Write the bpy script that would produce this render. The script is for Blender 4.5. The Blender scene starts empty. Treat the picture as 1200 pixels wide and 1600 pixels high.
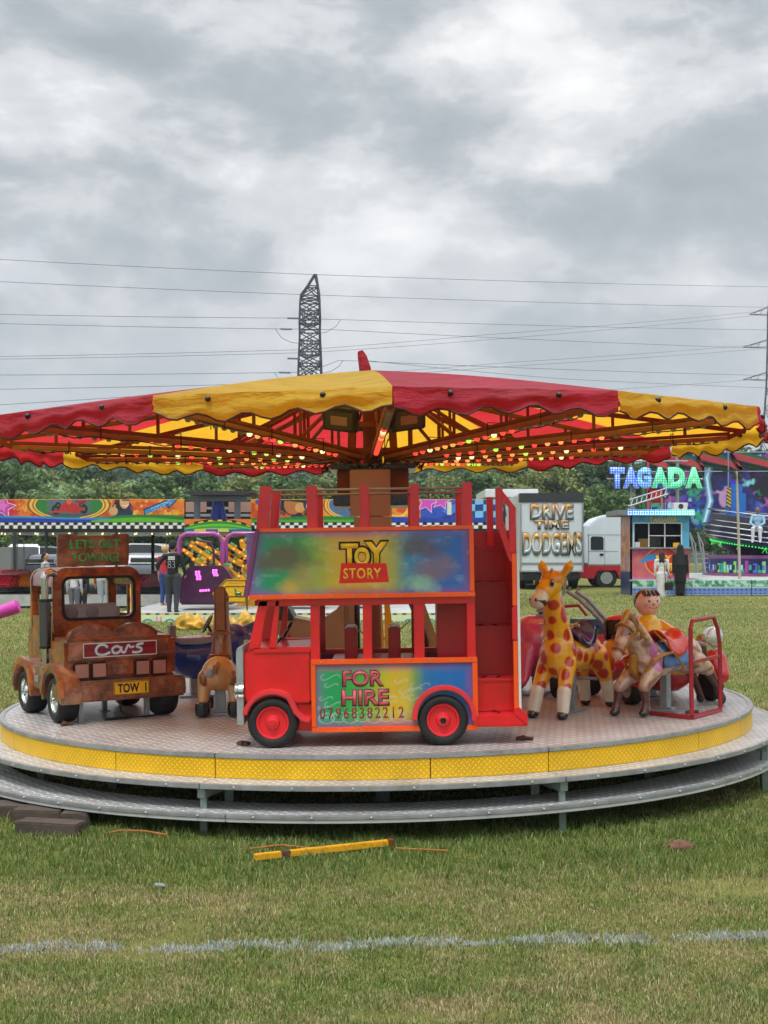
import bpy, bmesh, math, random
import numpy as np
from mathutils import Matrix, Vector
R=math.radians; PI=math.pi
S=bpy.context.scene; COL=S.collection
rnd=random.Random(7); nr=np.random.RandomState(11)

# ---------------------------------------------------------------- camera, sky, sun, exposure
FP=2059.0; HZ=858.0; CH=1.6          # focal length and horizon row measured in the 1200x1600 photograph, eye height
cd=bpy.data.cameras.new('camera'); cam=bpy.data.objects.new('camera',cd); COL.objects.link(cam)
cam.location=(0,0,CH); cam.rotation_euler=(R(90),0,0)
cd.sensor_fit='VERTICAL'; cd.sensor_height=36; cd.lens=FP/1600*36; cd.shift_y=(HZ-800)/1600
cd.clip_start=.05; cd.clip_end=6000; S.camera=cam
S.view_settings.view_transform='Standard'; S.view_settings.look='None'; S.view_settings.gamma=1
S.view_settings.exposure=0.5
SUN_EL,SUN_AZ=R(66),R(200)           # high sun behind thick cloud, from behind the camera's left shoulder
sd=bpy.data.lights.new('sun','SUN'); sd.energy=1.5; sd.angle=R(14); sd.color=(1,.96,.9)
so=bpy.data.objects.new('sun',sd); COL.objects.link(so)
sdir=Vector((math.sin(SUN_AZ)*math.cos(SUN_EL),math.cos(SUN_AZ)*math.cos(SUN_EL),math.sin(SUN_EL)))
so.rotation_euler=sdir.to_track_quat('Z','Y').to_euler()
W=bpy.data.worlds.new('World'); S.world=W; W.use_nodes=True
def world():
    nt=W.node_tree; N=nt.nodes; L=nt.links; N.clear()
    out=N.new('ShaderNodeOutputWorld'); mix=N.new('ShaderNodeMixShader')
    b1=N.new('ShaderNodeBackground'); b2=N.new('ShaderNodeBackground'); sky=N.new('ShaderNodeTexSky')
    sky.sky_type='NISHITA'; sky.sun_disc=False; sky.sun_elevation=SUN_EL; sky.sun_rotation=SUN_AZ
    b1.inputs[1].default_value=.12; L.new(sky.outputs[0],b1.inputs[0])
    tc=N.new('ShaderNodeTexCoord'); mp=N.new('ShaderNodeMapping'); L.new(tc.outputs['Generated'],mp.inputs[0])
    mp.inputs['Scale'].default_value=(-1,1,1.9); mp.inputs['Location'].default_value=(1.37,.4,.62)
    wn=N.new('ShaderNodeTexNoise'); wn.inputs['Scale'].default_value=3.2; wn.inputs['Detail'].default_value=3
    L.new(mp.outputs[0],wn.inputs[0])
    vm=N.new('ShaderNodeVectorMath'); vm.operation='MULTIPLY_ADD'; L.new(wn.outputs['Color'],vm.inputs[0])
    vm.inputs[1].default_value=(.10,.10,.10); L.new(mp.outputs[0],vm.inputs[2])
    def noise(sc,det,ro=.55):
        n=N.new('ShaderNodeTexNoise'); n.inputs['Scale'].default_value=sc; n.inputs['Detail'].default_value=det
        n.inputs['Roughness'].default_value=ro; L.new(vm.outputs[0],n.inputs[0]); return n
    n1=noise(6.5,12,.57)
    r1=N.new('ShaderNodeValToRGB'); L.new(n1.outputs[0],r1.inputs[0])
    e=r1.color_ramp.elements; e[0].position=.31; e[0].color=(.355,.395,.435,1); e[1].position=.71; e[1].color=(.95,.955,.96,1)
    for p,c in ((.41,(.42,.46,.50,1)),(.465,(.495,.53,.56,1)),(.505,(.61,.635,.66,1)),(.55,(.67,.69,.71,1)),(.60,(.80,.81,.82,1))):
        a=e.new(p); a.color=c
    # lower sky is an even blue-grey sheet of cloud, the high sky has billows
    sx=N.new('ShaderNodeSeparateXYZ'); L.new(tc.outputs['Generated'],sx.inputs[0])
    mr=N.new('ShaderNodeMapRange'); L.new(sx.outputs[2],mr.inputs[0]); mr.inputs[1].default_value=.06; mr.inputs[2].default_value=.27
    n3=N.new('ShaderNodeTexNoise'); n3.inputs['Scale'].default_value=3.; n3.inputs['Detail'].default_value=6
    m3=N.new('ShaderNodeMapping'); m3.inputs['Scale'].default_value=(1,1,6); L.new(tc.outputs['Generated'],m3.inputs[0]); L.new(m3.outputs[0],n3.inputs[0])
    r3=N.new('ShaderNodeValToRGB'); L.new(n3.outputs[0],r3.inputs[0])
    f=r3.color_ramp.elements; f[0].position=.3; f[0].color=(.44,.485,.53,1); f[1].position=.72; f[1].color=(.58,.615,.65,1)
    mx=N.new('ShaderNodeMix'); mx.data_type='RGBA'; L.new(mr.outputs[0],mx.inputs[0])
    L.new(r3.outputs[0],mx.inputs[6]); L.new(r1.outputs[0],mx.inputs[7])
    L.new(mx.outputs[2],b2.inputs[0])
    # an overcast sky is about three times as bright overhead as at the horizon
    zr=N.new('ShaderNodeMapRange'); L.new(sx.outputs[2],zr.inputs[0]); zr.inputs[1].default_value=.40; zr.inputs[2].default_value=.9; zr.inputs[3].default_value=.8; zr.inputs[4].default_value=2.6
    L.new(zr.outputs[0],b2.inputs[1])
    n2=noise(5.3,6,.5); r2=N.new('ShaderNodeValToRGB'); L.new(n2.outputs[0],r2.inputs[0])
    g=r2.color_ramp.elements; g[0].position=.22; g[0].color=(.72,)*3+(1,); g[1].position=.34; g[1].color=(1,1,1,1)
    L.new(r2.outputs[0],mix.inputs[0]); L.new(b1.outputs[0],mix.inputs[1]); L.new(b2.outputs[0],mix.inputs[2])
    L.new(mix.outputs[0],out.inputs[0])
world()

# ---------------------------------------------------------------- helpers
def P(x,y,d): return Vector(((x-600)/FP*d,d,CH-(y-HZ)/FP*d))     # photo pixel at a measured distance
def lin(c):
    if isinstance(c,str):
        c=[int(c[i:i+2],16)/255 for i in (0,2,4)]
        c=[v/12.92 if v<=.04045 else ((v+.055)/1.055)**2.4 for v in c]
    return tuple(c[:3])
class NT:
    def __init__(s,name):
        s.m=bpy.data.materials.new(name); s.m.use_nodes=True; s.t=s.m.node_tree; s.t.nodes.clear()
        s.out=s('OutputMaterial'); s.b=s('BsdfPrincipled'); s.l(s.b.outputs[0],s.out.inputs[0])
    def __call__(s,k,**kw):
        n=s.t.nodes.new('ShaderNode'+k)
        for a,v in kw.items(): setattr(n,a,v)
        return n
    def l(s,a,b): s.t.links.new(a,b)
    def noise(s,sc,det=4,ro=.55,vec=None):
        n=s('TexNoise'); n.inputs['Scale'].default_value=sc; n.inputs['Detail'].default_value=det; n.inputs['Roughness'].default_value=ro
        s.l(vec if vec is not None else s.co(),n.inputs[0]); return n
    def co(s):
        if not hasattr(s,'_c'): s._c=s('TexCoord').outputs['Object']
        return s._c
    def ramp(s,src,els):
        r=s('ValToRGB'); s.l(src,r.inputs[0]); e=r.color_ramp.elements
        e[0].position,e[0].color=els[0][0],tuple(els[0][1])+(1,); e[1].position,e[1].color=els[-1][0],tuple(els[-1][1])+(1,)
        for p,c in els[1:-1]: a=e.new(p); a.color=tuple(c)+(1,)
        return r.outputs[0]
    def math(s,op,a,b=0,c=None):
        n=s('Math',operation=op)
        for i,v in enumerate((a,b,c)):
            if v is None: continue
            if isinstance(v,(int,float)): n.inputs[i].default_value=v
            else: s.l(v,n.inputs[i])
        return n.outputs[0]
    def mix(s,f,a,b,mode='MIX'):
        n=s('Mix',data_type='RGBA',blend_type=mode)
        for i,v in ((0,f),(6,a),(7,b)):
            if isinstance(v,(int,float)): n.inputs[i].default_value=v
            elif isinstance(v,tuple): n.inputs[i].default_value=tuple(v)+(1,)
            else: s.l(v,n.inputs[i])
        return n.outputs[2]
    def bump(s,h,st=.3,dist=.01):
        n=s('Bump'); n.inputs['Strength'].default_value=st; n.inputs['Distance'].default_value=dist
        s.l(h,n.inputs['Height']); s.l(n.outputs[0],s.b.inputs['Normal']); return n
def mat(name,col,rough=.5,metal=0,var=.16,sc=6,bump=0,bs=60,coat=0,emit=0,dirt=.0,spec=.5):
    c=lin(col); n=NT(name); b=n.b
    b.inputs['Roughness'].default_value=rough; b.inputs['Metallic'].default_value=metal
    b.inputs['Coat Weight'].default_value=coat; b.inputs['Coat Roughness'].default_value=.12; b.inputs['Specular IOR Level'].default_value=spec
    ns=n.noise(sc,5)
    o=n.ramp(ns.outputs[0],[(.3,[v*(1-var) for v in c]),(.7,[min(1,v*(1+var)) for v in c])])
    if dirt:
        d=n.noise(sc*2.7,7,.7); k=n.ramp(d.outputs[0],[(.52,(0,0,0)),(.72,(dirt,)*3)])
        o=n.mix(k,o,(.09,.07,.05))
    n.l(o,b.inputs['Base Color'])
    r2=n.noise(sc*3,4); n.l(n.math('MULTIPLY_ADD',r2.outputs[0],.25,max(0,rough-.12)),b.inputs['Roughness'])
    if bump: n.bump(n.noise(bs,4).outputs[0],bump,.01)
    if emit:
        b.inputs['Emission Color'].default_value=c+(1,); b.inputs['Emission Strength'].default_value=emit
    return n.m
def mat_col(name,rough=.45,coat=0,var=.1,sc=14,emit=0,bump=0,bs=80,dirt=0):
    n=NT(name); a=n('Attribute',attribute_name='Col'); ns=n.noise(sc,5)
    k=n.ramp(ns.outputs[0],[(.3,(1-var,)*3),(.7,(1,)*3)])
    o=n.mix(1.0,a.outputs[0],k,'MULTIPLY')
    if dirt:
        d=n.noise(sc*1.7,7,.7); o=n.mix(n.ramp(d.outputs[0],[(.54,(0,0,0)),(.75,(dirt,)*3)]),o,(.10,.08,.06))
    n.l(o,n.b.inputs['Base Color']); n.b.inputs['Roughness'].default_value=rough
    n.b.inputs['Coat Weight'].default_value=coat; n.b.inputs['Coat Roughness'].default_value=.15
    if bump: n.bump(n.noise(bs,4).outputs[0],bump,.01)
    if emit: n.l(o,n.b.inputs['Emission Color']); n.b.inputs['Emission Strength'].default_value=emit
    return n.m
def tag(o,label=None,cat=None,group=None,kind=None):
    if label: o['label']=label
    if cat: o['category']=cat
    if group: o['group']=group
    if kind: o['kind']=kind
    return o
def empty(name,loc=(0,0,0),rz=0,M=None,label=None,cat=None,group=None):
    o=bpy.data.objects.new(name,None); COL.objects.link(o); o.empty_display_size=.1
    o.matrix_basis=M if M is not None else Matrix.Translation(Vector(loc))@Matrix.Rotation(rz,4,'Z')
    return tag(o,label,cat,group)
def link(name,me,parent=None):
    o=bpy.data.objects.new(name,me); COL.objects.link(o)
    if parent: o.parent=parent
    return o
def copy_tree(o,parent=None):
    c=o.copy(); COL.objects.link(c)
    if parent: c.parent=parent
    for ch in list(o.children): copy_tree(ch,c)
    return c
def frame(o,X=(1,0,0),Y=(0,0,1)):
    X=Vector(X).normalized(); Y=Vector(Y).normalized(); Z=X.cross(Y); Y=Z.cross(X)
    m=Matrix((X,Y,Z)).transposed().to_4x4(); m.translation=Vector(o); return m
class MB:
    def __init__(s): s.v=[]; s.f=[]; s.mi=[]; s.k=0; s.M=None
    def add(s,v,f):
        n=len(s.v)
        if s.M is not None: v=[s.M@Vector(p) for p in v]
        s.v+=[tuple(p) for p in v]; s.f+=[tuple(i+n for i in q) for q in f]; s.mi+=[s.k]*len(f); return s
    def box(s,x0,x1,y0,y1,z0,z1):
        x0,x1=min(x0,x1),max(x0,x1); y0,y1=min(y0,y1),max(y0,y1); z0,z1=min(z0,z1),max(z0,z1)
        v=[(x,y,z) for z in (z0,z1) for y in (y0,y1) for x in (x0,x1)]
        return s.add(v,[(0,2,3,1),(4,5,7,6),(0,1,5,4),(2,6,7,3),(0,4,6,2),(1,3,7,5)])
    def bar(s,p0,p1,w,h=None,up=(0,0,1)):
        p0,p1=Vector(p0),Vector(p1); h=h or w; z=(p1-p0).normalized(); u=Vector(up)
        if abs(z.dot(u))>.98: u=Vector((1,0,0))
        x=z.cross(u).normalized(); y=x.cross(z)
        v=[p+x*a*w/2+y*b*h/2 for p in (p0,p1) for a,b in ((-1,-1),(1,-1),(1,1),(-1,1))]
        return s.add(v,[(3,2,1,0),(4,5,6,7),(0,1,5,4),(1,2,6,5),(2,3,7,6),(3,0,4,7)])
    def cyl(s,p0,p1,r0,r1=None,n=14): return s.tube([p0,p1],[r0,r0 if r1 is None else r1],n)
    def tube(s,pts,r,n=8,closed=False):
        pts=[Vector(p) for p in pts]; m=len(pts); r=r if isinstance(r,(list,tuple)) else [r]*m
        v=[];f=[]; u=None
        for i,p in enumerate(pts):
            if closed: t=(pts[(i+1)%m]-pts[i-1]).normalized()
            else: t=(pts[min(i+1,m-1)]-pts[max(i-1,0)]).normalized()
            if u is None:
                u=Vector((0,0,1)) if abs(t.z)<.9 else Vector((1,0,0))
            u=(u-t*u.dot(t)).normalized(); w=t.cross(u)
            for k in range(n):
                a=2*PI*k/n; v.append(p+(u*math.cos(a)+w*math.sin(a))*r[i])
        for i in range(m if closed else m-1):
            j=(i+1)%m
            for k in range(n):
                k2=(k+1)%n; f.append((i*n+k,i*n+k2,j*n+k2,j*n+k))
        if not closed: f.append(tuple(range(n-1,-1,-1))); f.append(tuple((m-1)*n+k for k in range(n)))
        return s.add(v,f)
    def sph(s,c,r,nu=16,nv=10):
        r=r if isinstance(r,(tuple,list)) else (r,r,r); c=Vector(c)
        v=[c+Vector((0,0,-r[2]))]
        for j in range(1,nv):
            b=-PI/2+PI*j/nv
            for i in range(nu):
                a=2*PI*i/nu; v.append(c+Vector((r[0]*math.cos(b)*math.cos(a),r[1]*math.cos(b)*math.sin(a),r[2]*math.sin(b))))
        v.append(c+Vector((0,0,r[2]))); f=[]
        for i in range(nu): f.append((0,1+(i+1)%nu,1+i))
        for j in range(nv-2):
            for i in range(nu):
                a=1+j*nu+i; b=1+j*nu+(i+1)%nu; f.append((a,b,b+nu,a+nu))
        t=len(v)-1; o=1+(nv-2)*nu
        for i in range(nu): f.append((o+i,o+(i+1)%nu,t))
        return s.add(v,f)
    def prism(s,poly,F,d0,d1):
        """polygon in the XY plane of matrix F, extruded along its Z from d0 to d1"""
        n=len(poly); a=sum(poly[i][0]*poly[(i+1)%n][1]-poly[(i+1)%n][0]*poly[i][1] for i in range(n))
        if a<0: poly=poly[::-1]
        if d0>d1: d0,d1=d1,d0
        v=[F@Vector((x,y,d0)) for x,y in poly]+[F@Vector((x,y,d1)) for x,y in poly]
        f=[tuple(range(n-1,-1,-1)),tuple(range(n,2*n))]+[(i,(i+1)%n,n+(i+1)%n,n+i) for i in range(n)]
        return s.add(v,f)
    def ring(s,ro,ri,F,d0,d1,a0=0,a1=360,n=40):
        full=abs(a1-a0)>=359.9; m=n if full else n+1; v=[]; f=[]
        for i in range(m):
            a=R(a0+(a1-a0)*i/n); c,q=math.cos(a),math.sin(a)
            v+=[F@Vector((ri*c,ri*q,d0)),F@Vector((ro*c,ro*q,d0)),F@Vector((ro*c,ro*q,d1)),F@Vector((ri*c,ri*q,d1))]
        for i in range(n if full else n):
            j=(i+1)%m
            for k in range(4): f.append((i*4+k,i*4+(k+1)%4,j*4+(k+1)%4,j*4+k))
        if not full: f.append((3,2,1,0)); e=(m-1)*4; f.append((e,e+1,e+2,e+3))
        return s.add(v,f)
    def lathe(s,prof,F,n=24):
        m=len(prof); v=[F@Vector((r*math.cos(2*PI*k/n),r*math.sin(2*PI*k/n),z)) for r,z in prof for k in range(n)]
        f=[(i*n+k,i*n+(k+1)%n,(i+1)*n+(k+1)%n,(i+1)*n+k) for i in range(m-1) for k in range(n)]
        f.append(tuple(range(n-1,-1,-1))); f.append(tuple((m-1)*n+k for k in range(n)))
        return s.add(v,f)
    def build(s,name,mats,parent=None,bevel=0,smooth=True,M=None,ang=40):
        me=bpy.data.meshes.new(name); v=s.v if M is None else [tuple(M@Vector(p)) for p in s.v]
        me.from_pydata(v,[],s.f)
        mats=mats if isinstance(mats,(list,tuple)) else [mats]
        for m in mats: me.materials.append(m)
        if len(mats)>1: me.polygons.foreach_set('material_index',s.mi)
        bm=bmesh.new(); bm.from_mesh(me); bmesh.ops.recalc_face_normals(bm,faces=bm.faces)
        if bevel:
            ed=[e for e in bm.edges if len(e.link_faces)==2 and e.calc_face_angle(0)>R(35)]
            bmesh.ops.bevel(bm,geom=ed,offset=bevel,segments=2,affect='EDGES',clamp_overlap=True)
        bm.to_mesh(me); bm.free(); me.update()
        if smooth: me.shade_smooth(); me.set_sharp_from_angle(angle=R(ang))
        return link(name,me,parent)
def hexc(c): return lin(c)

# organic bodies: tapered capsules and ellipsoids fused into one skin, coloured by the nearest one
def cap(p0,p1,r0,r1,c): return ('c',Vector(p0),Vector(p1),r0,r1,c)
def ell(p,r,c,Rm=None): return ('e',Vector(p),Vector(r),Rm,None,c)
def organic(name,prims,parent,material,vox=.012,sm=4,colfn=None,extra=None,sharp=0):
    mb=MB()
    for t in prims:
        if t[0]=='c':
            a,b=t[1],t[2]; d=(b-a); L=max(d.length,1e-6); q=d.normalized().to_track_quat('Z','Y').to_matrix().to_4x4() if d.length>1e-6 else Matrix()
            q.translation=a; r0,r1=t[3],t[4]; pr=[]
            for i in range(6): an=-PI/2+PI/2*i/5; pr.append((max(1e-4,r0*math.cos(an)),r0*math.sin(an)))
            for i in range(6): an=PI/2*i/5; pr.append((max(1e-4,r1*math.cos(an)),L+r1*math.sin(an)))
            mb.lathe(pr,q,14)
        else:
            m=t[3].to_4x4() if t[3] is not None else Matrix(); m.translation=t[1]; mb.M=m; mb.sph((0,0,0),tuple(t[2]),18,12); mb.M=None
    tmp=mb.build('tmp',material,None,smooth=False)
    r=tmp.modifiers.new('r','REMESH'); r.mode='VOXEL'; r.voxel_size=vox
    if sm: q=tmp.modifiers.new('s','SMOOTH'); q.factor=.5; q.iterations=sm
    dg=bpy.context.evaluated_depsgraph_get(); dg.update()
    me=bpy.data.meshes.new_from_object(tmp.evaluated_get(dg)); old=tmp.data
    bpy.data.objects.remove(tmp); bpy.data.meshes.remove(old); me.name=name
    n=len(me.vertices); co=np.empty(n*3); me.vertices.foreach_get('co',co); co=co.reshape(-1,3)
    best=np.full(n,1e9); colr=np.zeros((n,3))
    for t in prims:
        if t[0]=='c':
            a=np.array(t[1]);b=np.array(t[2]); d=b-a; h=np.clip(((co-a)@d)/max(d@d,1e-12),0,1)
            ds=np.linalg.norm(co-a-h[:,None]*d,axis=1)-(t[3]+(t[4]-t[3])*h)
        else:
            p=co-np.array(t[1])
            if t[3] is not None: p=p@np.array(t[3].to_3x3())
            rr=np.array(t[2]); ds=(np.linalg.norm(p/rr,axis=1)-1)*rr.min()
        k=ds<best; best[k]=ds[k]; colr[k]=lin(t[5])
    if colfn: colr=colfn(co,colr)
    ca=me.color_attributes.new('Col','FLOAT_COLOR','POINT')
    ca.data.foreach_set('color',np.hstack([colr,np.ones((n,1))]).astype(np.float32).ravel())
    me.materials.clear(); me.materials.append(material); me.shade_smooth()
    return link(name,me,parent)

# painted boards: a fine grid whose paint is worked out from shapes
class Canvas:
    def __init__(s,w,h,nx,ny,bg='ffffff'):
        s.w,s.h,s.nx,s.ny=w,h,nx,ny
        s.U,s.V=np.meshgrid(np.linspace(0,w,nx),np.linspace(0,h,ny)); s.c=np.zeros((ny,nx,3)); s.c[:]=lin(bg)
    def put(s,a,col): a=np.clip(a,0,1)[...,None]; s.c=s.c*(1-a)+np.array(lin(col))*a; return s
    def ell(s,cx,cy,rx,ry,col,soft=.04,al=1):
        d=np.sqrt(((s.U-cx)/rx)**2+((s.V-cy)/ry)**2); return s.put(al*np.clip((1-d)/soft+.5,0,1),col)
    def ring(s,cx,cy,rx,ry,t,col):
        d=np.sqrt(((s.U-cx)/rx)**2+((s.V-cy)/ry)**2); return s.put((np.abs(d-1)<t).astype(float),col)
    def poly(s,pts,col,al=1):
        ins=np.zeros(s.U.shape,bool); n=len(pts)
        for i in range(n):
            x0,y0=pts[i]; x1,y1=pts[(i+1)%n]
            if y0==y1: continue
            k=((s.V>=min(y0,y1))&(s.V<max(y0,y1)))&(s.U<x0+(s.V-y0)*(x1-x0)/(y1-y0)); ins^=k
        return s.put(ins*float(al),col)
    def rect(s,x0,x1,y0,y1,col,al=1): return s.put(((s.U>=x0)&(s.U<x1)&(s.V>=y0)&(s.V<y1))*float(al),col)
    def line(s,pts,w,col,al=1,soft=.3):
        for (x0,y0),(x1,y1) in zip(pts[:-1],pts[1:]):
            dx,dy=x1-x0,y1-y0; h=np.clip(((s.U-x0)*dx+(s.V-y0)*dy)/max(dx*dx+dy*dy,1e-9),0,1)
            d=np.hypot(s.U-x0-h*dx,s.V-y0-h*dy); s.put(al*np.clip((w/2-d)/(w*soft)+.5,0,1),col)
        return s
    def star(s,cx,cy,r,col,rot=0,k=.45): return s.poly([(cx+(r if i%2==0 else r*k)*math.sin(rot+i*PI/5),cy+(r if i%2==0 else r*k)*math.cos(rot+i*PI/5)) for i in range(10)],col)
    def noise(s,sx,sy,seed=0):
        g=np.random.RandomState(seed); o=0; am=1; tot=0
        for k in range(4):
            a=g.rand(int(s.h*sy)+4,int(s.w*sx)+4); u=s.U*sx; v=s.V*sy; i=u.astype(int); j=v.astype(int); fu=u-i; fv=v-j
            fu=fu*fu*(3-2*fu); fv=fv*fv*(3-2*fv)
            o=o+am*((a[j,i]*(1-fu)+a[j,i+1]*fu)*(1-fv)+(a[j+1,i]*(1-fu)+a[j+1,i+1]*fu)*fv); tot+=am; am*=.55; sx*=2; sy*=2
        return o/tot
    def hgrad(s,stops):
        u=s.U/s.w; xs=[p for p,_ in stops]; cs=np.array([lin(c) for _,c in stops])
        for k in range(3): s.c[...,k]=np.interp(u,xs,cs[:,k])
        return s
    def build(s,name,F,material,parent=None,thick=.02,mask=None):
        z=np.zeros_like(s.U); v=np.stack([s.U,s.V,z],-1).reshape(-1,3); nx,ny=s.nx,s.ny
        idx=np.arange(nx*ny).reshape(ny,nx); q=np.stack([idx[:-1,:-1],idx[:-1,1:],idx[1:,1:],idx[1:,:-1]],-1).reshape(-1,4)
        ed=np.concatenate([idx[0,:],idx[1:,-1],idx[-1,-2::-1],idx[-2:0:-1,0]])     # outline, counter-clockwise
        n0=len(v); bk=v[ed].copy(); bk[:,2]=-thick; v=np.vstack([v,bk]); m=len(ed)
        F3=np.array(F); v=v@F3[:3,:3].T+F3[:3,3]
        faces=[tuple(r) for r in q.tolist()]
        faces+=[(int(ed[i]),n0+i,n0+(i+1)%m,int(ed[(i+1)%m])) for i in range(m)]; faces.append(tuple(n0+m-1-i for i in range(m)))
        me=bpy.data.meshes.new(name); me.from_pydata(v.tolist(),[],faces); me.materials.append(material)
        ca=me.color_attributes.new('Col','FLOAT_COLOR','POINT')
        c=np.vstack([s.c.reshape(-1,3),s.c.reshape(-1,3)[ed]]); ca.data.foreach_set('color',np.hstack([c,np.ones((len(c),1))]).astype(np.float32).ravel())
        me.update(); return link(name,me,parent)
def txt(t,w,h,F,material,parent,name='lettering',ext=.0015,off=0,slant=0,spc=1):
    """lettering centred on F's origin, stretched to w x h, standing ext proud"""
    cu=bpy.data.curves.new('t','FONT'); cu.body=t; cu.size=1; cu.offset=off; cu.space_character=spc; cu.resolution_u=4; cu.shear=slant
    o=bpy.data.objects.new('t',cu); COL.objects.link(o); dg=bpy.context.evaluated_depsgraph_get(); dg.update()
    me=bpy.data.meshes.new_from_object(o.evaluated_get(dg)); bpy.data.objects.remove(o); bpy.data.curves.remove(cu)
    bm=bmesh.new(); bm.from_mesh(me); xs=[v.co.x for v in bm.verts]; ys=[v.co.y for v in bm.verts]
    cx,cy=(min(xs)+max(xs))/2,(min(ys)+max(ys))/2; kx,ky=w/(max(xs)-min(xs)),h/(max(ys)-min(ys))
    for v in bm.verts: v.co=Vector(((v.co.x-cx)*kx,(v.co.y-cy)*ky,0))
    r=bmesh.ops.extrude_face_region(bm,geom=bm.faces[:])
    bmesh.ops.translate(bm,vec=(0,0,ext),verts=[g for g in r['geom'] if isinstance(g,bmesh.types.BMVert)])
    bmesh.ops.recalc_face_normals(bm,faces=bm.faces); bmesh.ops.transform(bm,matrix=F,verts=bm.verts)
    bm.to_mesh(me); bm.free(); me.name=name; me.materials.clear(); me.materials.append(material)
    return link(name,me,parent)
def sh(F,x,y,z): return F@Matrix.Translation((x,y,z))

# ---------------------------------------------------------------- the field
def grass_ground():
    n=NT('meadow'); g=n('NewGeometry').outputs['Position']
    m=n('Mapping'); m.inputs['Scale'].default_value=(.35,.9,1); n.l(g,m.inputs[0])
    a=n.noise(.5,6,.6,m.outputs[0]); b=n.noise(9,6,.7,g); c=n.noise(70,4,.7,g)
    base=n.ramp(a.outputs[0],[(.3,lin('616a38')),(.5,lin('7a7c46')),(.68,lin('928c58'))])
    base=n.mix(n.math('MULTIPLY',b.outputs[0],.8),base,n.ramp(b.outputs[0],[(.35,lin('59622f')),(.6,lin('82834a')),(.75,lin('a89d68'))]))
    base=n.mix(.6,base,n.ramp(c.outputs[0],[(.3,(.35,.36,.30)),(.7,(1.0,1.0,.95))]),'MULTIPLY')
    n.l(base,n.b.inputs['Base Color']); n.b.inputs['Roughness'].default_value=.95; n.b.inputs['Specular IOR Level'].default_value=.1
    n.bump(c.outputs[0],.6,.03)
    mb=MB(); xs=[-3000,-400,-60,-12,12,60,400,3000]; ys=[-1500,-40,2,14,60,160,600,4000]
    mb.add([(x,y,0) for y in ys for x in xs],[(j*8+i,j*8+i+1,j*8+8+i+1,j*8+8+i) for j in range(7) for i in range(7)])
    tag(mb.build('ground',n.m,smooth=False),kind='structure')
grass_ground()
def lnoise(x,y,seed):
    g=np.random.RandomState(seed).rand(64,64); i=np.floor(x).astype(int); j=np.floor(y).astype(int); u=x-i; v=y-j
    u=u*u*(3-2*u); v=v*v*(3-2*v); i%=63; j%=63
    return (g[j,i]*(1-u)+g[j,i+1]*u)*(1-v)+(g[j+1,i]*(1-u)+g[j+1,i+1]*u)*v
def fb(x,y,s): return (lnoise(x,y,s)+.5*lnoise(2.1*x+7,2.1*y,s+1)+.25*lnoise(4.3*x,4.3*y+3,s+2))/1.75
def blades(name,x,y,h,w,col,material,kind='stuff'):
    n=len(x); an=nr.rand(n)*2*PI; le=np.clip(.2+.5*nr.rand(n),0,.8); la=nr.rand(n)*2*PI
    dx,dy=np.cos(an)*w/2,np.sin(an)*w/2; bx,by=np.cos(la)*le*h,np.sin(la)*le*h
    z0=np.zeros(n)-.004
    v=np.stack([np.stack([x-dx,y-dy,z0],1),np.stack([x+dx,y+dy,z0],1),
                np.stack([x+bx*.35-dx*.8,y+by*.35-dy*.8,h*.55],1),np.stack([x+bx*.35+dx*.8,y+by*.35+dy*.8,h*.55],1),
                np.stack([x+bx,y+by,h*(1-.35*le)],1)],1).reshape(-1,3)
    me=bpy.data.meshes.new(name); me.vertices.add(5*n); me.vertices.foreach_set('co',v.ravel().astype(np.float32))
    i=np.arange(n)[:,None]*5; lo=np.hstack([i,i+1,i+3,i+2,i+2,i+3,i+4]).ravel()
    me.loops.add(7*n); me.loops.foreach_set('vertex_index',lo.astype(np.int32))
    me.polygons.add(2*n); st=(np.arange(n)[:,None]*7+np.array([[0,4]])).ravel(); me.polygons.foreach_set('loop_start',st.astype(np.int32))
    me.update(calc_edges=True); me.validate()
    ca=me.color_attributes.new('Col','FLOAT_COLOR','POINT'); c=np.repeat(np.hstack([col,np.ones((n,1))]),5,0)
    ca.data.foreach_set('color',c.astype(np.float32).ravel()); me.materials.append(material)
    return tag(link(name,me),kind=kind)
def gmat(name):
    n=NT(name); a=n('Attribute',attribute_name='Col'); n.l(a.outputs[0],n.b.inputs['Base Color']); n.b.inputs['Roughness'].default_value=.6
    n.b.inputs['Specular IOR Level'].default_value=.25
    t=n('BsdfTranslucent'); n.l(a.outputs[0],t.inputs[0]); m=n('MixShader'); m.inputs[0].default_value=.3
    n.l(n.b.outputs[0],m.inputs[1]); n.l(t.outputs[0],m.inputs[2]); n.l(m.outputs[0],n.out.inputs[0]); return n.m
LINE0,LINE1=P(0,1492,5.2),P(1200,1466,5.42)
def line_y(x): return 5.235+(x+1.5)*.055+.018*np.sin(x*3.1)+.012*np.sin(x*9.3+1)+.05*np.clip(x-.7,0,2)**2
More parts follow.
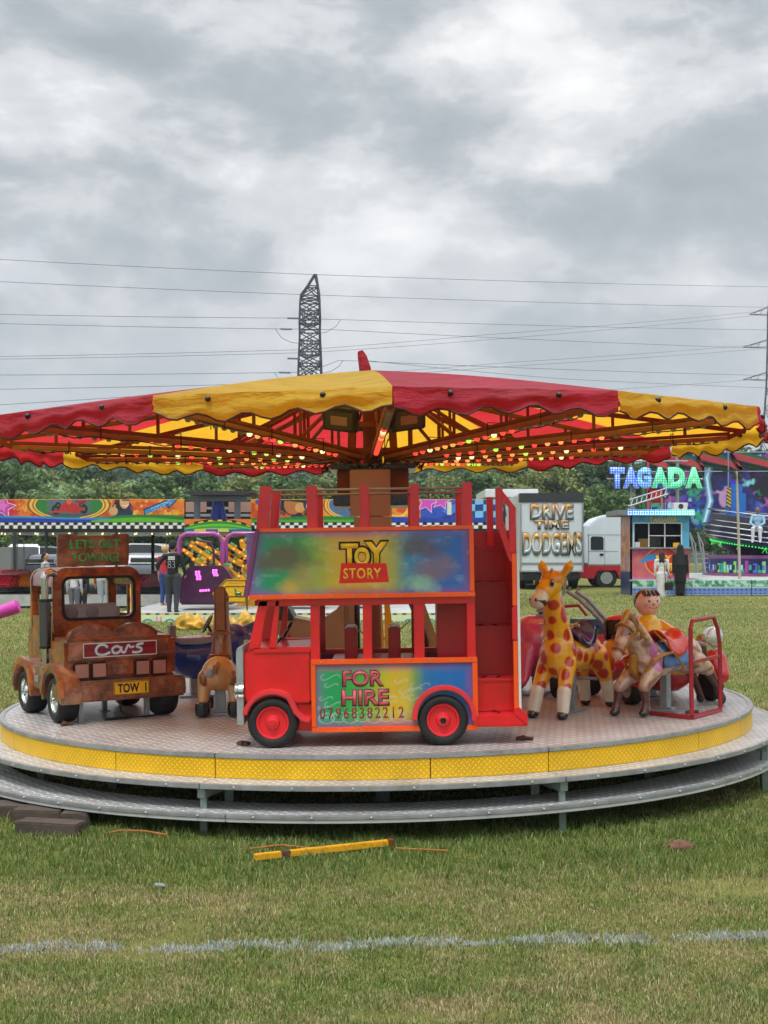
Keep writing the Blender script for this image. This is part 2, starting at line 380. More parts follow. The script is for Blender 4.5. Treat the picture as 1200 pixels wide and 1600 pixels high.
def lawn():
    n=680000; d0,d1=3.7,13.5; u=nr.rand(n); d=1/(1/d0-u*(1/d0-1/d1)); x=(nr.rand(n)*2-1)*(.335*d+.95); y=d
    p=fb(x*1.1+20,y*1.6+20,3); q=fb(x*4+50,y*5+50,9)
    keep=nr.rand(n)<np.clip(.45+1.5*fb(x*8+3,y*10+8,41),.3,1)*np.clip(1.35-1.1*np.clip((fb(x*2.3+9,y*2.9+5,31)-.62)*6,0,1),.25,1); x,y,p,q,d=[a[keep] for a in (x,y,p,q,d)]; n=len(x)
    straw=.30+np.clip((p-.46)*5,0,1)*.30+np.clip((q-.48)*6,0,1)*.42-np.clip((.42-q)*5,0,1)*.15
    # longer, greener, less trodden grass along the edge of the ride
    edge=np.clip((y-6.0)/.7,0,1)*np.clip((8.2-y)/.6,0,1); straw*=1-.75*edge
    k=nr.rand(n)<straw
    G=np.array([lin(c) for c in ('647c38','76904a','56702e','8a9a54','4c6628','93a060')]); T=np.array([lin(c) for c in ('bdb083','a99e6e','cbbf98','968b60','7e7050')])
    col=np.where(k[:,None],T[nr.randint(0,5,n)],G[nr.randint(0,6,n)])*(.8+.4*nr.rand(n)[:,None])
    cl=np.clip((fb(x*8+3,y*10+8,41)-.28)*2.4,.25,1.5)
    h=(.008+.022*nr.rand(n)**1.5+.011*q)*(.5+.75*cl)*(1+.75*edge)*np.where(k,.8,1); w=(.0022+.0018*nr.rand(n))*np.clip(d/5.5,1,2.2)
    dl=np.abs(y-line_y(x)); wl=.026+.03*fb(x*6+3,y*0+2,17)
    on=(dl<wl*(.6+nr.rand(n)))&(nr.rand(n)<np.clip(1.75-2.3*fb(x*7+4,y*16,23),.08,.95)); off=~on
    g=gmat('grass_blade')
    blades('grass',x[off],y[off],h[off],w[off],col[off],g)
    wc=np.array(lin('c2cac6'))*(.62+.4*nr.rand(n)[:,None]); wc=np.where((nr.rand(n)<.15)[:,None],col,wc)
    ox=np.tile(x[on],2)+nr.randn(2*on.sum())*.01; oy=np.tile(y[on],2)+nr.randn(2*on.sum())*.008
    blades('pitch_line',ox,oy,np.tile(h[on],2)*1.05,np.tile(w[on],2)*1.3,np.tile(wc[on],(2,1)),g)
    # coarser tufts farther out
    m=170000; u=nr.rand(m); d2=1/(1/13.-u*(1/13.-1/48.)); x2=(nr.rand(m)*2-1)*(.335*d2+1.2); p2=fb(x2*.35+9,d2*.9+4,3)*.6+fb(x2*1.2+30,d2*2.5,5)*.4
    k2=nr.rand(m)<(.15+np.clip((p2-.45)*5,0,1)*.65); c2=np.where(k2[:,None],T[nr.randint(0,5,m)],G[nr.randint(0,6,m)])*(.8+.4*nr.rand(m)[:,None])
    blades('far_grass',x2,d2,.02+.035*nr.rand(m),.006*d2/13*(.7+.6*nr.rand(m)),c2,g)
    # a few tall weeds
    m=900; x=(nr.rand(m)*2-1)*2.4; y=6.3+nr.rand(m)*1.9
    blades('tall_grass',x,y,.06+.06*nr.rand(m)**2,np.full(m,.004),G[nr.randint(0,6,m)]*1.0,g)
lawn()

# ---------------------------------------------------------------- shared materials
def chequer(name,col,metal,rough,scale=26,st=.55,worn=None,dirt=.35):
    n=NT(name); c=lin(col); co=n.co()
    mp=n('Mapping'); mp.inputs['Scale'].default_value=(scale,)*3; mp.inputs['Rotation'].default_value=(0,0,R(8)); n.l(co,mp.inputs[0])
    if worn=='wall':
        # wrapped round a drum: use the angle and the height
        s0=n('SeparateXYZ'); n.l(co,s0.inputs[0]); an=n.math('MULTIPLY',n.math('ARCTAN2',s0.outputs[0],s0.outputs[1]),2.8*scale); zz=n.math('MULTIPLY',s0.outputs[2],scale)
        u0,v0=an,zz
    else:
        s0=n('SeparateXYZ'); n.l(mp.outputs[0],s0.inputs[0]); u0,v0=s0.outputs[0],s0.outputs[1]
    u=n.math('ADD',u0,v0); v=n.math('SUBTRACT',u0,v0)
    fu,fv=n.math('FLOOR',u),n.math('FLOOR',v); par=n.math('MODULO',n.math('ABSOLUTE',n.math('ADD',fu,fv)),2)
    du=n.math('SUBTRACT',n.math('FRACT',u),.5); dv=n.math('SUBTRACT',n.math('FRACT',v),.5)
    def el(a,b): return n.math('SQRT',n.math('ADD',n.math('POWER',n.math('MULTIPLY',a,2.1),2),n.math('POWER',n.math('MULTIPLY',b,6.5),2)))
    e1,e2=el(du,dv),el(dv,du); d=n('Mix',data_type='FLOAT'); n.l(par,d.inputs[0]); n.l(e1,d.inputs[2]); n.l(e2,d.inputs[3])
    h=n('MapRange',interpolation_type='SMOOTHSTEP'); n.l(d.outputs[0],h.inputs[0]); h.inputs[1].default_value=1.15; h.inputs[2].default_value=.45
    n.bump(h.outputs[0],st,.012)
    ns=n.noise(5,6,.65); nb=n.noise(1.1,4,.5)
    o=n.ramp(ns.outputs[0],[(.3,[q*.72 for q in c]),(.7,[min(1,q*1.1) for q in c])])
    o=n.mix(1.0,n.mix(h.outputs[0],tuple(q*(.35 if metal>.3 else .8) for q in c),tuple(min(1,q*1.55) for q in c)),n.mix(.5,o,(1.,1.,1.)) if metal>.3 else n.ramp(ns.outputs[0],[(.3,(.8,.8,.8)),(.7,(1,1,1))]),'MULTIPLY')
    o=n.mix(n.ramp(nb.outputs[0],[(.5,(0,0,0)),(.75,(dirt,)*3)]),o,(.10,.085,.06))
    n.l(o,n.b.inputs['Base Color']); n.b.inputs['Metallic'].default_value=metal
    n.l(n.math('MULTIPLY_ADD',ns.outputs[0],.3,rough-.12),n.b.inputs['Roughness']); return n.m
def canvas_mat(name,c,c2):
    tcol=(.62,.022,.018) if 'red' in name else (.80,.38,.02)
    n=NT(name); ns=n.noise(3,6,.6); nf=n.noise(26,5,.7)
    o=n.ramp(ns.outputs[0],[(.3,lin(c2)),(.65,lin(c))]); o=n.mix(.35,o,n.ramp(nf.outputs[0],[(.3,(.66,.66,.66)),(.7,(1,1,1))]),'MULTIPLY')
    ds=n.noise(1.3,7,.7); o=n.mix(n.ramp(ds.outputs[0],[(.52,(0,0,0)),(.78,(.45,.45,.45))]),o,(.16,.11,.07))
    n.l(o,n.b.inputs['Base Color']); n.b.inputs['Roughness'].default_value=.5; n.b.inputs['Specular IOR Level'].default_value=.4
    mp=n('Mapping'); mp.inputs['Scale'].default_value=(3,3,9); n.l(n.co(),mp.inputs[0]); wr=n.noise(3.2,6,.6,mp.outputs[0]); n.bump(wr.outputs[0],.8,.06)
    t=n('BsdfTranslucent'); n.l(n.mix(.35,tcol,o),t.inputs[0]); m=n('MixShader'); m.inputs[0].default_value=.58
    n.l(n.b.outputs[0],m.inputs[1]); n.l(t.outputs[0],m.inputs[2]); n.l(m.outputs[0],n.out.inputs[0]); return n.m
M={}
M['deck']=chequer('aluminium_chequer_plate','cfccca',.3,.34,11,.9,dirt=.2)
M['step']=chequer('step_chequer_plate','d4d5d4',.3,.34,12,.9,dirt=.4)
M['yplate']=chequer('yellow_chequer_plate','fcbe04',.0,.38,30,.45,'wall',dirt=.12)
M['alu']=mat('weathered_aluminium','a7aaac',.45,.6,.2,9,.1,90,dirt=.35)
M['steel']=mat('galvanised_steel','9aa0a4',.45,.5,.15,14,.1)
M['dsteel']=mat('dark_steel','3c3f42',.55,.4,.2,14)
M['black']=mat('black_rubber','17181a',.7,0,.3,20,.1)
M['gblack']=mat('gloss_black_paint','121315',.25,0,.3,20,coat=.4)
M['ored']=mat('oxide_orange_steel','783815',.5,.1,.25,9,.1,dirt=.3)
M['chord']=mat('salmon_steel_channel','9a6442',.5,.05,.2,9,dirt=.2)
M['cred']=canvas_mat('red_canvas','d24058','b62c42'); M['cyel']=canvas_mat('yellow_canvas','f2cd3e','e0b028')
M['pipe']=mat('brown_piping','4a1a14',.7)
M['knob']=mat('black_plastic','141416',.35)
M['brown']=mat('brown_board','a8877a',.7,0,.06,3)
M['white']=mat('white_paint','d6d8d8',.4,0,.06,4,coat=.2,dirt=.15)
M['red']=mat('red_gloss_paint','d4141f',.32,0,.14,5,bump=.04,bs=14,coat=.45,dirt=.16)
M['dred']=mat('deep_red_paint','b00f1e',.4,0,.12,5,coat=.25,dirt=.12)
M['orange']=mat('orange_trim_paint','f0560f',.35,0,.12,5,coat=.3)
M['paint']=mat_col('airbrushed_fibreglass',.26,.6,.16,9,bump=.03,bs=40,dirt=.12)
M['art']=mat_col('airbrushed_board',.35,.35,.12,10)
M['chrome']=mat('chrome','c9ccd0',.14,1,.05,20)
M['cloth']=mat_col('clothing_and_skin',.85,0,.25,18,bump=.3,bs=60)
M['wood']=mat('old_timber','4c423a',.85,0,.3,7,.5,30)
M['yel']=mat('yellow_paint','e8b013',.4,0,.15,9,coat=.2,dirt=.3)
M['glass']=NT('window_glass').m
g=M['glass'].node_tree.nodes['Principled BSDF']; g.inputs['Base Color'].default_value=(.03,.035,.04,1); g.inputs['Roughness'].default_value=.06; g.inputs['Specular IOR Level'].default_value=.8
def lampmat(name,c,e): return mat(name,c,.3,0,.05,5,emit=e)
M['lr']=lampmat('red_lamp','ff4a38',.85); M['lg']=lampmat('green_lamp','b8e85a',.85); M['ly']=lampmat('amber_lamp','ff9a52',.9); M['lw']=lampmat('warm_white_lamp','ffe9b0',1.0)
M['loff']=mat('unlit_lamp_glass','8a7f78',.3,0,.2,20)
# ---------------------------------------------------------------- the carousel
CX,CY,ZP=-.05,10.2,.44
MC=Matrix.Translation((CX,CY,0))@Matrix.Rotation(R(-.9),4,'Y')     # the turf slopes: the ride leans a degree to the left
I4=Matrix()
def on_ride(th,r,yaw=0,dz=0):
    """frame on the platform: x forward (clockwise round the ride), y towards the rim"""
    t=R(th); return MC@Matrix.Translation((r*math.sin(t),-r*math.cos(t),ZP+dz))@Matrix.Rotation(math.atan2(-math.sin(t),-math.cos(t))+R(yaw),4,'Z')
def pol(a,r,z): return Vector((r*math.sin(R(a)),-r*math.cos(R(a)),z))
def arc_strip(mb,a0,a1,r0,z0,r1,z1,n):
    v=[]; f=[]
    for i in range(n+1):
        a=a0+(a1-a0)*i/n; v+=[pol(a,r0,z0),pol(a,r1,z1)]
    for i in range(n): f.append((2*i,2*i+1,2*i+3,2*i+2))
    return mb.add(v,f)
def sector(mb,a0,a1,ri,ro,z0,z1,n):
    v=[]; f=[]
    for i in range(n+1):
        a=a0+(a1-a0)*i/n; v+=[pol(a,ri,z0),pol(a,ro,z0),pol(a,ro,z1),pol(a,ri,z1)]
    for i in range(n):
        for k in range(4): f.append((i*4+k,i*4+(k+1)%4,i*4+4+(k+1)%4,i*4+4+k))
    f+= [(0,1,2,3),(4*n+3,4*n+2,4*n+1,4*n)]
    return mb.add(v,f)
CA=empty('carousel',M=MC,label='round children\'s carousel with red and yellow striped canopy and yellow rimmed chequer-plate platform',cat='carousel')
_b=[]
def boltme():
    if not _b: mb=MB(); mb.sph((0,0,0),.009,10,8); o=mb.build('bolt',M['steel']); _b.append(o.data); bpy.data.objects.remove(o)
    return _b[0]
def carousel():
    RP=2.8; gap=.12
    secs=[-19+40*k for k in range(9)]
    for a in secs:
        mb=MB(); sector(mb,a+gap/2,a+40-gap/2,.28,RP-.035,ZP-.022,ZP,40); mb.build('deck_plate',M['deck'],CA,smooth=False)
        for b0,b1 in ((a,a+25.5),(a+25.5,a+40)):
            mb=MB(); sector(mb,b0+.07,b1-.07,RP-.03,RP,ZP-.135,ZP-.024,max(4,int(b1-b0))); mb.build('rim_panel',M['yplate'],CA,ang=60)
        mb=MB(); sector(mb,a+.06,a+40-.06,RP-.034,RP+.006,ZP-.022,ZP+.004,40); mb.build('edge_trim',M['alu'],CA,.003,ang=60)
        mb=MB(); sector(mb,a+.06,a+40-.06,RP-.1,RP+.2,ZP-.141,ZP-.1368,40); t=mb.build('step_tread',M['step'],CA,smooth=False)
        mb=MB(); sector(mb,a+.06,a+40-.06,RP+.175,RP+.206,ZP-.163,ZP-.134,40); mb.build('nosing',M['alu'],t,.003,ang=60)
        for k in range(6):
            if abs((a+4+k*6.4+180)%360-180)<75: o=link('bolt',boltme(),t); o.location=pol(a+4+k*6.4,RP+.206,ZP-.15)
        # supporting legs under the joint
        mb=MB(); p=pol(a,2.62,0); q=pol(a,2.95,0); mb.bar(p+Vector((0,0,-.1)),p+Vector((0,0,.27)),.05); mb.bar(q+Vector((0,0,-.06)),q+Vector((0,0,.13)),.05,.04); mb.bar(pol(a,.4,.25),pol(a,2.98,.25),.05,.06)
        mb.bar(q+Vector((0,0,.1)),q+Vector((0,0,.27)),.036,.036)
        mb.build('support_leg',mat_leg,CA,.002)
        # bunched dirt and a pin in each joint of the deck
        mb=MB(); mb.tube([pol(a-.6,2.44,ZP+.008),pol(a+.3,2.47,ZP+.014),pol(a+1,2.42,ZP+.008)],[.012,.018,.01],8); mb.tube([pol(a+.2,2.43,ZP+.01),pol(a+1.3,2.5,ZP+.012)],.011,6); mb.build('joint_pin',M['rustpin'],CA)
    # static lower step
    st=empty('lower_step',M=Matrix.Translation((0,0,0)))
    COLS=[-14+60*k for k in range(6)]; OFF=Vector((-.07,0,0))
    st.parent=CA
    for a in COLS:
        mb=MB(); sector(mb,a+.05,a+60-.05,2.72,3.08,.152,.158,60); t=mb.build('tread',M['step'],st,smooth=False,M=Matrix.Translation(OFF))
        mb=MB(); sector(mb,a+.05,a+60-.05,3.055,3.088,.139,.161,60); mb.build('nosing',M['alu'],st,.003,M=Matrix.Translation(OFF),ang=60)
        mb=MB(); sector(mb,a+.05,a+60-.05,3.05,3.080,.118,.1385,60); mb.build('nosing',M['white'],st,.003,M=Matrix.Translation(OFF),ang=60)
        for k in range(10):
            if abs((a+3+k*6+180)%360-180)<75: o=link('bolt',boltme(),st); o.location=pol(a+3+k*6,3.09,.149)+OFF
    # base frame and mast
    mb=MB()
    for a in range(0,360,40): mb.bar(pol(a+1,.2,.2),pol(a+1,2.6,.2),.08,.12)
    mb.cyl((0,0,-.05),(0,0,.4),.45,n=20); mb.build('base_frame',M['dsteel'],CA)
    mb=MB(); mb.box(-.07,.07,-.07,.07,1.70,1.925); mb.cyl((-.01,0,ZP),(-.01,0,1.70),.055); mb.box(-.27,.27,-.27,.27,2.03,2.2); mb.build('mast_box',M['ored'],CA,.006)
    mb=MB(); mb.box(-.30,.30,-.33,.3,1.925,2.02); mb.box(-.33,.33,-.36,.33,2.2,2.24); mb.build('motor_collar',M['gblack'],CA,.01)
    mb=MB()
    for k in range(22):
        a=-90+k*8.5; q=pol(a,.36,2.235); mb.tube([q+Vector((rnd.uniform(-.04,.04),rnd.uniform(-.04,.02),rnd.uniform(-.035,.035))) for _ in range(5)],.007,5)
    mb.build('cable_bundle',M['black'],CA)
    mb=MB(); mb.box(-.17,.13,-.45,-.43,1.845,2.19); mb.box(-.145,.13,-.458,-.451,1.75,1.84); mb.build('sign_board',M['brown'],CA,.003)
    mb=MB()
    for x in (-.17,.17):
        for y in (-.17,.17): mb.bar((x,y,2.2),(x*.8,y*.8,2.93),.055)
    for z in (2.35,2.55,2.8):
        for s in (-1,1): mb.bar((-.18,s*.18,z),(.18,s*.18,z),.04); mb.bar((s*.18,-.18,z),(s*.18,.18,z),.04)
    mb.bar((-.17,-.18,2.22),(.17,-.18,2.55),.03); mb.cyl((0,0,2.2),(0,0,2.95),.075)
    mb.build('mast',M['ored'],CA,.003)
    # canopy: twelve cloth panels, red and yellow in turn
    A=[2.6,28.6,57,88,119,150.5,182,213.5,244.5,276,307.5,336]; RC=2.99; ZR=2.49; ZT=2.985
    for i in range(12):
        a0,a1=A[i],A[(i+1)%12]+(360 if i==11 else 0); m=M['cred'] if i%2==0 else M['cyel']
        p0,p1=pol(a0,RC,ZR),pol(a1,RC,ZR); nu,nv=26,16; v=[];f=[]; ph=rnd.random()*6
        for j in range(nv+1):
            t=j/nv
            for k in range(nu+1):
                u=k/nu; e=p0.lerp(p1,u); q=Vector((e.x*t,e.y*t,ZT+(ZR-ZT)*t))
                b=math.sin(PI*u); q.z-=.055*b*math.sin(PI*t*.95)*t; q.z+=.02*math.sin(PI*t)*(1-b)
                q.z+=.006*math.sin(9*u+ph+5*t)*t*b; v.append(q)
        # shoulder and valance, with scallops and soft folds
        nv2=9; n0=nv; out=((p0+p1)/2); out.z=0; out.normalize()
        for j in range(1,nv2+1):
            s=j/nv2
            for k in range(nu+1):
                u=k/nu; e=p0.lerp(p1,u); sc=.5-.5*math.cos(2*PI*u*5); d=(.105+.045*sc+.012*math.sin(7*u+ph))*s
                r=.03*math.sin(min(1,s*2)*PI/2)+.016*math.sin(11*u*2+ph)*s*s+.010*math.sin(23*u+ph*2)*s+.012*math.sin(6*u+9*s+ph)
                r*=1 if 0<k<nu else .4
                q=e+out*r; q.z=ZR-d+(.012 if j==1 else 0); v.append(q)
        w=nu+1; rows=nv+nv2
        for j in range(rows):
            for k in range(nu): f.append((j*w+k,j*w+k+1,(j+1)*w+k+1,(j+1)*w+k))
        mb=MB(); mb.add(v,f); o=mb.build('canopy_panel',m,CA,ang=75)
        mb=MB(); mb.tube([v[rows*w+k]+Vector((0,0,-.002)) for k in range(w)],.0062,6); mb.build('piping',M['pipe'],o)
        for u in (.24,.72):
            e=p0.lerp(p1,u)+out*.02; e.z=ZR-.035; mb=MB(); mb.sph(e+out*.012,(.017,.017,.017),10,8); mb.cyl(e-out*.02,e+out*.012,.011,n=8); mb.build('knob',M['knob'],CA)
    mb=MB(); mb.tube([(-.045,0,2.9),(-.05,0,3.0),(-.07,0,3.09),(-.085,0,3.135)],[.048,.046,.036,.022],12); mb.build('finial_flag',M['cred'],CA)
    # radial lamp arms
    bulb=[]
    for key in ('lr','lg','ly','lw','loff'):
        mb=MB(); pr=[(.001,-.017),(.010,-.016),(.016,-.010),(.0185,-.002),(.019,.004),(.014,.008)]
        mb.lathe(pr,I4,12); me=mb.build('light_bulb',M[key]); bulb.append(me.data); bpy.data.objects.remove(me)
    back=MB()
    for i,a in enumerate(A):
        d=pol(a,1,0); z0=2.285; zz=lambda r: z0+.045*r
        mb=MB(); mb.bar(d*.22+Vector((0,0,zz(.22))),d*2.72+Vector((0,0,zz(2.72))),.06,.032)
        arm=mb.build('lamp_arm',M['chord'],CA,.004)
        mb=MB(); mb.bar(d*.2+Vector((0,0,2.84)),d*2.86+Vector((0,0,2.455)),.028,.034)
        mb.bar(d*.3+Vector((0,0,zz(.3)+.034)),d*2.74+Vector((0,0,zz(2.74)+.034)),.045,.024)
        for r in (.6,1.2,1.85,2.4): mb.bar(d*r+Vector((0,0,zz(r)+.04)),d*r+Vector((0,0,2.84-(r-.2)*.146)),.022)
        for r0,r1 in ((1.2,.35),): mb.bar(d*r0+Vector((0,0,zz(r0)+.04)),d*r1+Vector((0,0,2.83-(r1-.2)*.146)),.024)
        mb.bar(d*2.72+Vector((0,0,zz(2.72))),d*2.86+Vector((0,0,2.47)),.035)
        mb.build('truss',M['ored'],arm,.003)
        mb=MB(); sd_=Vector((-d.y,d.x,0))
        pts=[d*(.4+k*.11)+sd_*.05+Vector((0,0,zz(.4+k*.11)-.02-.012*((k%3)==1)+rnd.uniform(-.006,.006))) for k in range(21)]; mb.tube(pts,.004,4)
        for r in (.95,1.7,2.3):
            q=d*r+Vector((0,0,zz(r))); mb.tube([q+sd_*.048+Vector((0,0,-.035)),q+sd_*.05+Vector((0,0,.06)),q-sd_*.05+Vector((0,0,.06)),q-sd_*.048+Vector((0,0,-.035))],.004,4)
        mb.build('wire',M['black'],arm)
        vis=i in (0,1,2,10,11)
        nb=20
        for k in range(nb):
            r=.66+k*.104; q=d*r+Vector((0,0,zz(r)-.02)); key=4 if k>=13 else rnd.choice((0,0,0,1,2,2,3))
            if vis:
                o=link('light_bulb',bulb[key],arm); o.location=q
            else:
                back.k=key; back.M=Matrix.Translation(q); back.lathe([(.001,-.017),(.010,-.016),(.016,-.010),(.0185,-.002),(.019,.004),(.014,.008)],I4,8); back.M=None
    o=back.build('light_bulb',[M[k] for k in ('lr','lg','ly','lw','loff')],CA); tag(o,kind='stuff')
    # two floodlights under the front edge
    for x,rz,ry in ((-.185,-16,9),(.235,14,-8)):
        q=Matrix.Translation((x,-1.85,2.43))@Matrix.Rotation(R(rz),4,'Z')@Matrix.Rotation(R(ry),4,'Y')@Matrix.Rotation(R(28),4,'X')
        mb=MB(); mb.box(-.115,.115,-.03,.03,-.08,.08); fl=mb.build('floodlight',M['dsteel'],CA,.008,M=q)
        mb=MB(); mb.box(-.092,.092,-.036,-.031,-.06,.06); mb.build('lens',M['lens'],fl,.002,M=q)
        mb=MB(); mb.box(-.055,.055,-.0395,-.037,-.03,.03); mb.build('reflector',M['brown'],fl,M=q)
        mb=MB()
        for k in range(7): mb.box(-.1+k*.032,-.092+k*.032,.031,.05,-.07,.07)
        mb.tube([(-.12,0,0),(-.13,.05,.06),(-.1,.1,.14),(.1,.1,.14),(.13,.05,.06),(.12,0,0)],.009,6); mb.build('bracket',M['dsteel'],fl,M=q)
mat_leg=mat('green_grey_steel','7d8b84',.6,.3,.2,12,.1,dirt=.3)
M['rustpin']=mat('rusty_iron','5b4334',.8,.3,.35,20,.3)
M['lens']=mat('floodlight_glass','5a5048',.15,0,.1,10)
carousel()

# ---------------------------------------------------------------- rides on the platform
def ride(name,label,cat,th,r,yaw=0,dz=0):
    return empty(name,M=on_ride(th,r,yaw,dz),label=label,cat=cat,group='rides on the carousel')
FL=lambda x,y,z: frame((x,y,z),(-1,0,0))      # a face on the thing's left (outer) side
FB=lambda x,y,z: frame((x,y,z),(0,-1,0))      # a face on its back
FF=lambda x,y,z: frame((x,y,z),(0,1,0))       # a face on its front
def wheel(parent,x,y,z,r,w,rim,hub=None,tire=None,side=1,rr=.66,steps=True):
    F=Matrix.Translation((x,y,z))@Matrix.Rotation(R(-90*side),4,'X')     # local z of F points outwards (left for side 1)
    mb=MB(); mb.lathe([(r*.6,-w),(r*.9,-w),(r*.97,-w*.9),(r,-w*.7),(r,-w*.3),(r*.97,-w*.1),(r*.88,0),(r*.74,.002),(r*rr,-.006),(r*rr,-w*.5)],F,36)
    whl=mb.build('wheel',M['black'] if tire is None else tire,parent,ang=50)
    mb=MB(); mb.lathe([(r*rr,-w*.6),(r*rr,-.02),(r*rr*.97,-.006),(r*rr*.86,-.008),(r*rr*.8,-.022),(r*rr*.45,-.022),(r*rr*.36,-.008),(r*rr*.2,-.004),(r*rr*.18,.004),(.001,.006)],F,32)
    mb.build('rim',rim,whl,ang=35)
    if hub: mb=MB(); mb.cyl(F@Vector((0,0,-.01)),F@Vector((0,0,.012)),r*.12,n=12); mb.build('hub_cap',hub,whl,.002)
    return whl
def bus():
    B=ride('bus_ride','red wooden double-decker bus ride with open top and painted sign panels, nearest the camera','fairground ride',0,2.05)
    X=lambda px:(587-px)/265.7
    Z=lambda py:(1166-py)/265.7
    y0,y1=-.42,.40
    W_=.036
    # bonnet and chassis
    mb=MB(); F=frame((0,0,0),(1,0,0))      # prism in x-z, extruded along -y
    mb.prism([(X(490),Z(1098)),(X(388),Z(1098)),(X(383),Z(1085)),(X(383),Z(1024)),(X(387),Z(1016)),(X(395),Z(1012)),(X(490),Z(1010))],F,-y1+.02,-y0-.02)
    mb.build('bonnet',M['red'],B,.012)
    mb=MB(); mb.box(X(745),X(400),y0+.06,y1-.055,Z(1142),Z(1100)); mb.build('chassis',M['red'],B,.004)
    mb=MB(); mb.prism([(X(384),Z(1130)),(X(373),Z(1130)),(X(373),Z(1016)),(X(375),Z(1009)),(X(384),Z(1007))],F,-y1,-y0)
    mb.build('grille',M['alu'],B,.004)
    for y in (y1-.03,y0+.07):
        mb=MB(); mb.sph((X(373),y,Z(1077)),(.022,.05,.05),18,12); mb.cyl((X(376),y,Z(1077)),(X(384),y,Z(1077)),.048,n=18); mb.build('headlight',M['chrome'],B)
    # wheels and mudguards
    for px in (429,695):
        for s in (1,-1):
            y=(y1+.025) if s==1 else (y0-.0)
            wl=wheel(B,X(px),y,.150,.150,.115,M['wred'],M['gblack'] if px>600 else M['wred'],None,s)
    def guard(px,ro,a0,a1,tail,sy):
        mb=MB(); Fg=frame((X(px),0,Z(1122)),(1,0,0)); pts=[]
        for k in range(19):
            a=R(a0+(a1-a0)*k/18); pts.append((ro*math.cos(a),ro*math.sin(a)))
        if tail: pts+=tail
        inn=[]
        for i,p in enumerate(pts):
            t=Vector(pts[min(i+1,len(pts)-1)])-Vector(pts[max(i-1,0)]); nrm=Vector((-t.y,t.x)).normalized(); inn.append((p[0]-nrm.x*-.03,p[1]-nrm.y*-.03))
        n=len(pts)
        ya,yb=(-y1-.035,-y1+.12) if sy==1 else (-y0-.1,-y0+.02)
        v=[];f=[]
        for y in (ya,yb):
            for p in pts: v.append(Fg@Vector((p[0],p[1],-y)))
            for p in inn: v.append(Fg@Vector((p[0],p[1],-y)))
        for i in range(n-1):
            f+=[(i,i+1,n+i+1,n+i),(2*n+i,3*n+i,3*n+i+1,2*n+i+1),(i,2*n+i,2*n+i+1,i+1),(n+i,n+i+1,3*n+i+1,3*n+i)]
        f+=[(0,n,3*n,2*n),(n-1,3*n-1,4*n-1,2*n-1)]
        mb.add(v,f); return mb.build('mudguard',M['salm'],B,.006)
    guard(429,.180,12,128,[(-.150,.055),(-.185,.018),(-.225,.008)],1); guard(429,.180,12,128,[(-.15,.055),(-.185,.018),(-.225,.008)],-1)
    guard(697,.190,-4,188,None,1); guard(697,.190,-4,188,None,-1)
    mb=MB(); mb.box(X(492),X(470),y1-.08,y1-.02,Z(1138),Z(1117)); mb.box(X(492),X(470),y0+.02,y0+.08,Z(1138),Z(1117)); mb.build('running_board',M['red'],B,.003)
    # lower side panels with orange trim
    def art_lower():
        w,h=X(497)-X(742),Z(1037)-Z(1135); c=Canvas(w,h,200,90); c.hgrad([(0,'1c9a66'),(.16,'1f9c4e'),(.32,'56ad3c'),(.42,'b4b428'),(.5,'d8b028'),(.58,'c9b43a'),(.64,'6f9a5c'),(.7,'2b74a8'),(.8,'1271b8'),(.95,'2068b4'),(1,'5a5a9c')])
        n=c.noise(9,9,5); ed=np.minimum(np.minimum(c.U,c.w-c.U),np.minimum(c.V,c.h-c.V)); k=np.clip(1-ed/.06,0,1)**1.2*(.55+.5*n); c.put(k,'86529a')
        kt=np.clip(1-(c.h-c.V)/.05,0,1)*(c.U<.62*w)*.6; c.put(kt,'c25a7a'); c.put(np.clip(1-c.V/.07,0,1)*(c.U>.3*w)*(c.U<.7*w)*.55,'c2606a')
        g=np.random.RandomState(3)
        for i in range(16):
            x=g.uniform(.03,.14) if i<7 else g.uniform(.36,.62); x*=w/.92; y=g.uniform(.06,.32); q=g.uniform(.03,.06)
            c.line([(x+q*math.cos(t)*1.0,y+q*.28*math.sin(2*t)) for t in np.linspace(0,4,12)],.006,'c9d8d8',.28,.8)
        for i in range(9): c.ring(.06+.07*i,.052+.006*(i%2),.045,.03,.06,'a9b8b8')
        return c
    M['art_l']=M['art']
    for y,FX in ((y1,1),(y0,-1)):
        s=1 if FX==1 else -1; F0=frame((X(497) if s==1 else X(742),y-.004*s,Z(1135)),(-s,0,0))
        p=art_lower().build('side_panel',M['art'],B,.018,) if False else art_lower().build('side_panel',F0,M['art'],B,.018)
        mb=MB()
        for a,b,c_,d in ((490,750,1029,1037),(490,497,1037.4,1134.6),(742,750,1037.4,1134.6),(490,665,1135,1143),(727,750,1135,1143)):
            mb.box(X(a),X(b),y-.02*s,y+.008*s,Z(c_),Z(d))
        mb.build('panel_trim',M['orange'],p,.002)
        if s==1:
            cx=(X(497)+X(742))/2
            def T(t,pl,pr_,pt,pb,m,z,off=0,**k): return txt(t,X(pl)-X(pr_),Z(pt)-Z(pb),FL((X(pl)+X(pr_))/2,y+z,(Z(pt)+Z(pb))/2),m,p,off=off,**k)
            T('FOR',538,604,1046,1073,M['tdark'],-.0038,.05); T('FOR',540,602,1048,1071,M['tred'],-.0018,.016)
            T('HIRE',536,612,1076,1103,M['tdark'],-.0038,.05); T('HIRE',538,610,1078,1101,M['tred'],-.0018,.016)
            T('07968382212',503,634,1104,1122,M['tdred'],-.0038,.008,spc=1.35)
    # pillars, sill, header
    yn,yf=y1-.012,y0+.012
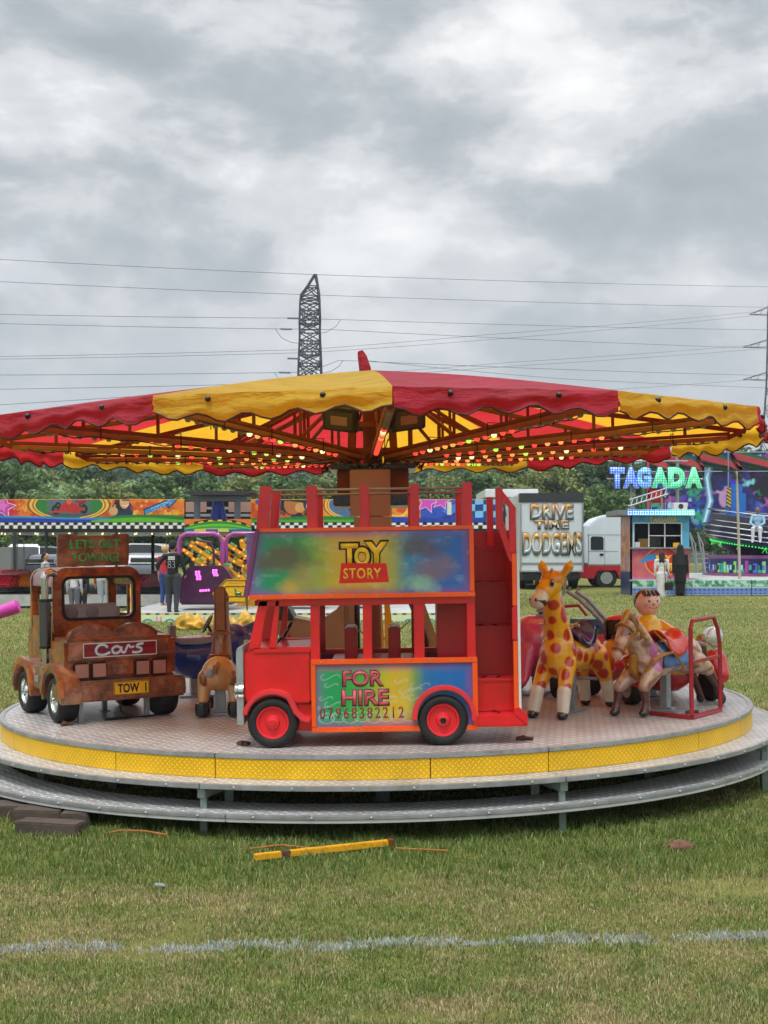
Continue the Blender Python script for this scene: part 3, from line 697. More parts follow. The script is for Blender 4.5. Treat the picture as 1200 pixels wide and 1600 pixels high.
    for s,y in ((1,yn),(-1,yf)):
        a,b=y,y-.05*s
        mb=MB(); mb.box(X(490),X(400),a,b,Z(1018),Z(1009)); mb.build('window_sill',M['red'],B,.003)
        mb=MB(); mb.box(X(748),X(408),a,b,Z(945),Z(934)); mb.build('header_rail',M['red'],B,.003)
        for l,r in ((490,504),(572,586),(652,668),(735,748)):
            mb=MB(); mb.box(X(l),X(r),a,b,Z(1031 if l>489 else 1012),Z(944.5)); mb.build('window_pillar',M['red'],B,.003)
        for t,bm_ in (((410,424),(392,410)),((436,442),(424,436))):
            mb=MB(); mb.prism([(X(bm_[0]),Z(1012)),(X(bm_[1]),Z(1012)),(X(t[1]),Z(936)),(X(t[0]),Z(936))],F,-max(a,b),-min(a,b)); mb.build('window_pillar',M['red'],B,.003)
    # inner floor, bench, bulkheads
    mb=MB(); mb.box(X(748),X(490),y0+.02,y1-.02,Z(1070),Z(1062)); mb.build('floor',M['dred'],B)
    mb=MB(); mb.box(X(660),X(520),-.3,.1,Z(1045),Z(1035)); mb.box(X(655),X(530),-.1,.0,Z(1062),Z(1045)); mb.build('bench',M['dred'],B,.004)
    mb=MB(); mb.box(X(738),X(690),-.06,.20,Z(1061),Z(936)); mb.build('stair_wall',M['dred'],B,.003)
    mb=MB(); mb.box(X(748),X(737),y0+.06,-.1,Z(1140),Z(936)); mb.build('bulkhead',M['dred'],B,.003)
    # upper deck: boards, art panel, posts, rails
    mb=MB(); mb.box(X(745),X(402),y0+.06,y1-.06,Z(944),Z(936)); mb.build('upper_deck',M['dred'],B)
    def art_upper():
        w,h=X(392)-X(740),Z(829)-Z(927); c=Canvas(w,h,240,80); c.hgrad([(0,'7a5a9a'),(.05,'3a7f86'),(.1,'16935e'),(.22,'1f9a4e'),(.3,'7aa838'),(.38,'c8ac26'),(.46,'e0a41e'),(.58,'dcae20'),(.66,'a7a84c'),(.72,'3a86a0'),(.8,'1471ba'),(.95,'1a62b2'),(1,'5a52a0')])
        n=c.noise(10,10,8); ed=np.minimum(np.minimum(c.U-(c.V*.18),c.w-c.U),np.minimum(c.V,c.h-c.V)); c.put(np.clip(1-ed/.055,0,1)**1.3*(.5+.6*n),'84549c')
        c.put(np.clip(1-(c.h-c.V)/.05,0,1)*(c.U>.3*w)*(c.U<.7*w)*.7,'c8627a'); c.put(np.clip(1-c.V/.06,0,1)*(c.U>.35*w)*(c.U<.62*w)*.6,'b4602e')
        c.put(np.clip((c.noise(16,26,2)-.55)*4,0,1)*.18,'d8e0e0')
        # plain soft sprayed clouds of colour at either end of the board
        for (x,y,rx,ry,col,al) in ((.22,.21,.21,.12,'6b4436',.75),(.34,.10,.13,.10,'b98a4a',.55),(.24,.04,.12,.06,'e0ac2c',.6),(1.02,.27,.2,.09,'5e4438',.75),(1.08,.15,.15,.10,'9a6a58',.6),(1.02,.05,.13,.065,'a6d29a',.6)):
            d=np.sqrt(((c.U-x)/rx)**2+((c.V-y)/ry)**2)+1.1*(c.noise(11,11,int(x*100))-.5); c.put(al*np.clip((1-d)*1.5,0,1),col)
        return c
    for s,y in ((1,y1),(-1,y0)):
        q=Matrix.Translation((0,y+.028*s,Z(930)))
        F0=frame((X(392) if s==1 else X(740),y+.012*s,Z(927)),(-s,0,0),(0,-.03*s,1))
        p=art_upper().build('sign_panel',F0,M['art'],B,.018)
        yb=lambda z: y+.012*s-.03*s*(z-Z(927))
        mb=MB()
        for (l0,l1,t0,t1) in ((395,748,926.6,934),(411,747,823,829)):
            mb.box(X(l0),X(l1),y-.015*s,yb(Z(t0))+.009*s,Z(t0),Z(t1))
        mb.prism([(X(740),Z(926)),(X(747),Z(926)),(X(747),Z(829.4)),(X(740),Z(829.4))],F,-(y+.02*s),-(y-.015*s))
        mb.build('panel_trim',M['orange'],p,.002)
        mb=MB(); mb.prism([(X(386),Z(929)),(X(394),Z(929)),(X(413),Z(824)),(X(407),Z(824))],F,-(y+.022*s),-(y-.015*s)); mb.build('front_trim',M['purp'],p,.002)
        if s==1:
            def T(t,pl,pr_,pt,pb,m,z,off=0,**k): return txt(t,X(pl)-X(pr_),Z(pt)-Z(pb),FL((X(pl)+X(pr_))/2,yb((Z(pt)+Z(pb))/2)+z,(Z(pt)+Z(pb))/2),m,p,off=off,**k)
            Fp=FL(X(574),yb(Z(895))+.0005,Z(895)); k=1/265.7
            mb=MB(); mb.prism([(-38*k,-15.5*k),(40*k,-14.5*k),(36*k,15*k),(-34*k,16*k)],Fp,-.002,.0022); mb.build('logo_backing',M['lred'],p)
            T('STORY',543,602,887,904,M['lyel'],.0024,.02,spc=1.15)
            for t,l,r_,tp,bt in (('T',538,568,847,884),('O',559,586,853,886),('Y',576,614,845,884)):
                T(t,l-1.6,r_+1.6,tp-1.6,bt+1.6,M['tblack'],.0012+.0006*('TOY'.index(t)),.09); T(t,l+1.5,r_-1.5,tp+1.5,bt-1.5,M['lyel'],.0034+.0003*('TOY'.index(t)),.045)
        for l,r_,t,lean in ((487,503,757,0),(570,584,757,0),(649,663,756,0),(731,746,755,0)):
            mb=MB(); mb.box(X(l),X(r_),y-.018*s,y-.062*s,Z(830),Z(t)); mb.build('deck_post',M['red'],B,.004)
        mb=MB(); mb.prism([(X(407),Z(824)),(X(426),Z(824)),(X(432),Z(757)),(X(414),Z(757))],F,-max(y-.018*s,y-.1*s),-min(y-.018*s,y-.1*s)); mb.build('deck_post',M['red'],B,.004)
        mb=MB(); mb.cyl((X(425),y-.075*s,Z(763)),(X(740),y-.075*s,Z(763)),.0075,n=8); mb.build('hand_rail',M['steel'],B)
        mb=MB(); mb.box(X(745),X(410),y-.02*s,y-.05*s,Z(933),Z(831)); mb.build('side_board',M['dred'],B)
    mb=MB(); mb.prism([(X(395),Z(932)),(X(401),Z(932)),(X(420),Z(823)),(X(414),Z(823))],F,-y1+.05,-y0-.05); mb.build('front_board',M['red'],B,.003)
    for yy in (-.18,.12):
        mb=MB(); mb.box(X(690),X(470),yy-.11,yy+.11,Z(905),Z(899)); mb.box(X(690),X(684),yy-.11,yy+.11,Z(899),Z(862)); mb.build('top_seat',M['dred'],B,.004)
    mb=MB(); c_=Vector((X(448),.12,Z(988))); u_=Vector((-.5,0,.86)).normalized(); mb.tube([c_+u_*.06*math.cos(2*PI*k/20)+Vector((0,.06*math.sin(2*PI*k/20),0)) for k in range(20)],.008,6,True); mb.cyl(c_,(X(428),.12,Z(1010)),.01); mb.bar(c_-u_*.06,c_+u_*.06,.01); mb.build('steering_wheel',M['gblack'],B)
    for k in range(2): mb=MB(); mb.box(X(560)-.27*k,X(540)-.27*k,-.32,.05,Z(1040),Z(985)); mb.build('seat_back',M['dred'],B,.01)
    # rear stair
    mb=MB(); mb.box(X(815),X(748.5),y0+.03,y0+.055,Z(1118),Z(830)); mb.build('stair_back',M['dred'],B)
    mb=MB(); mb.box(X(827),X(746),y0+.05,y1+.01,Z(1138),Z(1119)); mb.build('platform',M['red'],B,.006)
    for i,(yr,zt,zb) in enumerate(((.26,1066,1118.5),(.06,986,1066),(-.12,916,986),(-.28,858,916))):
        mb=MB(); mb.box(X(812),X(749),yr-.02,yr,Z(zt+.5),Z(zb)); mb.box(X(812),X(749),yr-.24 if i<3 else y0+.056,yr+.008,Z(zt+5),Z(zt))
        st=mb.build('step',M['red'] if i==0 else M['dred'],B,.003)
        mb=MB()
        for xs in (760,783): mb.bar((X(xs),yr-.02,Z(zt)+.003),(X(xs+9),yr-.12,Z(zt)+.003),.006,.006)
        mb.build('grip_strip',M['gblack'],st)
    mb=MB(); mb.bar((X(775),y1-.15,Z(1118)+.003),(X(785),y1-.04,Z(1118)+.003),.006,.006); mb.build('grip_strip',M['gblack'],B)
    # rear wall with white edge and orange trim
    mb=MB(); mb.box(X(819),X(811),y0+.03,y1-.03,Z(1120),Z(830)); mb.build('rear_wall',M['dred'],B,.003)
    mb=MB(); mb.box(X(818.5),X(814.5),y1-.029,y1-.02,Z(1120),Z(780)); mb.build('wall_edge',M['white'],B)
    mb=MB(); mb.box(X(814),X(807),y1-.031,y1-.012,Z(1117),Z(1005)); mb.box(X(814),X(807),y1-.031,y1-.012,Z(950),Z(868)); mb.build('panel_trim',M['orange'],B,.002)
    mb=MB(); mb.box(X(814),X(806),y1-.031,y1-.010,Z(1004),Z(951)); mb.build('rear_post',M['red'],B,.006); mb=MB(); mb.box(X(814),X(803),y1-.031,y1-.01,Z(867),Z(796)); mb.build('rear_post',M['red'],B,.006)
    mb=MB(); mb.prism([(X(827),Z(1138)),(X(806),Z(1119)),(X(806),Z(1110)),(X(814),Z(1108)),(X(827),Z(1120))],F,-(y1+.014),-(y1-.03)); mb.build('corner_gusset',M['red'],B,.004)
    mb=MB(); mb.box(X(795),X(784),y1-.09,y1-.05,Z(830),Z(764)); mb.prism([(X(795),Z(764)),(X(792),Z(764)),(X(811),Z(880)),(X(818),Z(880)),(X(818),Z(800)),(X(810),Z(780))],F,-(y1-.052),-(y1-.075)) if False else mb.bar((X(790),y1-.07,Z(770)),(X(812),y1-.03,Z(800)),.03,.03)
    mb.bar((X(789),y1-.07,Z(815)),(X(810),y1-.035,Z(880)),.03,.04); mb.build('stair_rail',M['red'],B,.004)
    mb=MB(); mb.box(X(795),X(784),y0+.04,y0+.08,Z(858),Z(772)); mb.build('deck_post',M['red'],B,.004)
    mb=MB(); mb.tube([(X(790),y1-.07,Z(775)),(X(800),y1-.2,Z(790)),(X(808),.0,Z(806))],.007,6); mb.build('hand_rail',M['steel'],B)
M['wred']=mat('wheel_red_paint','d8202a',.35,0,.08,6,coat=.3); M['salm']=mat('faded_red_paint','d8343c',.42,0,.12,6,coat=.15)
M['tdark']=mat('maroon_lettering','5a2440',.5); M['tred']=mat('rose_lettering','c8505c',.5,0,.25,25); M['tdred']=mat('dark_red_lettering','8c2430',.5)
M['purp']=mat('purple_trim','7a3a68',.4,0,.2,7); M['lred']=mat('sign_red','d81c14',.4); M['lyel']=mat('sign_yellow','eebb22',.4,0,.1,20); M['tblack']=mat('black_lettering','0d0d10',.45)
bus()

def rust(name,a,b,c):
    n=NT(name); n1=n.noise(5.5,7,.66); n2=n.noise(9,8,.72); n3=n.noise(1.7,4,.5)
    mp=n('Mapping'); mp.inputs['Scale'].default_value=(1.2,1.2,9); n.l(n.co(),mp.inputs[0]); st=n.noise(3,6,.7,mp.outputs[0])
    o=n.ramp(n1.outputs[0],[(.36,lin(a)),(.5,lin(b)),(.62,lin(c))]); o=n.mix(n.ramp(n2.outputs[0],[(.5,(0,0,0)),(.68,(.7,.7,.7))]),o,lin('45190c'))
    o=n.mix(n.ramp(st.outputs[0],[(.5,(0,0,0)),(.62,(.62,.62,.62))]),o,lin('6e6a50')); o=n.mix(n.ramp(n3.outputs[0],[(.55,(0,0,0)),(.75,(.5,.5,.5))]),o,lin('32160c'))
    n.l(o,n.b.inputs['Base Color']); n.b.inputs['Roughness'].default_value=.3; n.b.inputs['Coat Weight'].default_value=.6; n.b.inputs['Coat Roughness'].default_value=.2
    n.bump(n2.outputs[0],.12,.01); return n.m
def screws():
    B=bpy.data.objects['bus_ride']; X=lambda px:(587-px)/265.7; Z=lambda py:(1166-py)/265.7
    mb=MB(); mb.sph((0,0,0),(.0042,.002,.0042),8,6); o=mb.build('screw',M['steel']); me=o.data; bpy.data.objects.remove(o)
    for py,z,xs in ((1033,.4085,range(506,745,34)),(1139,.4085,range(500,660,34)),(930,.421,range(415,745,36)),(826,.393,range(430,740,36))):
        for px in xs: o=link('screw',me,B); o.location=(X(px),z,Z(py))
screws()
def tow_truck():
    T=ride('tow_truck_ride','rust brown tow truck ride seen from behind with exhaust stack and roof sign','fairground ride',-60.5,2.06,1.5); T.matrix_basis=T.matrix_basis@Matrix.Diagonal((.95,.95,.96,1))
    b0=-.02  # rear face
    M['rust']=rust('rust_paint','5c230e','9a4316','c66a22'); M['rust2']=rust('dull_rust_paint','56301f','8c4f34','b4765a')
    F=frame((0,0,0),(1,0,0))
    # chassis: bumper, tail, bed
    mb=MB(); mb.prism([(-.455,.15),(.50,.15),(.505,.20),(.50,.30),(-.455,.30),(-.46,.2)],FB(b0-.06,0,0),-.2,0); mb.build('bumper',M['rust2'],T,.014)
    mb=MB(); mb.box(b0+.0,b0+.36,-.45,.40,.301,.60); mb.build('tail_body',M['rust'],T,.025)
    mb=MB(); mb.box(b0-.012,b0-.001,-.385,.385,.44,.585); mb.build('tailgate',M['rust2'],T,.006)
    c=Canvas(.56,.105,150,40,'8e1626'); c.put(np.clip((c.noise(7,60,4)-.45)*4,0,1)*.7,'4c0a14'); c.rect(0,.56,0,.008,'e3d9d6').rect(0,.56,.097,.11,'e3d9d6').rect(0,.007,0,.2,'e3d9d6').rect(.553,.6,0,.2,'e3d9d6')
    p=c.build('name_plate',FB(b0-.0165,.27,.462),M['art'],T,.004)
    q=FB(b0-.0165,-.005,.514)
    # script lettering brushed as tubes of paint
    sc=.31; letters=[[(.30,.62),(.22,.8),(.1,.78),(.02,.5),(.06,.2),(.2,.12),(.36,.28)],[(.62,.55),(.52,.66),(.42,.5),(.44,.24),(.54,.2),(.62,.4),(.64,.62),(.64,.3),(.72,.2)],[(.72,.2),(.78,.6),(.82,.7),(.86,.55),(.95,.6)],[(1.18,.78),(1.06,.72),(1.02,.58),(1.12,.45),(1.12,.26),(1.0,.17),(.9,.22)]]
    for nm,m,rr,zz in (('lettering',M['lblue'],.0125,.0),('lettering',M['white'],.0078,.005)):
        mb=MB()
        for st in letters:
            pts=[Vector(a) for a in st]; sm=[]
            for i in range(len(pts)-1):
                a,b,cc,d=pts[max(i-1,0)],pts[i],pts[i+1],pts[min(i+2,len(pts)-1)]
                for k in range(5):
                    t=k/5; sm.append(.5*((2*b)+(cc-a)*t+(2*a-5*b+4*cc-d)*t*t+(3*b-a-3*cc+d)*t**3))
            sm.append(pts[-1]); mb.tube([(q@Vector(((u.x-.6)*sc,(u.y-.46)*.105,0))) for u in sm],rr*.8,6)
        o=mb.build(nm,m,p); 
        for v in o.data.vertices: v.co.x=b0-.0165-(.0035 if zz else .001)+ (v.co.x-(b0-.0165))*.25
    for y in (.285,.155,-.175,-.305):
        mb=MB(); mb.box(b0-.026,b0-.002,y-.062,y+.062,.312,.432); tl=mb.build('tail_light',M['rustd'],T,.012)
        mb=MB(); mb.box(b0-.031,b0-.0265,y-.05,y+.05,.322,.42); mb.build('lens',M['lens2'],tl,.02)
    mb=MB(); mb.box(b0-.0075,b0-.0,-.055,.055,.33,.41); mb.build('badge',M['rust2'],T,.01)
    mb=MB(); mb.box(b0-.068,b0-.0605,-.21,.065,.185,.285); pl=mb.build('number_plate',M['yel'],T,.006)
    mb=MB(); 
    for (a,b,c_,d) in ((-.205,.06,.189,.192),(-.205,.06,.278,.281),(-.205,-.202,.192,.278),(.057,.06,.192,.278)): mb.box(b0-.0695,b0-.068,a,b,c_,d)
    mb.build('border',M['tblack'],pl)
    txt('TOW  1',.22,.066,FB(b0-.0683,-.075,.235),M['tblack'],pl,off=.03)
    # seat backs
    for y in (.165,-.175):
        n=14; pts=[(-.17,.57)]+[(-.17+.34*k/n,.61+.085*math.sin(PI*k/n)**.55) for k in range(n+1)]+[(.17,.57)]
        mb=MB(); mb.prism(pts,FB(b0+.08,y,0),-.13,0); mb.build('seat_back',M['rust2'],T,.03)
    # cab
    x0,x1=.42,.98; yo=.345; zt=1.105
    def roundrect(w0,w1,h0,h1,r,n=5):
        o=[]
        for cx,cy,a in ((w1-r,h0+r,-90),(w1-r,h1-r,0),(w0+r,h1-r,90),(w0+r,h0+r,180)):
            for k in range(n+1): t=R(a+90*k/n); o.append((cx+r*math.cos(t),cy+r*math.sin(t)))
        return o
    def framed(name,Fm,outer,inner,d0,d1,m,bev=.008):
        n=len(outer); v=[];f=[]
        for d in (d0,d1):
            v+=[Fm@Vector((p[0],p[1],d)) for p in outer]+[Fm@Vector((p[0],p[1],d)) for p in inner]
        for i in range(n):
            j=(i+1)%n; f+=[(i,j,n+j,n+i),(2*n+i,3*n+i,3*n+j,2*n+j),(i,2*n+i,2*n+j,j),(n+i,n+j,3*n+j,3*n+i)]
        mb=MB(); mb.add(v,f); return mb.build(name,m,T,bev)
    ou=roundrect(-.345,.345,.56,zt,.10); 
    inn=roundrect(-.26,.28,.73,zt-.085,.05)
    framed('cab_rear',FB(x0,0,0),ou,inn,-.05,0,M['rust'])
    io=roundrect(-.28,.30,.71,zt-.065,.06); framed('window_seal',FB(x0-.004,0,0),io,inn,-.02,.004,M['black'],.003)
    framed('cab_front',FB(x1,0,0),ou,roundrect(-.28,.28,.75,zt-.08,.05),-.05,0,M['rust'])
    mb=MB(); mb.prism(roundrect(-.345,.345,zt-.105,zt-.0,.08),FB(x0+.051,0,0),-(x1-x0-.052),0) if False else None
    sec=[(-.34,zt-.14),(-.335,zt-.06),(-.29,zt-.008),(-.2,zt-.001),(.2,zt-.001),(.29,zt-.008),(.335,zt-.06),(.34,zt-.14),(.31,zt-.14),(.3,zt-.06),(.26,zt-.035),(-.26,zt-.035),(-.3,zt-.06),(-.31,zt-.14)]
    mb=MB(); mb.prism(sec,FB(x0+.051,0,0),-(x1-x0-.052),0); mb.build('cab_roof',M['rust'],T,.004)
    for s in (1,-1):
        mb=MB(); mb.box(x0+.051,x1,s*.31,s*.342,.40,.74); mb.build('cab_side',M['rust'],T,.004)
        mb=MB(); mb.box(.64,.66,s*.315,s*.335,.741,zt-.1); mb.build('door_pillar',M['rust'],T)
    mb=MB(); mb.box(x0+.06,x1-.02,-.3,.3,.40,.43); mb.build('cab_floor',M['rust'],T)
    mb=MB(); mb.box(x0+.052,x0+.14,-.2,.28,.44,.83); sb=mb.build('cab_seat',M['greyvinyl'],T,.03)
    for y in (.19,.03): mb=MB(); mb.sph((x0+.0515,y,.765),(.008,.052,.05),16,10); mb.build('headrest',M['greyvinyl2'],sb)
    # bonnet ahead of the cab
    mb=MB(); mb.prism([(x1,.35),(x1+.3,.35),(x1+.32,.5),(x1+.28,.66),(x1,.72)],F,-.3,.3); mb.build('bonnet',M['rust'],T,.04)
    mb=MB(); mb.box(.1,1.25,-.26,.26,.22,.30); mb.build('chassis',M['dsteel'],T)
    # sign board on the roof
    mb=MB(); pts=[(-.275,zt+.008),(.285,zt+.012),(.29,zt+.25),(.17,zt+.25),(.14,zt+.238),(-.12,zt+.238),(-.15,zt+.252),(-.27,zt+.25)]
    mb.prism([(-a,b) for a,b in pts] if False else pts,FB(x0+.01,.03,0),-.03,0); sg=mb.build('roof_sign',M['rust2'],T,.006)
    txt('LETS GET',.40,.07,FB(x0+.0095,.01,zt+.175),M['tgreen'],sg,off=.035); txt('TOWING!',.37,.07,FB(x0+.0095,.01,zt+.075),M['tgreen'],sg,off=.03)
    # wheels, wheel arches
    for x in (.10,.86):
        for s in (1,-1):
            wheel(T,x,s*.455,.165,.165,.15,M['chrome'],M['chrome'],None,s,.62)
            if s==-1 and x<.5: continue
            yo_=(.47,.32,.478,.445)
            mb=MB(); Fg=frame((x,0,.17),(1,0,0)); mb.ring(.245,.19,Fg,-s*yo_[0],-s*yo_[1],-5,185,24); mb.build('wheel_arch',M['rust2'],T,.005)
            mb=MB(); mb.ring(.262,.205,Fg,-s*yo_[2],-s*yo_[3],5,175,24); mb.build('arch_lip',M['rust'],T,.006)
    for s in (1,-1):
        mb=MB(); mb.box(.345,.62,s*.31,s*.45,.20,.40); mb.build('side_step',M['rust2'],T,.02)
        mb=MB(); mb.box(.40,.50,s*.452,s*.475,.27,.315); mb.box(.32,.42,s*.36,s*.38,.44,.475); mb.build('foot_plate',M['steel'],T,.003)
    # exhaust stack with perforated guard, left side
    ex,ey=.40,.415
    mb=MB(); mb.cyl((ex,ey,.36),(ex,ey,1.045),.026,n=16); mb.tube([(ex,ey,1.03),(ex+.0,ey-.005,1.06),(ex+.01,ey-.05,1.075),(ex+.04,ey-.09,1.06)],[.034,.034,.03,.028],12); s_=mb.build('exhaust_stack',M['chrome'],T)
    mb=MB(); mb.cyl((ex,ey,.53),(ex,ey,.86),.043,n=28); mb.build('heat_shield',M['perf'],s_)
    mb=MB(); mb.cyl((ex,ey,.515),(ex,ey,.533),.048,n=20); mb.cyl((ex,ey,.857),(ex,ey,.88),.048,n=20); mb.tube([(ex,ey,.868),(ex+.06,.33,.868)],.012); mb.build('clamp',M['gblack'],s_)
    # stand
    for x,y in ((.02,.28),(.06,-.24),(.6,-.1),(.7,.2)):
        mb=MB(); mb.bar((x,y,.002),(x,y,.23),.035,.035); mb.box(x-.05,x+.04,y-.03,y+.03,.001,.008); mb.build('stand_leg',M['steel'],T)
    mb=MB(); mb.tube([(.05,-.02,.2),(.04,-.03,.06),(.0,-.08,.012),(-.02,-.2,.01),(.03,-.3,.012),(.1,-.26,.08)],.006,6); mb.tube([(0,.1,.01),(-.02,-.05,.012),(0,-.1,.02)],.01,6); mb.build('cable',M['black'],T)
M['lblue']=mat('pale_blue_lettering','86b8dc',.35); M['rustd']=mat('dark_rust_rim','4a1c0c',.35,0,.3,14,coat=.4); M['lens2']=mat('smoky_pink_lens','a8776a',.2,0,.1,12,coat=.4); M['greyvinyl']=mat('grey_vinyl','8e8f96',.5,0,.06,6); M['greyvinyl2']=mat('dark_grey_vinyl','74757c',.5)
M['tgreen']=mat('faded_green_lettering','3fae6c',.6,0,.35,14)
def perf():
    n=NT('perforated_metal'); s=n('SeparateXYZ'); n.l(n.co(),s.inputs[0])
    a=n.math('SINE',n.math('MULTIPLY',s.outputs[2],480)); b=n.math('SINE',n.math('MULTIPLY',n.math('ARCTAN2',n.math('ADD',s.outputs[1],-.415),n.math('ADD',s.outputs[0],-.40)),22))
    k=n.ramp(n.math('MULTIPLY',a,b),[(.42,(.03,.03,.035)),(.62,(.55,.56,.58))]); n.l(k,n.b.inputs['Base Color']); n.b.inputs['Metallic'].default_value=.8; n.b.inputs['Roughness'].default_value=.3; return n.m
M['perf']=perf()
tow_truck()

def stand(parent,h,x=0,y=0,w=.055,base=(.14,.09)):
    mb=MB(); mb.box(x-w/2,x+w/2,y-w/2,y+w/2,.006,h); mb.box(x-base[0],x+base[0],y-base[1],y+base[1],.001,.016); mb.box(x-base[0]*.3,x+base[0]*.3,y-base[1]*.5,y+base[1]*.5,.016,.03)
    return mb.build('stand',M['steel'],parent,.002)
def eye(parent,p,r,d=(0,1,0),iris='2a3a4a'):
    d=Vector(d).normalized(); p=Vector(p); mb=MB(); mb.sph(p,r,14,10); e=mb.build('eye',M['eyew'],parent)
    mb=MB(); mb.sph(p+d*r*.55,r*.62,12,8); mb.build('pupil',M['eyeb'],e); return e
M['eyew']=mat('eye_white','e4ddd2',.2,0,.03,10,coat=.5); M['eyeb']=mat('eye_black','14161c',.15,coat=.6)
def giraffe():
    G=ride('giraffe_ride','yellow giraffe ride with red spots, white socks and black hooves, between bus and galloping horse','fairground ride',54.3,1.70,2)
    y,w,bk,o='f2ae12','e0d8c2','17130f','e0901c'
    HR=Matrix.Translation((.32,0,0))@Matrix.Rotation(R(-13),4,'Z')@Matrix.Translation((-.32,0,0))
    pr=[ell((.0,0,.40),(.32,.115,.125),y),ell((.22,0,.42),(.15,.125,.165),y),ell((-.24,0,.40),(.13,.115,.125),y),
        cap((.21,0,.50),(.31,0,.84),.105,.062,y),cap((.32,0,.90),(.385,0,.855),.078,.066,y),ell((.30,0,.93),(.09,.082,.07),o),ell((.455,0,.795),(.062,.062,.056),w),cap((.40,0,.845),(.45,0,.80),.055,.052,w)]
    for s in (1,-1):
        pr+=[cap((.24,s*.075,.36),(.34,s*.10,.19),.068,.045,y),cap((.345,s*.10,.18),(.385,s*.108,.06),.05,.043,w),ell((.40,s*.11,.027),(.055,.04,.03),bk),
             cap((-.25,s*.07,.38),(-.34,s*.09,.23),.085,.055,y),cap((-.345,s*.09,.22),(-.40,s*.095,.06),.05,.042,w),ell((-.41,s*.098,.03),(.045,.04,.032),bk),
             cap((.285,s*.065,.95),(.265,s*.115,1.02),.02,.034,y),cap((.265,s*.115,1.02),(.258,s*.13,1.06),.03,.008,'cdbb78'),cap((.34,s*.03,.96),(.345,s*.032,1.0),.016,.014,o)]
    pr=[(t[0],HR@t[1],HR@t[2] if t[0]=='c' else t[2],t[3],t[4],t[5]) if min(t[1].z,t[2].z if t[0]=='c' else 9)>.78 else t for t in pr]
    HI=np.array(HR.inverted())
    def spots(co,c):
        hc=co@HI[:3,:3].T+HI[:3,3]
        yel=np.abs(c-np.array(lin(y))).sum(1)<.02; idx=np.where(yel&(co[:,2]<.80)&(co[:,2]>.2))[0]; g=np.random.RandomState(5)
        ch=[idx[np.argmax(co[idx,1])]]; d=np.full(len(co),9.)
        for i in range(70):
            d=np.minimum(d,np.linalg.norm(co-co[ch[-1]],axis=1)); k=idx[np.argmax(d[idx])]
            if d[k]<.088: break
            ch.append(k)
        c=c.copy(); n=(np.sin(co*[61,53,47]).sum(1))*.004
        for k in ch:
            r=g.uniform(.028,.042); dd=np.linalg.norm((co-co[k])*[1,1,.85],axis=1)+n; a=np.clip((r-dd)/.008+.5,0,1)*yel; c=c*(1-a[:,None])+np.array(lin('c23218'))*a[:,None]
        # mouth line
        m=np.abs(np.linalg.norm((hc-np.array([.445,0,.812]))*[1,1,1.0],axis=1)-.066)<.0045; m&=(hc[:,0]>.41)&(hc[:,2]<.80); c[m]=lin('2a1c12')
        return c
    b=organic('body',pr,G,M['paint'],.0075,3,spots)
    for s in (1,-1):
        mb=MB(); mb.sph((.385,s*.066,.915),(.018,.012,.026),14,10); e=mb.build('eye',M['eyeb'],G,M=HR); mb=MB(); mb.sph((.393,s*.0755,.925),.006,8,6); mb.build('glint',M['eyew'],e,M=HR)
        mb=MB(); mb.sph((.508,s*.025,.805),(.008,.008,.011),10,8); mb.build('nostril',M['eyeb'],G,M=HR)
    mb=MB(); v=[];f=[]; n=14
    for i in range(n+1):
        u=-1+2*i/n
        for k in range(11):
            a=-1+2*k/10; x=-.06+u*.13; yy=a*(.125-.02*abs(u)); z=.535+.085*abs(u)**2.2*(.7 if u>0 else 1.25)-.07*a*a; v.append((x,yy,z))
    for i in range(n):
        for k in range(10): f.append((i*11+k,i*11+k+1,(i+1)*11+k+1,(i+1)*11+k))
    mb.add(v,f); bmx=mb.build('saddle',M['navy'],G); sd=bmesh.new(); sd.from_mesh(bmx.data); bmesh.ops.solidify(sd,geom=sd.faces[:],thickness=.022); sd.to_mesh(bmx.data); sd.free()
    mb=MB(); mb.tube([v[i*11] for i in range(n+1)],.009,8); mb.tube([v[i*11+10] for i in range(n+1)],.009,8); mb.build('saddle_edge',M['gblack'],bmx)
    stand(G,.32,.02,0,.05,(.17,.03)); mb=MB(); mb.cyl((-.05,-.16,.235),(-.05,.16,.235),.011); mb.build('foot_bar',M['steel'],G)
    mb=MB(); mb.cyl((.20,-.15,.62),(.20,.15,.62),.011); mb.build('handle_bar',M['chrome'],G)
M['navy']=mat('navy_gloss','142c62',.15,0,.2,6,coat=.7)
giraffe()

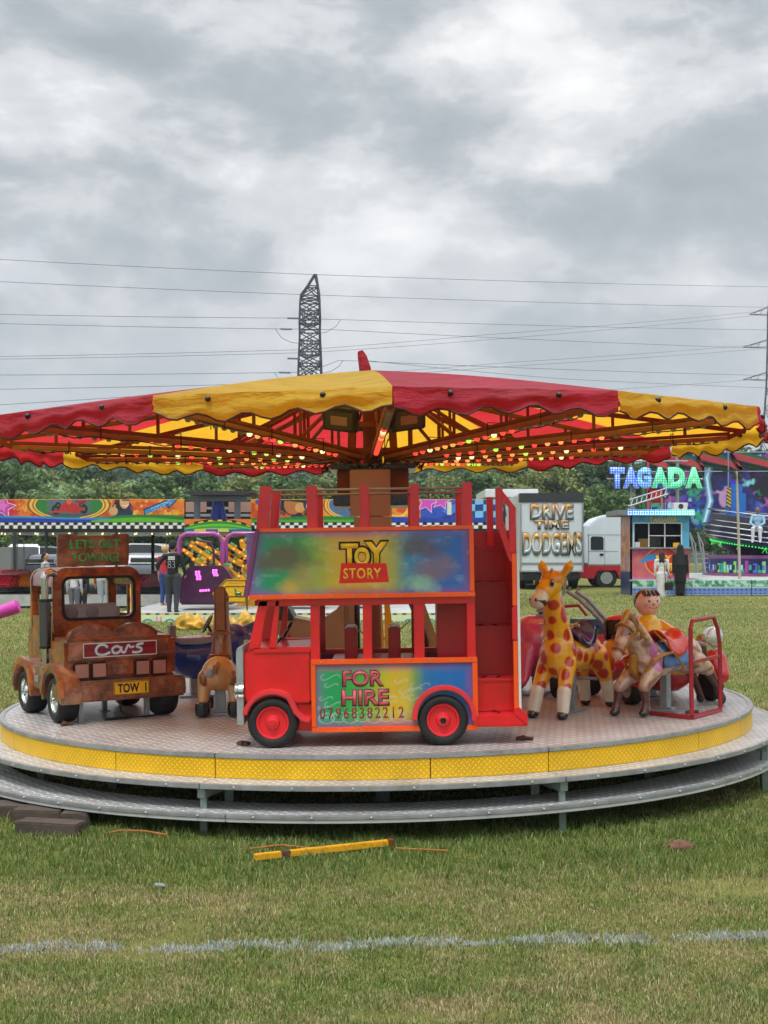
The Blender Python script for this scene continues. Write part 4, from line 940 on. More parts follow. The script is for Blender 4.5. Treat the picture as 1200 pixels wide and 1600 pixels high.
def gallop():
    H=ride('galloping_horse_ride','cream and brown painted galloping horse ride with red saddle and gold bridle','fairground ride',63.5,2.26,-20)
    c,b,m='cfae92','57261c','cda084'
    pr=[ell((0,0,.37),(.29,.105,.11),c),ell((.22,0,.37),(.14,.11,.135),c),ell((-.24,0,.38),(.15,.115,.125),c),ell((.1,0,.34),(.2,.1,.1),c),
        cap((.25,0,.43),(.375,0,.58),.105,.07,c),cap((.375,0,.58),(.44,0,.60),.07,.062,c),cap((.44,0,.595),(.505,0,.50),.062,.048,c),cap((.505,0,.50),(.55,0,.435),.046,.036,m),ell((.555,0,.425),(.034,.036,.03),m)]
    for s,k in ((1,0),(-1,.05)):
        pr+=[cap((.25,s*.07,.30),(.37+k,s*.085,.20-k*.2),.07,.042,c),cap((.37+k,s*.085,.20-k*.2),(.36+k*1.6,s*.09,.09),.036,.026,b),cap((.36+k*1.6,s*.09,.09),(.375+k*1.6,s*.09,.05),.027,.03,b),ell((.385+k*1.6,s*.09,.028),(.045,.032,.026),'1d1210'),
             cap((-.27,s*.065,.33),(-.40,s*.08,.27),.085,.05,c),cap((-.40,s*.08,.27),(-.50,s*.085,.16),.042,.028,b),cap((-.50,s*.085,.16),(-.555,s*.088,.075),.027,.028,b),ell((-.572,s*.09,.04),(.035,.03,.042),'1d1210'),
             cap((.405,s*.045,.65),(.40,s*.055,.705),.02,.007,c)]
    pr+=[cap((-.37,0,.44),(-.46,0,.42),.03,.036,b),cap((-.46,0,.42),(-.52,0,.27),.036,.015,b)]
    def shade(co,cc):
        cc=cc.copy(); n=np.sin(co[:,0]*31+3*np.sin(co[:,2]*23))*np.sin(co[:,1]*29+co[:,2]*17); isb=(cc[:,0]>.3)
        a=np.clip(n*2.2-.25,0,1)*isb*.8; cc=cc*(1-a[:,None])+np.array(lin('7e3e2a'))*a[:,None]
        n2=np.sin(co[:,0]*63+2*np.sin(co[:,1]*40))*np.sin(co[:,2]*58+1.3); a=np.clip(n2*2-.5,0,1)*isb*.55; cc=cc*(1-a[:,None])+np.array(lin('a8604a'))*a[:,None]
        a=np.clip((.27-co[:,2])/.12,0,1)*isb*.75; cc=cc*(1-a[:,None])+np.array(lin('6e3220'))*a[:,None]
        d=np.linalg.norm((co-np.array([.32,0,.50]))*[1,.2,1],axis=1); a=np.clip((.055-d)/.02,0,1)*isb*.8; cc=cc*(1-a[:,None])+np.array(lin('6a3022'))*a[:,None]
        d=np.linalg.norm((co-np.array([.27,0,.445]))*[1,.2,.7],axis=1); a=np.clip((.05-d)/.01,0,1)*(np.abs(co[:,1])>.03)*.9; cc=cc*(1-a[:,None])+np.array(lin('b4589a'))*a[:,None]
        d=np.linalg.norm((co-np.array([.24,0,.35]))*[1,.2,1],axis=1); a=np.clip((.07-d)/.01,0,1)*(np.abs(co[:,1])>.05)*.9; cc=cc*(1-a[:,None])+np.array(lin('c8709c'))*a[:,None]
        return cc
    organic('body',pr,H,M['paint'],.007,3,shade)
    for s in (1,-1): mb=MB(); mb.sph((.475,s*.048,.565),(.014,.009,.012),12,8); mb.build('eye',M['eyeb'],H)
    # swept golden mane
    pm=[]
    for i in range(9):
        t=i/8; x,z=.42-.20*t,.685-.17*t
        for s in (1,-1): pm.append(cap((x,s*.02,z),(x-.015-.02*math.sin(i*2),s*(.075+.012*(i%2)),z-.10+.015*math.sin(i*3)),.026,.012,'b57c1e' if i%2 else '8e5512'))
        pm.append(cap((x,0,z+.01),(x-.03,0,z-.02),.034,.03,'c08a2c'))
    pm.append(cap((.43,0,.69),(.49,0,.63),.03,.015,'b57c1e'))
    organic('mane',pm,H,M['paint'],.0065,2)
    def loop(mb,c,ax,rx,ry,r,n=26):
        ax=Vector(ax).normalized(); u=ax.cross(Vector((0,1,0))).normalized(); v=Vector((0,1,0)); c=Vector(c)
        mb.tube([c+u*ry*math.cos(2*PI*k/n)+v*rx*math.sin(2*PI*k/n) for k in range(n)],r,6,True)
    for (cc,ax,rx,ry,r) in (((.535,0,.455),(.55,0,-.75),.043,.043,.008),((.455,0,.585),(.6,0,-.6),.066,.068,.008),((.41,0,.615),(1,0,.1),.073,.085,.009)):
        mb=MB(); loop(mb,cc,ax,rx,ry,r); mb.build('bridle_strap',M['gold'],H)
    for s in (1,-1):
        mb=MB(); mb.tube([(.53,s*.046,.46),(.49,s*.06,.52),(.44,s*.069,.585)],.007,6); mb.build('bridle_strap',M['gold'],H)
        mb=MB(); mb.tube([(.34,s*.075,.30),(.31,s*.118,.38),(.2,s*.125,.41),(.08,s*.12,.42)],[.012,.013,.012,.01],8); mb.build('chest_strap',M['gold'],H)
    mb=MB(); mb.tube([(.37,0,.42),(.375,0,.33),(.33,0,.25)],[.03,.034,.018],10); mb.build('chest_plate',M['gold'],H)
    def drape(name,x0,x1,hw,z0,drop,m,off,lift):
        v=[];f=[];n=12;k=17
        for i in range(n+1):
            u=i/n; x=x0+(x1-x0)*u
            for j in range(k):
                a=(-1+2*j/(k-1))*hw; ww=.112+off; z=z0+off+lift*abs(2*u-1)**2.2; an=a*1.25
                v.append((x+.01*math.sin(7*a)*abs(a),math.sin(an)*ww*(1.02),z-(1-math.cos(an))*drop+.004*math.sin(u*20)*abs(a)))
        for i in range(n):
            for j in range(k-1): f.append((i*k+j,i*k+j+1,(i+1)*k+j+1,(i+1)*k+j))
        mb=MB(); mb.add(v,f); o=mb.build(name,m,H); q=bmesh.new(); q.from_mesh(o.data); bmesh.ops.solidify(q,geom=q.faces[:],thickness=.012); q.to_mesh(o.data); q.free(); return o
    drape('saddle_blanket',-.2,.16,1.15,.478,.19,M['bluecl'],.006,0); sdl=drape('saddle',-.12,.11,1.0,.495,.18,M['redsad'],.018,.06)
    mb=MB(); mb.tube([(.12,.0,.56),(.14,.09,.50),(.02,.135,.36),(-.02,.14,.30)],.008,6); mb.build('saddle_edge',M['gold'],sdl)
    stand(H,.30,.0,0,.055,(.09,.13)); mb=MB(); mb.cyl((.2,0,.006),(.2,0,.3),.008); mb.build('brace_rod',M['steel'],H)
M['gold']=mat('old_gold_paint','a8701a',.35,.2,.25,18,coat=.3); M['bluecl']=mat('blue_painted_blanket','4a6ea4',.4,0,.35,14,coat=.3); M['redsad']=mat('red_saddle_paint','cc3424',.3,0,.15,8,coat=.5)
gallop()
def safety_frame():
    MI=MC.inverted(); q=[P(1005,1116,9.02),P(1081,1125,8.71),P(1126,1114,9.09)]; l=[MI@v for v in q]
    for v in l: v.z=ZP+.016
    F=empty('safety_frame',M=MC@Matrix.Translation(l[1]),label='red painted square tube guard frame standing beside the galloping horse',cat='guard frame')
    l=[v-l[1] for v in l]; up=lambda v,z: v+Vector((0,0,z)); t=.026
    A,B_,C_=l
    e=(C_-B_).normalized()
    for a,b in ((A,B_),(B_,C_)):
        mb=MB(); mb.bar(a,b,t); mb.build('base_rail',M['mred'],F,.003)
    for a,b in ((up(B_,.013),up(B_,.585)),(up(C_,.013),up(C_,.47))):
        mb=MB(); mb.bar(a,b,t); mb.build('upright',M['mred'],F,.003)
    mb=MB(); mb.tube([up(B_,.58),up(B_+e*.03,.635),up(C_-e*.10,.645),up(C_-e*.03,.56),up(C_,.46)],.0145,8); mb.build('top_rail',M['mred'],F)
    mb=MB(); mb.bar(up(B_,.36),up(C_,.37),.022); mb.build('cross_bar',M['mred'],F,.003)
M['mred']=mat('maroon_red_paint','a01c28',.4,0,.15,9,coat=.2,dirt=.1)
safety_frame()

def toy_car():
    C=ride('doll_car_ride','yellow and red vintage car ride with round headlamp and ball-headed doll driver behind the horse','fairground ride',84.5,2.08,22)
    y,r='eeb01a','cf1c22'
    pr=[cap((-.30,0,.27),(.30,0,.27),.2,.2,y),ell((.30,.0,.30),(.22,.21,.22),y),ell((-.32,0,.30),(.2,.24,.2),y),ell((.12,0,.42),(.12,.25,.1),y)]
    def f(co,c):
        c=c.copy(); d=np.abs(co[:,2]-.40-.05*np.cos(co[:,1]*8)); k=(co[:,0]>.1)&(co[:,2]>.36)&(np.abs(co[:,1])<.2); c[k]=lin('e3dccd')
        k=(co[:,0]>.18)&(co[:,2]>.40)&(np.abs(np.abs(co[:,1])-.08)<.045)&(co[:,2]<.455); c[k]=lin('5c5a56')
        k=(co[:,2]>.43)&(co[:,0]<.22)&(co[:,0]>0); c[k]=lin('e8822a'); k=(co[:,2]<.22); c[k]=lin(r); return c
    organic('body',pr,C,M['paint'],.011,4,f)
    for s in (1,-1):
        pr=[cap((.24,s*.33,.28),(.40,s*.33,.30),.075,.09,r),cap((.40,s*.33,.30),(.47,s*.33,.20),.09,.07,r),cap((.2,s*.33,.25),(-.05,s*.31,.15),.06,.03,r)]
        organic('mudguard',pr,C,M['paint'],.011,3)
        pr=[cap((-.22,s*.33,.25),(-.40,s*.33,.28),.10,.11,r),cap((-.40,s*.33,.28),(-.48,s*.33,.16),.11,.08,r)]
        organic('mudguard',pr,C,M['paint'],.011,3)
        for x in (.34,-.34): wheel(C,x,s*.37,.125,.125,.09,M['alu'],None,None,s,.6)
        mb=MB(); Fh=frame((.43,s*.31,.475),(0,1,0)); mb.lathe([(.01,-.12),(.05,-.10),(.076,-.045),(.08,0),(.073,.004)],Fh,24); hl=mb.build('headlight',M['chrome'],C)
        mb=MB(); mb.lathe([(.071,.003),(.062,.022),(.036,.032),(.001,.036)],Fh,24); mb.build('lens',M['headlens'],hl); 
        mb=MB(); mb.cyl((.42,s*.31,.36),(.42,s*.31,.42),.015); mb.build('bracket',M['chrome'],hl)
    mb=MB(); mb.box(-.30,-.02,-.19,.19,.44,.463); mb.box(-.36,-.30,-.2,.2,.42,.58); mb.build('seat',M['gblack'],C,.02)
    mb=MB(); mb.sph((-.36,.0,.57),(.05,.19,.05)); mb.build('seat_top',M['red'],C)
    mb=MB(); mb.lathe([(.012,0),(.016,.08),(.03,.12),(.055,.15),(.05,.152),(.01,.13)],frame((.05,.34,.40),(0,1,0),(-.2,.0,1)),20); mb.build('horn',M['gold'],C)
    # generic turned-wood doll
    pr=[cap((.0,0,.44),(.0,0,.56),.13,.085,'f4c414'),cap((0,.10,.545),(.10,.19,.47),.05,.04,'f09a18'),cap((0,-.10,.545),(.10,-.19,.47),.05,.04,'f09a18'),ell((.13,.21,.455),(.035,.035,.03),'d9a58c'),ell((.13,-.21,.455),(.035,.035,.03),'d9a58c'),cap((0,0,.60),(0,0,.63),.052,.05,'d99c1c')]
    d=organic('doll_driver',pr,C,M['paint'],.009,3)
    def fc(co,c):
        c=c.copy()
        for s in (1,-1):
            q=np.linalg.norm(co-np.array([.093,s*.036,.735]),axis=1); c[q<.011]=lin('1c1a1e'); q=np.linalg.norm(co-np.array([.085,s*.058,.70]),axis=1); a=np.clip((.032-q)/.03,0,1)[:,None]*.6; c=c*(1-a)+np.array(lin('d0666a'))*a
        k=(np.abs(co[:,2]-(.682+co[:,1]**2*6))<.0032)&(np.abs(co[:,1])<.034)&(co[:,0]>0); c[k]=lin('8c2a2c'); return c
    organic('head',[ell((0,0,.72),(.098,.098,.098),'efc8ba'),ell((.10,0,.715),(.014,.013,.013),'e2aaa0')],d,M['paint'],.005,1,fc)
    pr=[ell((-.028,0,.735),(.088,.099,.092),'3a2118'),ell((.0,.092,.735),(.02,.012,.03),'3a2118')]+[cap((.04,a,.80),(.078,a*1.15,.783),.022,.012,'3a2118') for a in (-.05,-.02,.012,.045)]
    organic('hair',pr,d,M['paint'],.006,2)
    stand(C,.2,0,0,.08)
M['headlens']=mat('headlamp_glass','d8d8d4',.12,.5,.15,30,coat=.6)
toy_car()

def whale():
    w=MC.inverted()@P(318,1083,10.62); Wm=MC@Matrix.Translation((w.x,w.y,ZP))@Matrix.Rotation(R(14),4,'Z')
    B=empty('whale_ride',M=Wm,label='dark blue whale ride with pink seat and steering wheel behind the tow truck',cat='fairground ride',group='rides on the carousel')
    b='153f9c'
    pr=[ell((0,0,.30),(.30,.2,.17),b),ell((.24,0,.39),(.19,.17,.19),b),cap((-.22,0,.36),(-.42,0,.52),.12,.05,b),cap((-.42,.0,.52),(-.50,.14,.57),.045,.02,b),cap((-.42,0,.52),(-.50,-.14,.57),.045,.02,b),cap((.3,.15,.22),(.2,.30,.12),.05,.02,b),cap((.3,-.15,.22),(.2,-.30,.12),.05,.02,b),cap((.36,0,.52),(.46,0,.585),.05,.02,b)]
    def f(co,c):
        c=c.copy(); k=(co[:,2]<.20)&(co[:,0]>-.1); c[k]=lin('1c56b8'); return c
    organic('body',pr,B,M['paint'],.011,4,f)
    for s in (1,-1): eye(B,(.33,s*.145,.43),.022,(.3,s,0))
    mb=MB(); mb.lathe([(.15,0),(.20,.05),(.205,.055),(.16,.012)],Matrix.Translation((-.06,0,.425))@Matrix.Diagonal((1.1,.9,1,1)),28); mb.build('seat_rim',M['whitegl'],B)
    mb=MB(); mb.sph((-.06,0,.455),(.18,.15,.035)); mb.build('seat',M['pinkgl'],B)
    mb=MB(); mb.box(-.27,-.22,-.13,.13,.44,.60); mb.build('backrest',M['greyvinyl'],B,.03)
    mb=MB(); c=Vector((.04,0,.58)); u=Vector((.5,0,.86)).normalized()
    mb.tube([c+u*.075*math.cos(2*PI*k/24)+Vector((0,1,0))*.075*math.sin(2*PI*k/24) for k in range(24)],.009,8,True); mb.bar(c-u*.075,c+u*.075,.012); mb.bar(c-Vector((0,.075,0)),c+Vector((0,.075,0)),.012); mb.cyl(c,(.1,0,.44),.012); mb.build('steering_wheel',M['gblack'],B)
    stand(B,.17,-.04,0,.13,(.16,.12))
M['whitegl']=mat('white_gloss','cfcfd4',.2,0,.05,8,coat=.6); M['pinkgl']=mat('pink_gloss','b8506a',.25,0,.1,8,coat=.5)
whale()

def tan_horse():
    w=MC.inverted()@P(345,1112,9.45); B=empty('tan_horse_ride',M=MC@Matrix.Translation((w.x,w.y,ZP))@Matrix.Rotation(R(94),4,'Z'),label='tan wooden horse ride with round black hooves, seen from behind beside the bus grille',cat='fairground ride',group='rides on the carousel')
    t,d,k='c8955a','8c5226','121112'
    pr=[ell((0,0,.30),(.26,.115,.12),t),ell((-.17,0,.30),(.12,.125,.125),t),cap((.2,0,.34),(.30,0,.72),.085,.055,d),cap((.30,0,.72),(.31,0,.84),.058,.05,d),cap((.31,0,.82),(.46,0,.72),.06,.04,d)]
    for s in (1,-1):
        pr+=[cap((-.18,s*.095,.28),(-.22,s*.11,.11),.055,.036,t),cap((.18,s*.095,.28),(.20,s*.12,.11),.05,.034,t),ell((-.20,s*.10,.27),(.07,.035,.06),d)]
    organic('body',pr,B,M['paint'],.009,3)
    for x in (-.225,.21):
        for s in (1,-1): mb=MB(); mb.lathe([(.03,-.055),(.052,-.045),(.056,0),(.052,.04),(.03,.05)],Matrix.Translation((x,s*.113,.062)),18); mb.build('hoof',M['gblack'],B)
    mb=MB(); mb.bar((.18,0,.42),(.20,0,.76),.045,.04); mb.build('mane',M['tanlt'],B,.012)
    mb=MB(); mb.box(.12,.14,-.042,.042,.58,.905); mb.build('back_board',M['tandk'],B,.014)
    mb=MB(); mb.box(-.13,.05,-.085,.085,.40,.425); mb.box(-.15,-.125,-.085,.085,.36,.43); sa=mb.build('saddle',M['tandk'],B,.014)
    mb=MB(); mb.box(.13,.17,-.10,.10,.555,.575); mb.build('hand_grip',M['tandk'],B,.006)
    mb=MB(); mb.tube([(-.27,0,.38),(-.305,.015,.36),(-.31,.02,.31)],[.018,.022,.014],8); mb.build('tail',M['tandk'],B)
    mb=MB(); mb.sph((-.285,.055,.315),(.012,.03,.03)); mb.build('badge',M['greyvinyl'],B)
    stand(B,.22,-.02,0,.075,(.13,.12))
M['tanlt']=mat('pale_tan_paint','c99058',.35,0,.15,9,coat=.3); M['tandk']=mat('brown_stained_wood','94531f',.35,0,.25,6,coat=.4)
tan_horse()

def elephant():
    w=MC.inverted()@P(838,1078,10.35); B=empty('elephant_car_ride',M=MC@Matrix.Translation((w.x,w.y,ZP))@Matrix.Rotation(R(-110),4,'Z'),label='pink elephant car ride with peach ear and black tyres, half hidden behind the giraffe',cat='fairground ride',group='rides on the carousel')
    p,o='c84878','dc8c60'
    pr=[ell((.12,0,.42),(.22,.2,.21),p),cap((-.3,0,.33),(.0,0,.33),.19,.2,p),cap((.30,0,.36),(.40,0,.18),.075,.05,p),cap((.40,0,.18),(.46,0,.14),.05,.04,p)]
    for s in (1,-1): pr+=[ell((.12,s*.22,.34),(.12,.035,.12),o),cap((.2,s*.2,.33),(.26,s*.24,.2),.035,.02,o)]
    organic('body',pr,B,M['paint'],.012,4)
    for s in (1,-1):
        eye(B,(.27,s*.13,.47),.035,(.8,s*.6,0))
        for x in (.2,-.28): wheel(B,x,s*.27,.13,.13,.09,M['alu'],None,None,s)
    mb=MB(); mb.box(-.3,.1,-.15,.15,.5,.53); mb.build('seat',M['red'],B,.01)
    mb=MB(); mb.tube([(.06,-.2,.585),(.06,.2,.585)],.018); mb.build('handle_bar',M['red'],B)
    mb=MB(); mb.cyl((.0,.06,.5),(-.02,.06,.82),.035); pipe=mb.build('ribbed_pipe',M['dsteel'],B)
    for k in range(8): mb=MB(); mb.cyl((-.001*k,.06,.54+k*.036),(-.001*k,.06,.56+k*.036),.052,n=18); mb.build('rib',M['steel'],pipe)
    stand(B,.2)
elephant()
def fire_engine():
    w=MC.inverted()@P(912,1062,11.6); B=empty('fire_engine_ride',M=MC@Matrix.Translation((w.x,w.y,ZP))@Matrix.Rotation(R(-62),4,'Z'),label='small red and blue engine ride with raised silver ladder behind the giraffe\'s saddle',cat='fairground ride',group='rides on the carousel')
    mb=MB(); mb.box(-.45,.35,-.25,.25,.14,.40); mb.build('body',M['red'],B,.04)
    mb=MB(); mb.box(.02,.34,-.24,.24,.405,.53); mb.build('cab',M['navy'],B,.05)
    for x in (-.28,.25):
        for s in (1,-1): wheel(B,x,s*.3,.11,.11,.08,M['alu'],None,None,s)
    mb=MB(); mb.box(-.40,-.02,-.2,.2,.402,.45); mb.build('seat',M['gblack'],B,.02)
    lad=None; Q=lambda px,py: B.matrix_basis.inverted()@P(px,py,11.2)
    for o in (0,9):
        mb=MB(); mb.tube([Q(960+o,1000),Q(938+o,968),Q(905+o*1.4,936),Q(886+o*1.6,924),Q(893+o*1.4,919)],.018,8)
        r=mb.build('ladder',M['steel'],B) if lad is None else mb.build('rail',M['steel'],lad); lad=lad or r
    for k in range(5):
        t=k/5; mb=MB(); mb.bar(Q(955-52*t,992-62*t),Q(967-50*t,992-62*t),.02); mb.build('rung',M['steel'],lad)
    mb=MB(); mb.tube([Q(868,948),Q(904,946),Q(917,962)],.014); mb.build('hand_rail',M['mred'],B)
    mb=MB(); mb.tube([Q(866,905),Q(884,904),Q(880,930)],.014); mb.build('lamp_bracket',M['steel'],B)
    stand(B,.18)
fire_engine()
def heli():
    d=11.55; w=MC.inverted()@P(560,1064,d); B=empty('helicopter_ride',M=MC@Matrix.Translation((w.x,w.y,ZP)),label='beige helicopter ride with black edged doorway and yellow brackets, seen through the bus windows',cat='fairground ride',group='rides on the carousel')
    Q=lambda px,py: ((px-560)/FP*d,(1064-py)/FP*d)
    F=frame((0,0,0),(1,0,0))
    hull=[Q(428,965),Q(452,958),Q(500,968),Q(528,950),Q(545,930),Q(560,905),Q(655,905),Q(690,960),Q(692,1030),Q(660,1045),Q(560,1040),Q(500,1012),Q(440,992)]
    # hull with a doorway: lower tail + four sides around the opening
    mb=MB(); mb.prism([Q(424,962),Q(452,958),Q(500,968),Q(528,950),Q(546,925),Q(546,1036),Q(500,1014),Q(436,990)],F,-.22,.22); mb.build('tail_boom',M['beige'],B,.03)
    for n_,pts in (('door_post',[Q(546.5,905),Q(558,905),Q(558,1036),Q(546.5,1036)]),('door_post',[Q(636,905),Q(652,905),Q(684,1000),Q(684,1030),Q(668,1030),Q(668,1000)]),('cab_floor',[Q(558.5,1022),Q(667,1022),Q(667,1045),Q(570,1045)]),('cab_roof',[Q(558.5,893),Q(635,893),Q(635,912),Q(558.5,912)])):
        mb=MB(); mb.prism(pts,F,-.2,.2); mb.build(n_,M['beige'],B,.01)
    mb=MB(); pts=[Q(561,914),Q(561,1012),Q(566,1020),Q(660,1020),Q(665,1010),Q(663,990),Q(632,914)]
    mb.tube([F@Vector((a,b,.205)) for a,b in pts],.022,8); mb.build('door_seal',M['gblack'],B)
    mb=MB(); mb.prism([Q(428,938),Q(448,930),Q(464,962),Q(456,967),Q(428,962)],F,-.2,.223); mb.build('tail_fin',M['gblack'],B,.01)
    for s in (.30,-.3):
        mb=MB(); mb.prism([Q(588,900),Q(597,900),Q(602,1046),Q(560,1046)],F,s-.012,s+.012); mb.build('bracket',M['yel'],B,.003)
        mb=MB(); mb.prism([Q(602,900),Q(606,900),Q(622,1046),Q(603,1046)],F,s-.012,s+.012); mb.build('bracket',M['yel'],B,.003)
    mb=MB()
    for k in range(24):
        t=k/23; x=548+(640-548)*t; yv=968+26*math.sin(PI*t); a=F@Vector((*Q(x,yv),.26)); mb.sph(a,(.011,.006,.008),6,4)
    mb.tube([F@Vector((*Q(548+92*k/23,968+26*math.sin(PI*k/23)),.26)) for k in range(24)],.005,5); mb.build('safety_chain',M['steel'],B)
    mb=MB(); mb.sph(F@Vector((*Q(455,987),.222)),.02,12,8); mb.build('knob',M['red'],B)
    stand(B,.16,0,0,.1)
M['beige']=mat('beige_fibreglass','a58867',.4,0,.1,5,coat=.3)
heli()

# ---------------------------------------------------------------- people
def person(label,loc,face,h,c,pose=None,cat='person',fingers=True,legs='stand',dress=None):
    """local x is forward, y is the person's left; pose gives (elbow, hand) for the left and right arm in body heights"""
    g=empty('person',loc,face,label=label,cat=cat)
    k=h; sk,tp,bt,sh_=c['skin'],c['top'],c['bottom'],c['shoes']; hip=.50
    pose=pose or {1:((-.01,.135,.62),(.02,.145,.46)),-1:((-.01,-.135,.62),(.02,-.145,.46))}
    pr=[]
    def C(a,b,r0,r1,col): pr.append(cap(Vector(a)*k,Vector(b)*k,r0*k,r1*k,col))
    def E(a,r,col): pr.append(ell(Vector(a)*k,Vector(r)*k,col))
    zo=0
    if legs=='sit':
        hip=.30
    C((0,0,hip+.05),(0,0,hip+.13),.078,.072,tp); E((0,0,hip+.21),(.068,.105,.11),tp); E((0,0,hip+.29),(.058,.118,.045),tp); E((0,0,hip+.02),(.075,.092,.07),bt)
    C((0,0,hip+.31),(.008,0,hip+.37),.032,.03,sk)
    hz=hip+.43
    E((.008,0,hz),(.058,.048,.068),sk); C((.03,0,hz-.035),(.035,0,hz-.05),.03,.022,sk); E((.066,0,hz-.012),(.012,.009,.012),sk)
    for s in (1,-1):
        E((.0,s*.049,hz-.008),(.014,.007,.018),sk)
        if legs=='stand':
            st=c.get('step',.0)*s
            C((0,s*.052,hip),(.01+st*.5,s*.055,.28),.068,.047,bt); C((.01+st*.5,s*.055,.28),(-.012+st,s*.055,.05),.046,.03,bt); C((-.02+st,s*.056,.022),(.075+st,s*.06,.018),.026,.02,sh_)
        else:
            C((0,s*.055,hip+.0),(.24,s*.075,hip+.01),.065,.048,bt); C((.24,s*.075,hip+.01),(.26,s*.08,.05),.046,.032,bt); C((.25,s*.08,.022),(.345,s*.085,.018),.026,.02,sh_)
        e,hd=pose[s]; off=hip-.5; e=(e[0],e[1],e[2]+off); hd=(hd[0],hd[1],hd[2]+off)
        C((0,s*.118,hip+.285),e,.036,.029,tp); C(e,hd,.028,.019,c.get('sleeve',sk)); d=(Vector(hd)-Vector(e)).normalized(); pm=Vector(hd)+d*.03; C(hd,pm,.018,.019,sk)
        c.setdefault('_h',[]).append((pm,d,s))
    if dress:
        for z0,z1,r0,r1 in dress: C((0,0,z0),(0,0,z1),r0,r1,bt)
    b=organic('body',pr,g,M['cloth'],.011 if h>1.2 else .009,3)
    if fingers:
        fp=[]
        for pm,d,s in c['_h']:
            side=Vector((1,0,0)) if abs(d.x)<.8 else Vector((0,0,1)); side=(side-d*side.dot(d)).normalized(); inn=d.cross(side)*(1 if d.cross(side).y*s<0 else -1)
            for q,(o,l) in enumerate(((-.014,.026),(-.005,.031),(.004,.033),(.013,.029))):
                a=pm+side*o+d*.012; m=a+d*l*.55+inn*.003; z=m+d*l*.5+inn*.012; fp+=[cap(a*k,m*k,.0055*k,.005*k,sk),cap(m*k,z*k,.005*k,.0042*k,sk)]
            a=pm+side*.012-d*.004; m=a+side*.014+d*.014; fp+=[cap(a*k,m*k,.006*k,.0055*k,sk),cap(m*k,(m+d*.016+inn*.004)*k,.0055*k,.0045*k,sk)]
        f=organic('fingers',fp,None,M['cloth'],.0045,1); bm=bmesh.new(); bm.from_mesh(b.data); bm.from_mesh(f.data); bm.to_mesh(b.data); bm.free(); fm=f.data; bpy.data.objects.remove(f); b.data.shade_smooth()
    for s in (1,-1):
        pass
    hr=[ell(Vector((-.012,0,hz+.012))*k,Vector((.058,.053,.066))*k,c['hair'])]
    if c.get('long'): hr+=[cap(Vector((-.035,s*.025,hz))*k,Vector((-.055,s*.03,hz-c['long']))*k,.04*k,.03*k,c['hair']) for s in (1,-1)]
    if c.get('pony'): hr+=[cap(Vector((-.06,0,hz+.03))*k,Vector((-.085,0,hz-.08))*k,.02*k,.012*k,c['hair'])]
    if c.get('cap'):
        hr+=[ell(Vector((0,0,hz+.035))*k,Vector((.064,.055,.045))*k,c['cap']),cap(Vector((.05,0,hz+.028))*k,Vector((.10,0,hz+.022))*k,.022*k,.02*k,c['cap'])]
    organic('hair',hr,g,M['cloth'],.008,1)
    if c.get('veil'):
        organic('veil',[ell(Vector((-.004,0,hz+.004))*k,Vector((.07,.064,.08))*k,c['veil']),cap(Vector((-.01,0,hz-.05))*k,Vector((-.01,0,hip+.12))*k,.07*k,.13*k,c['veil'])],g,M['cloth'],.011,2)
    return g
AW=R(90)    # facing away from the camera
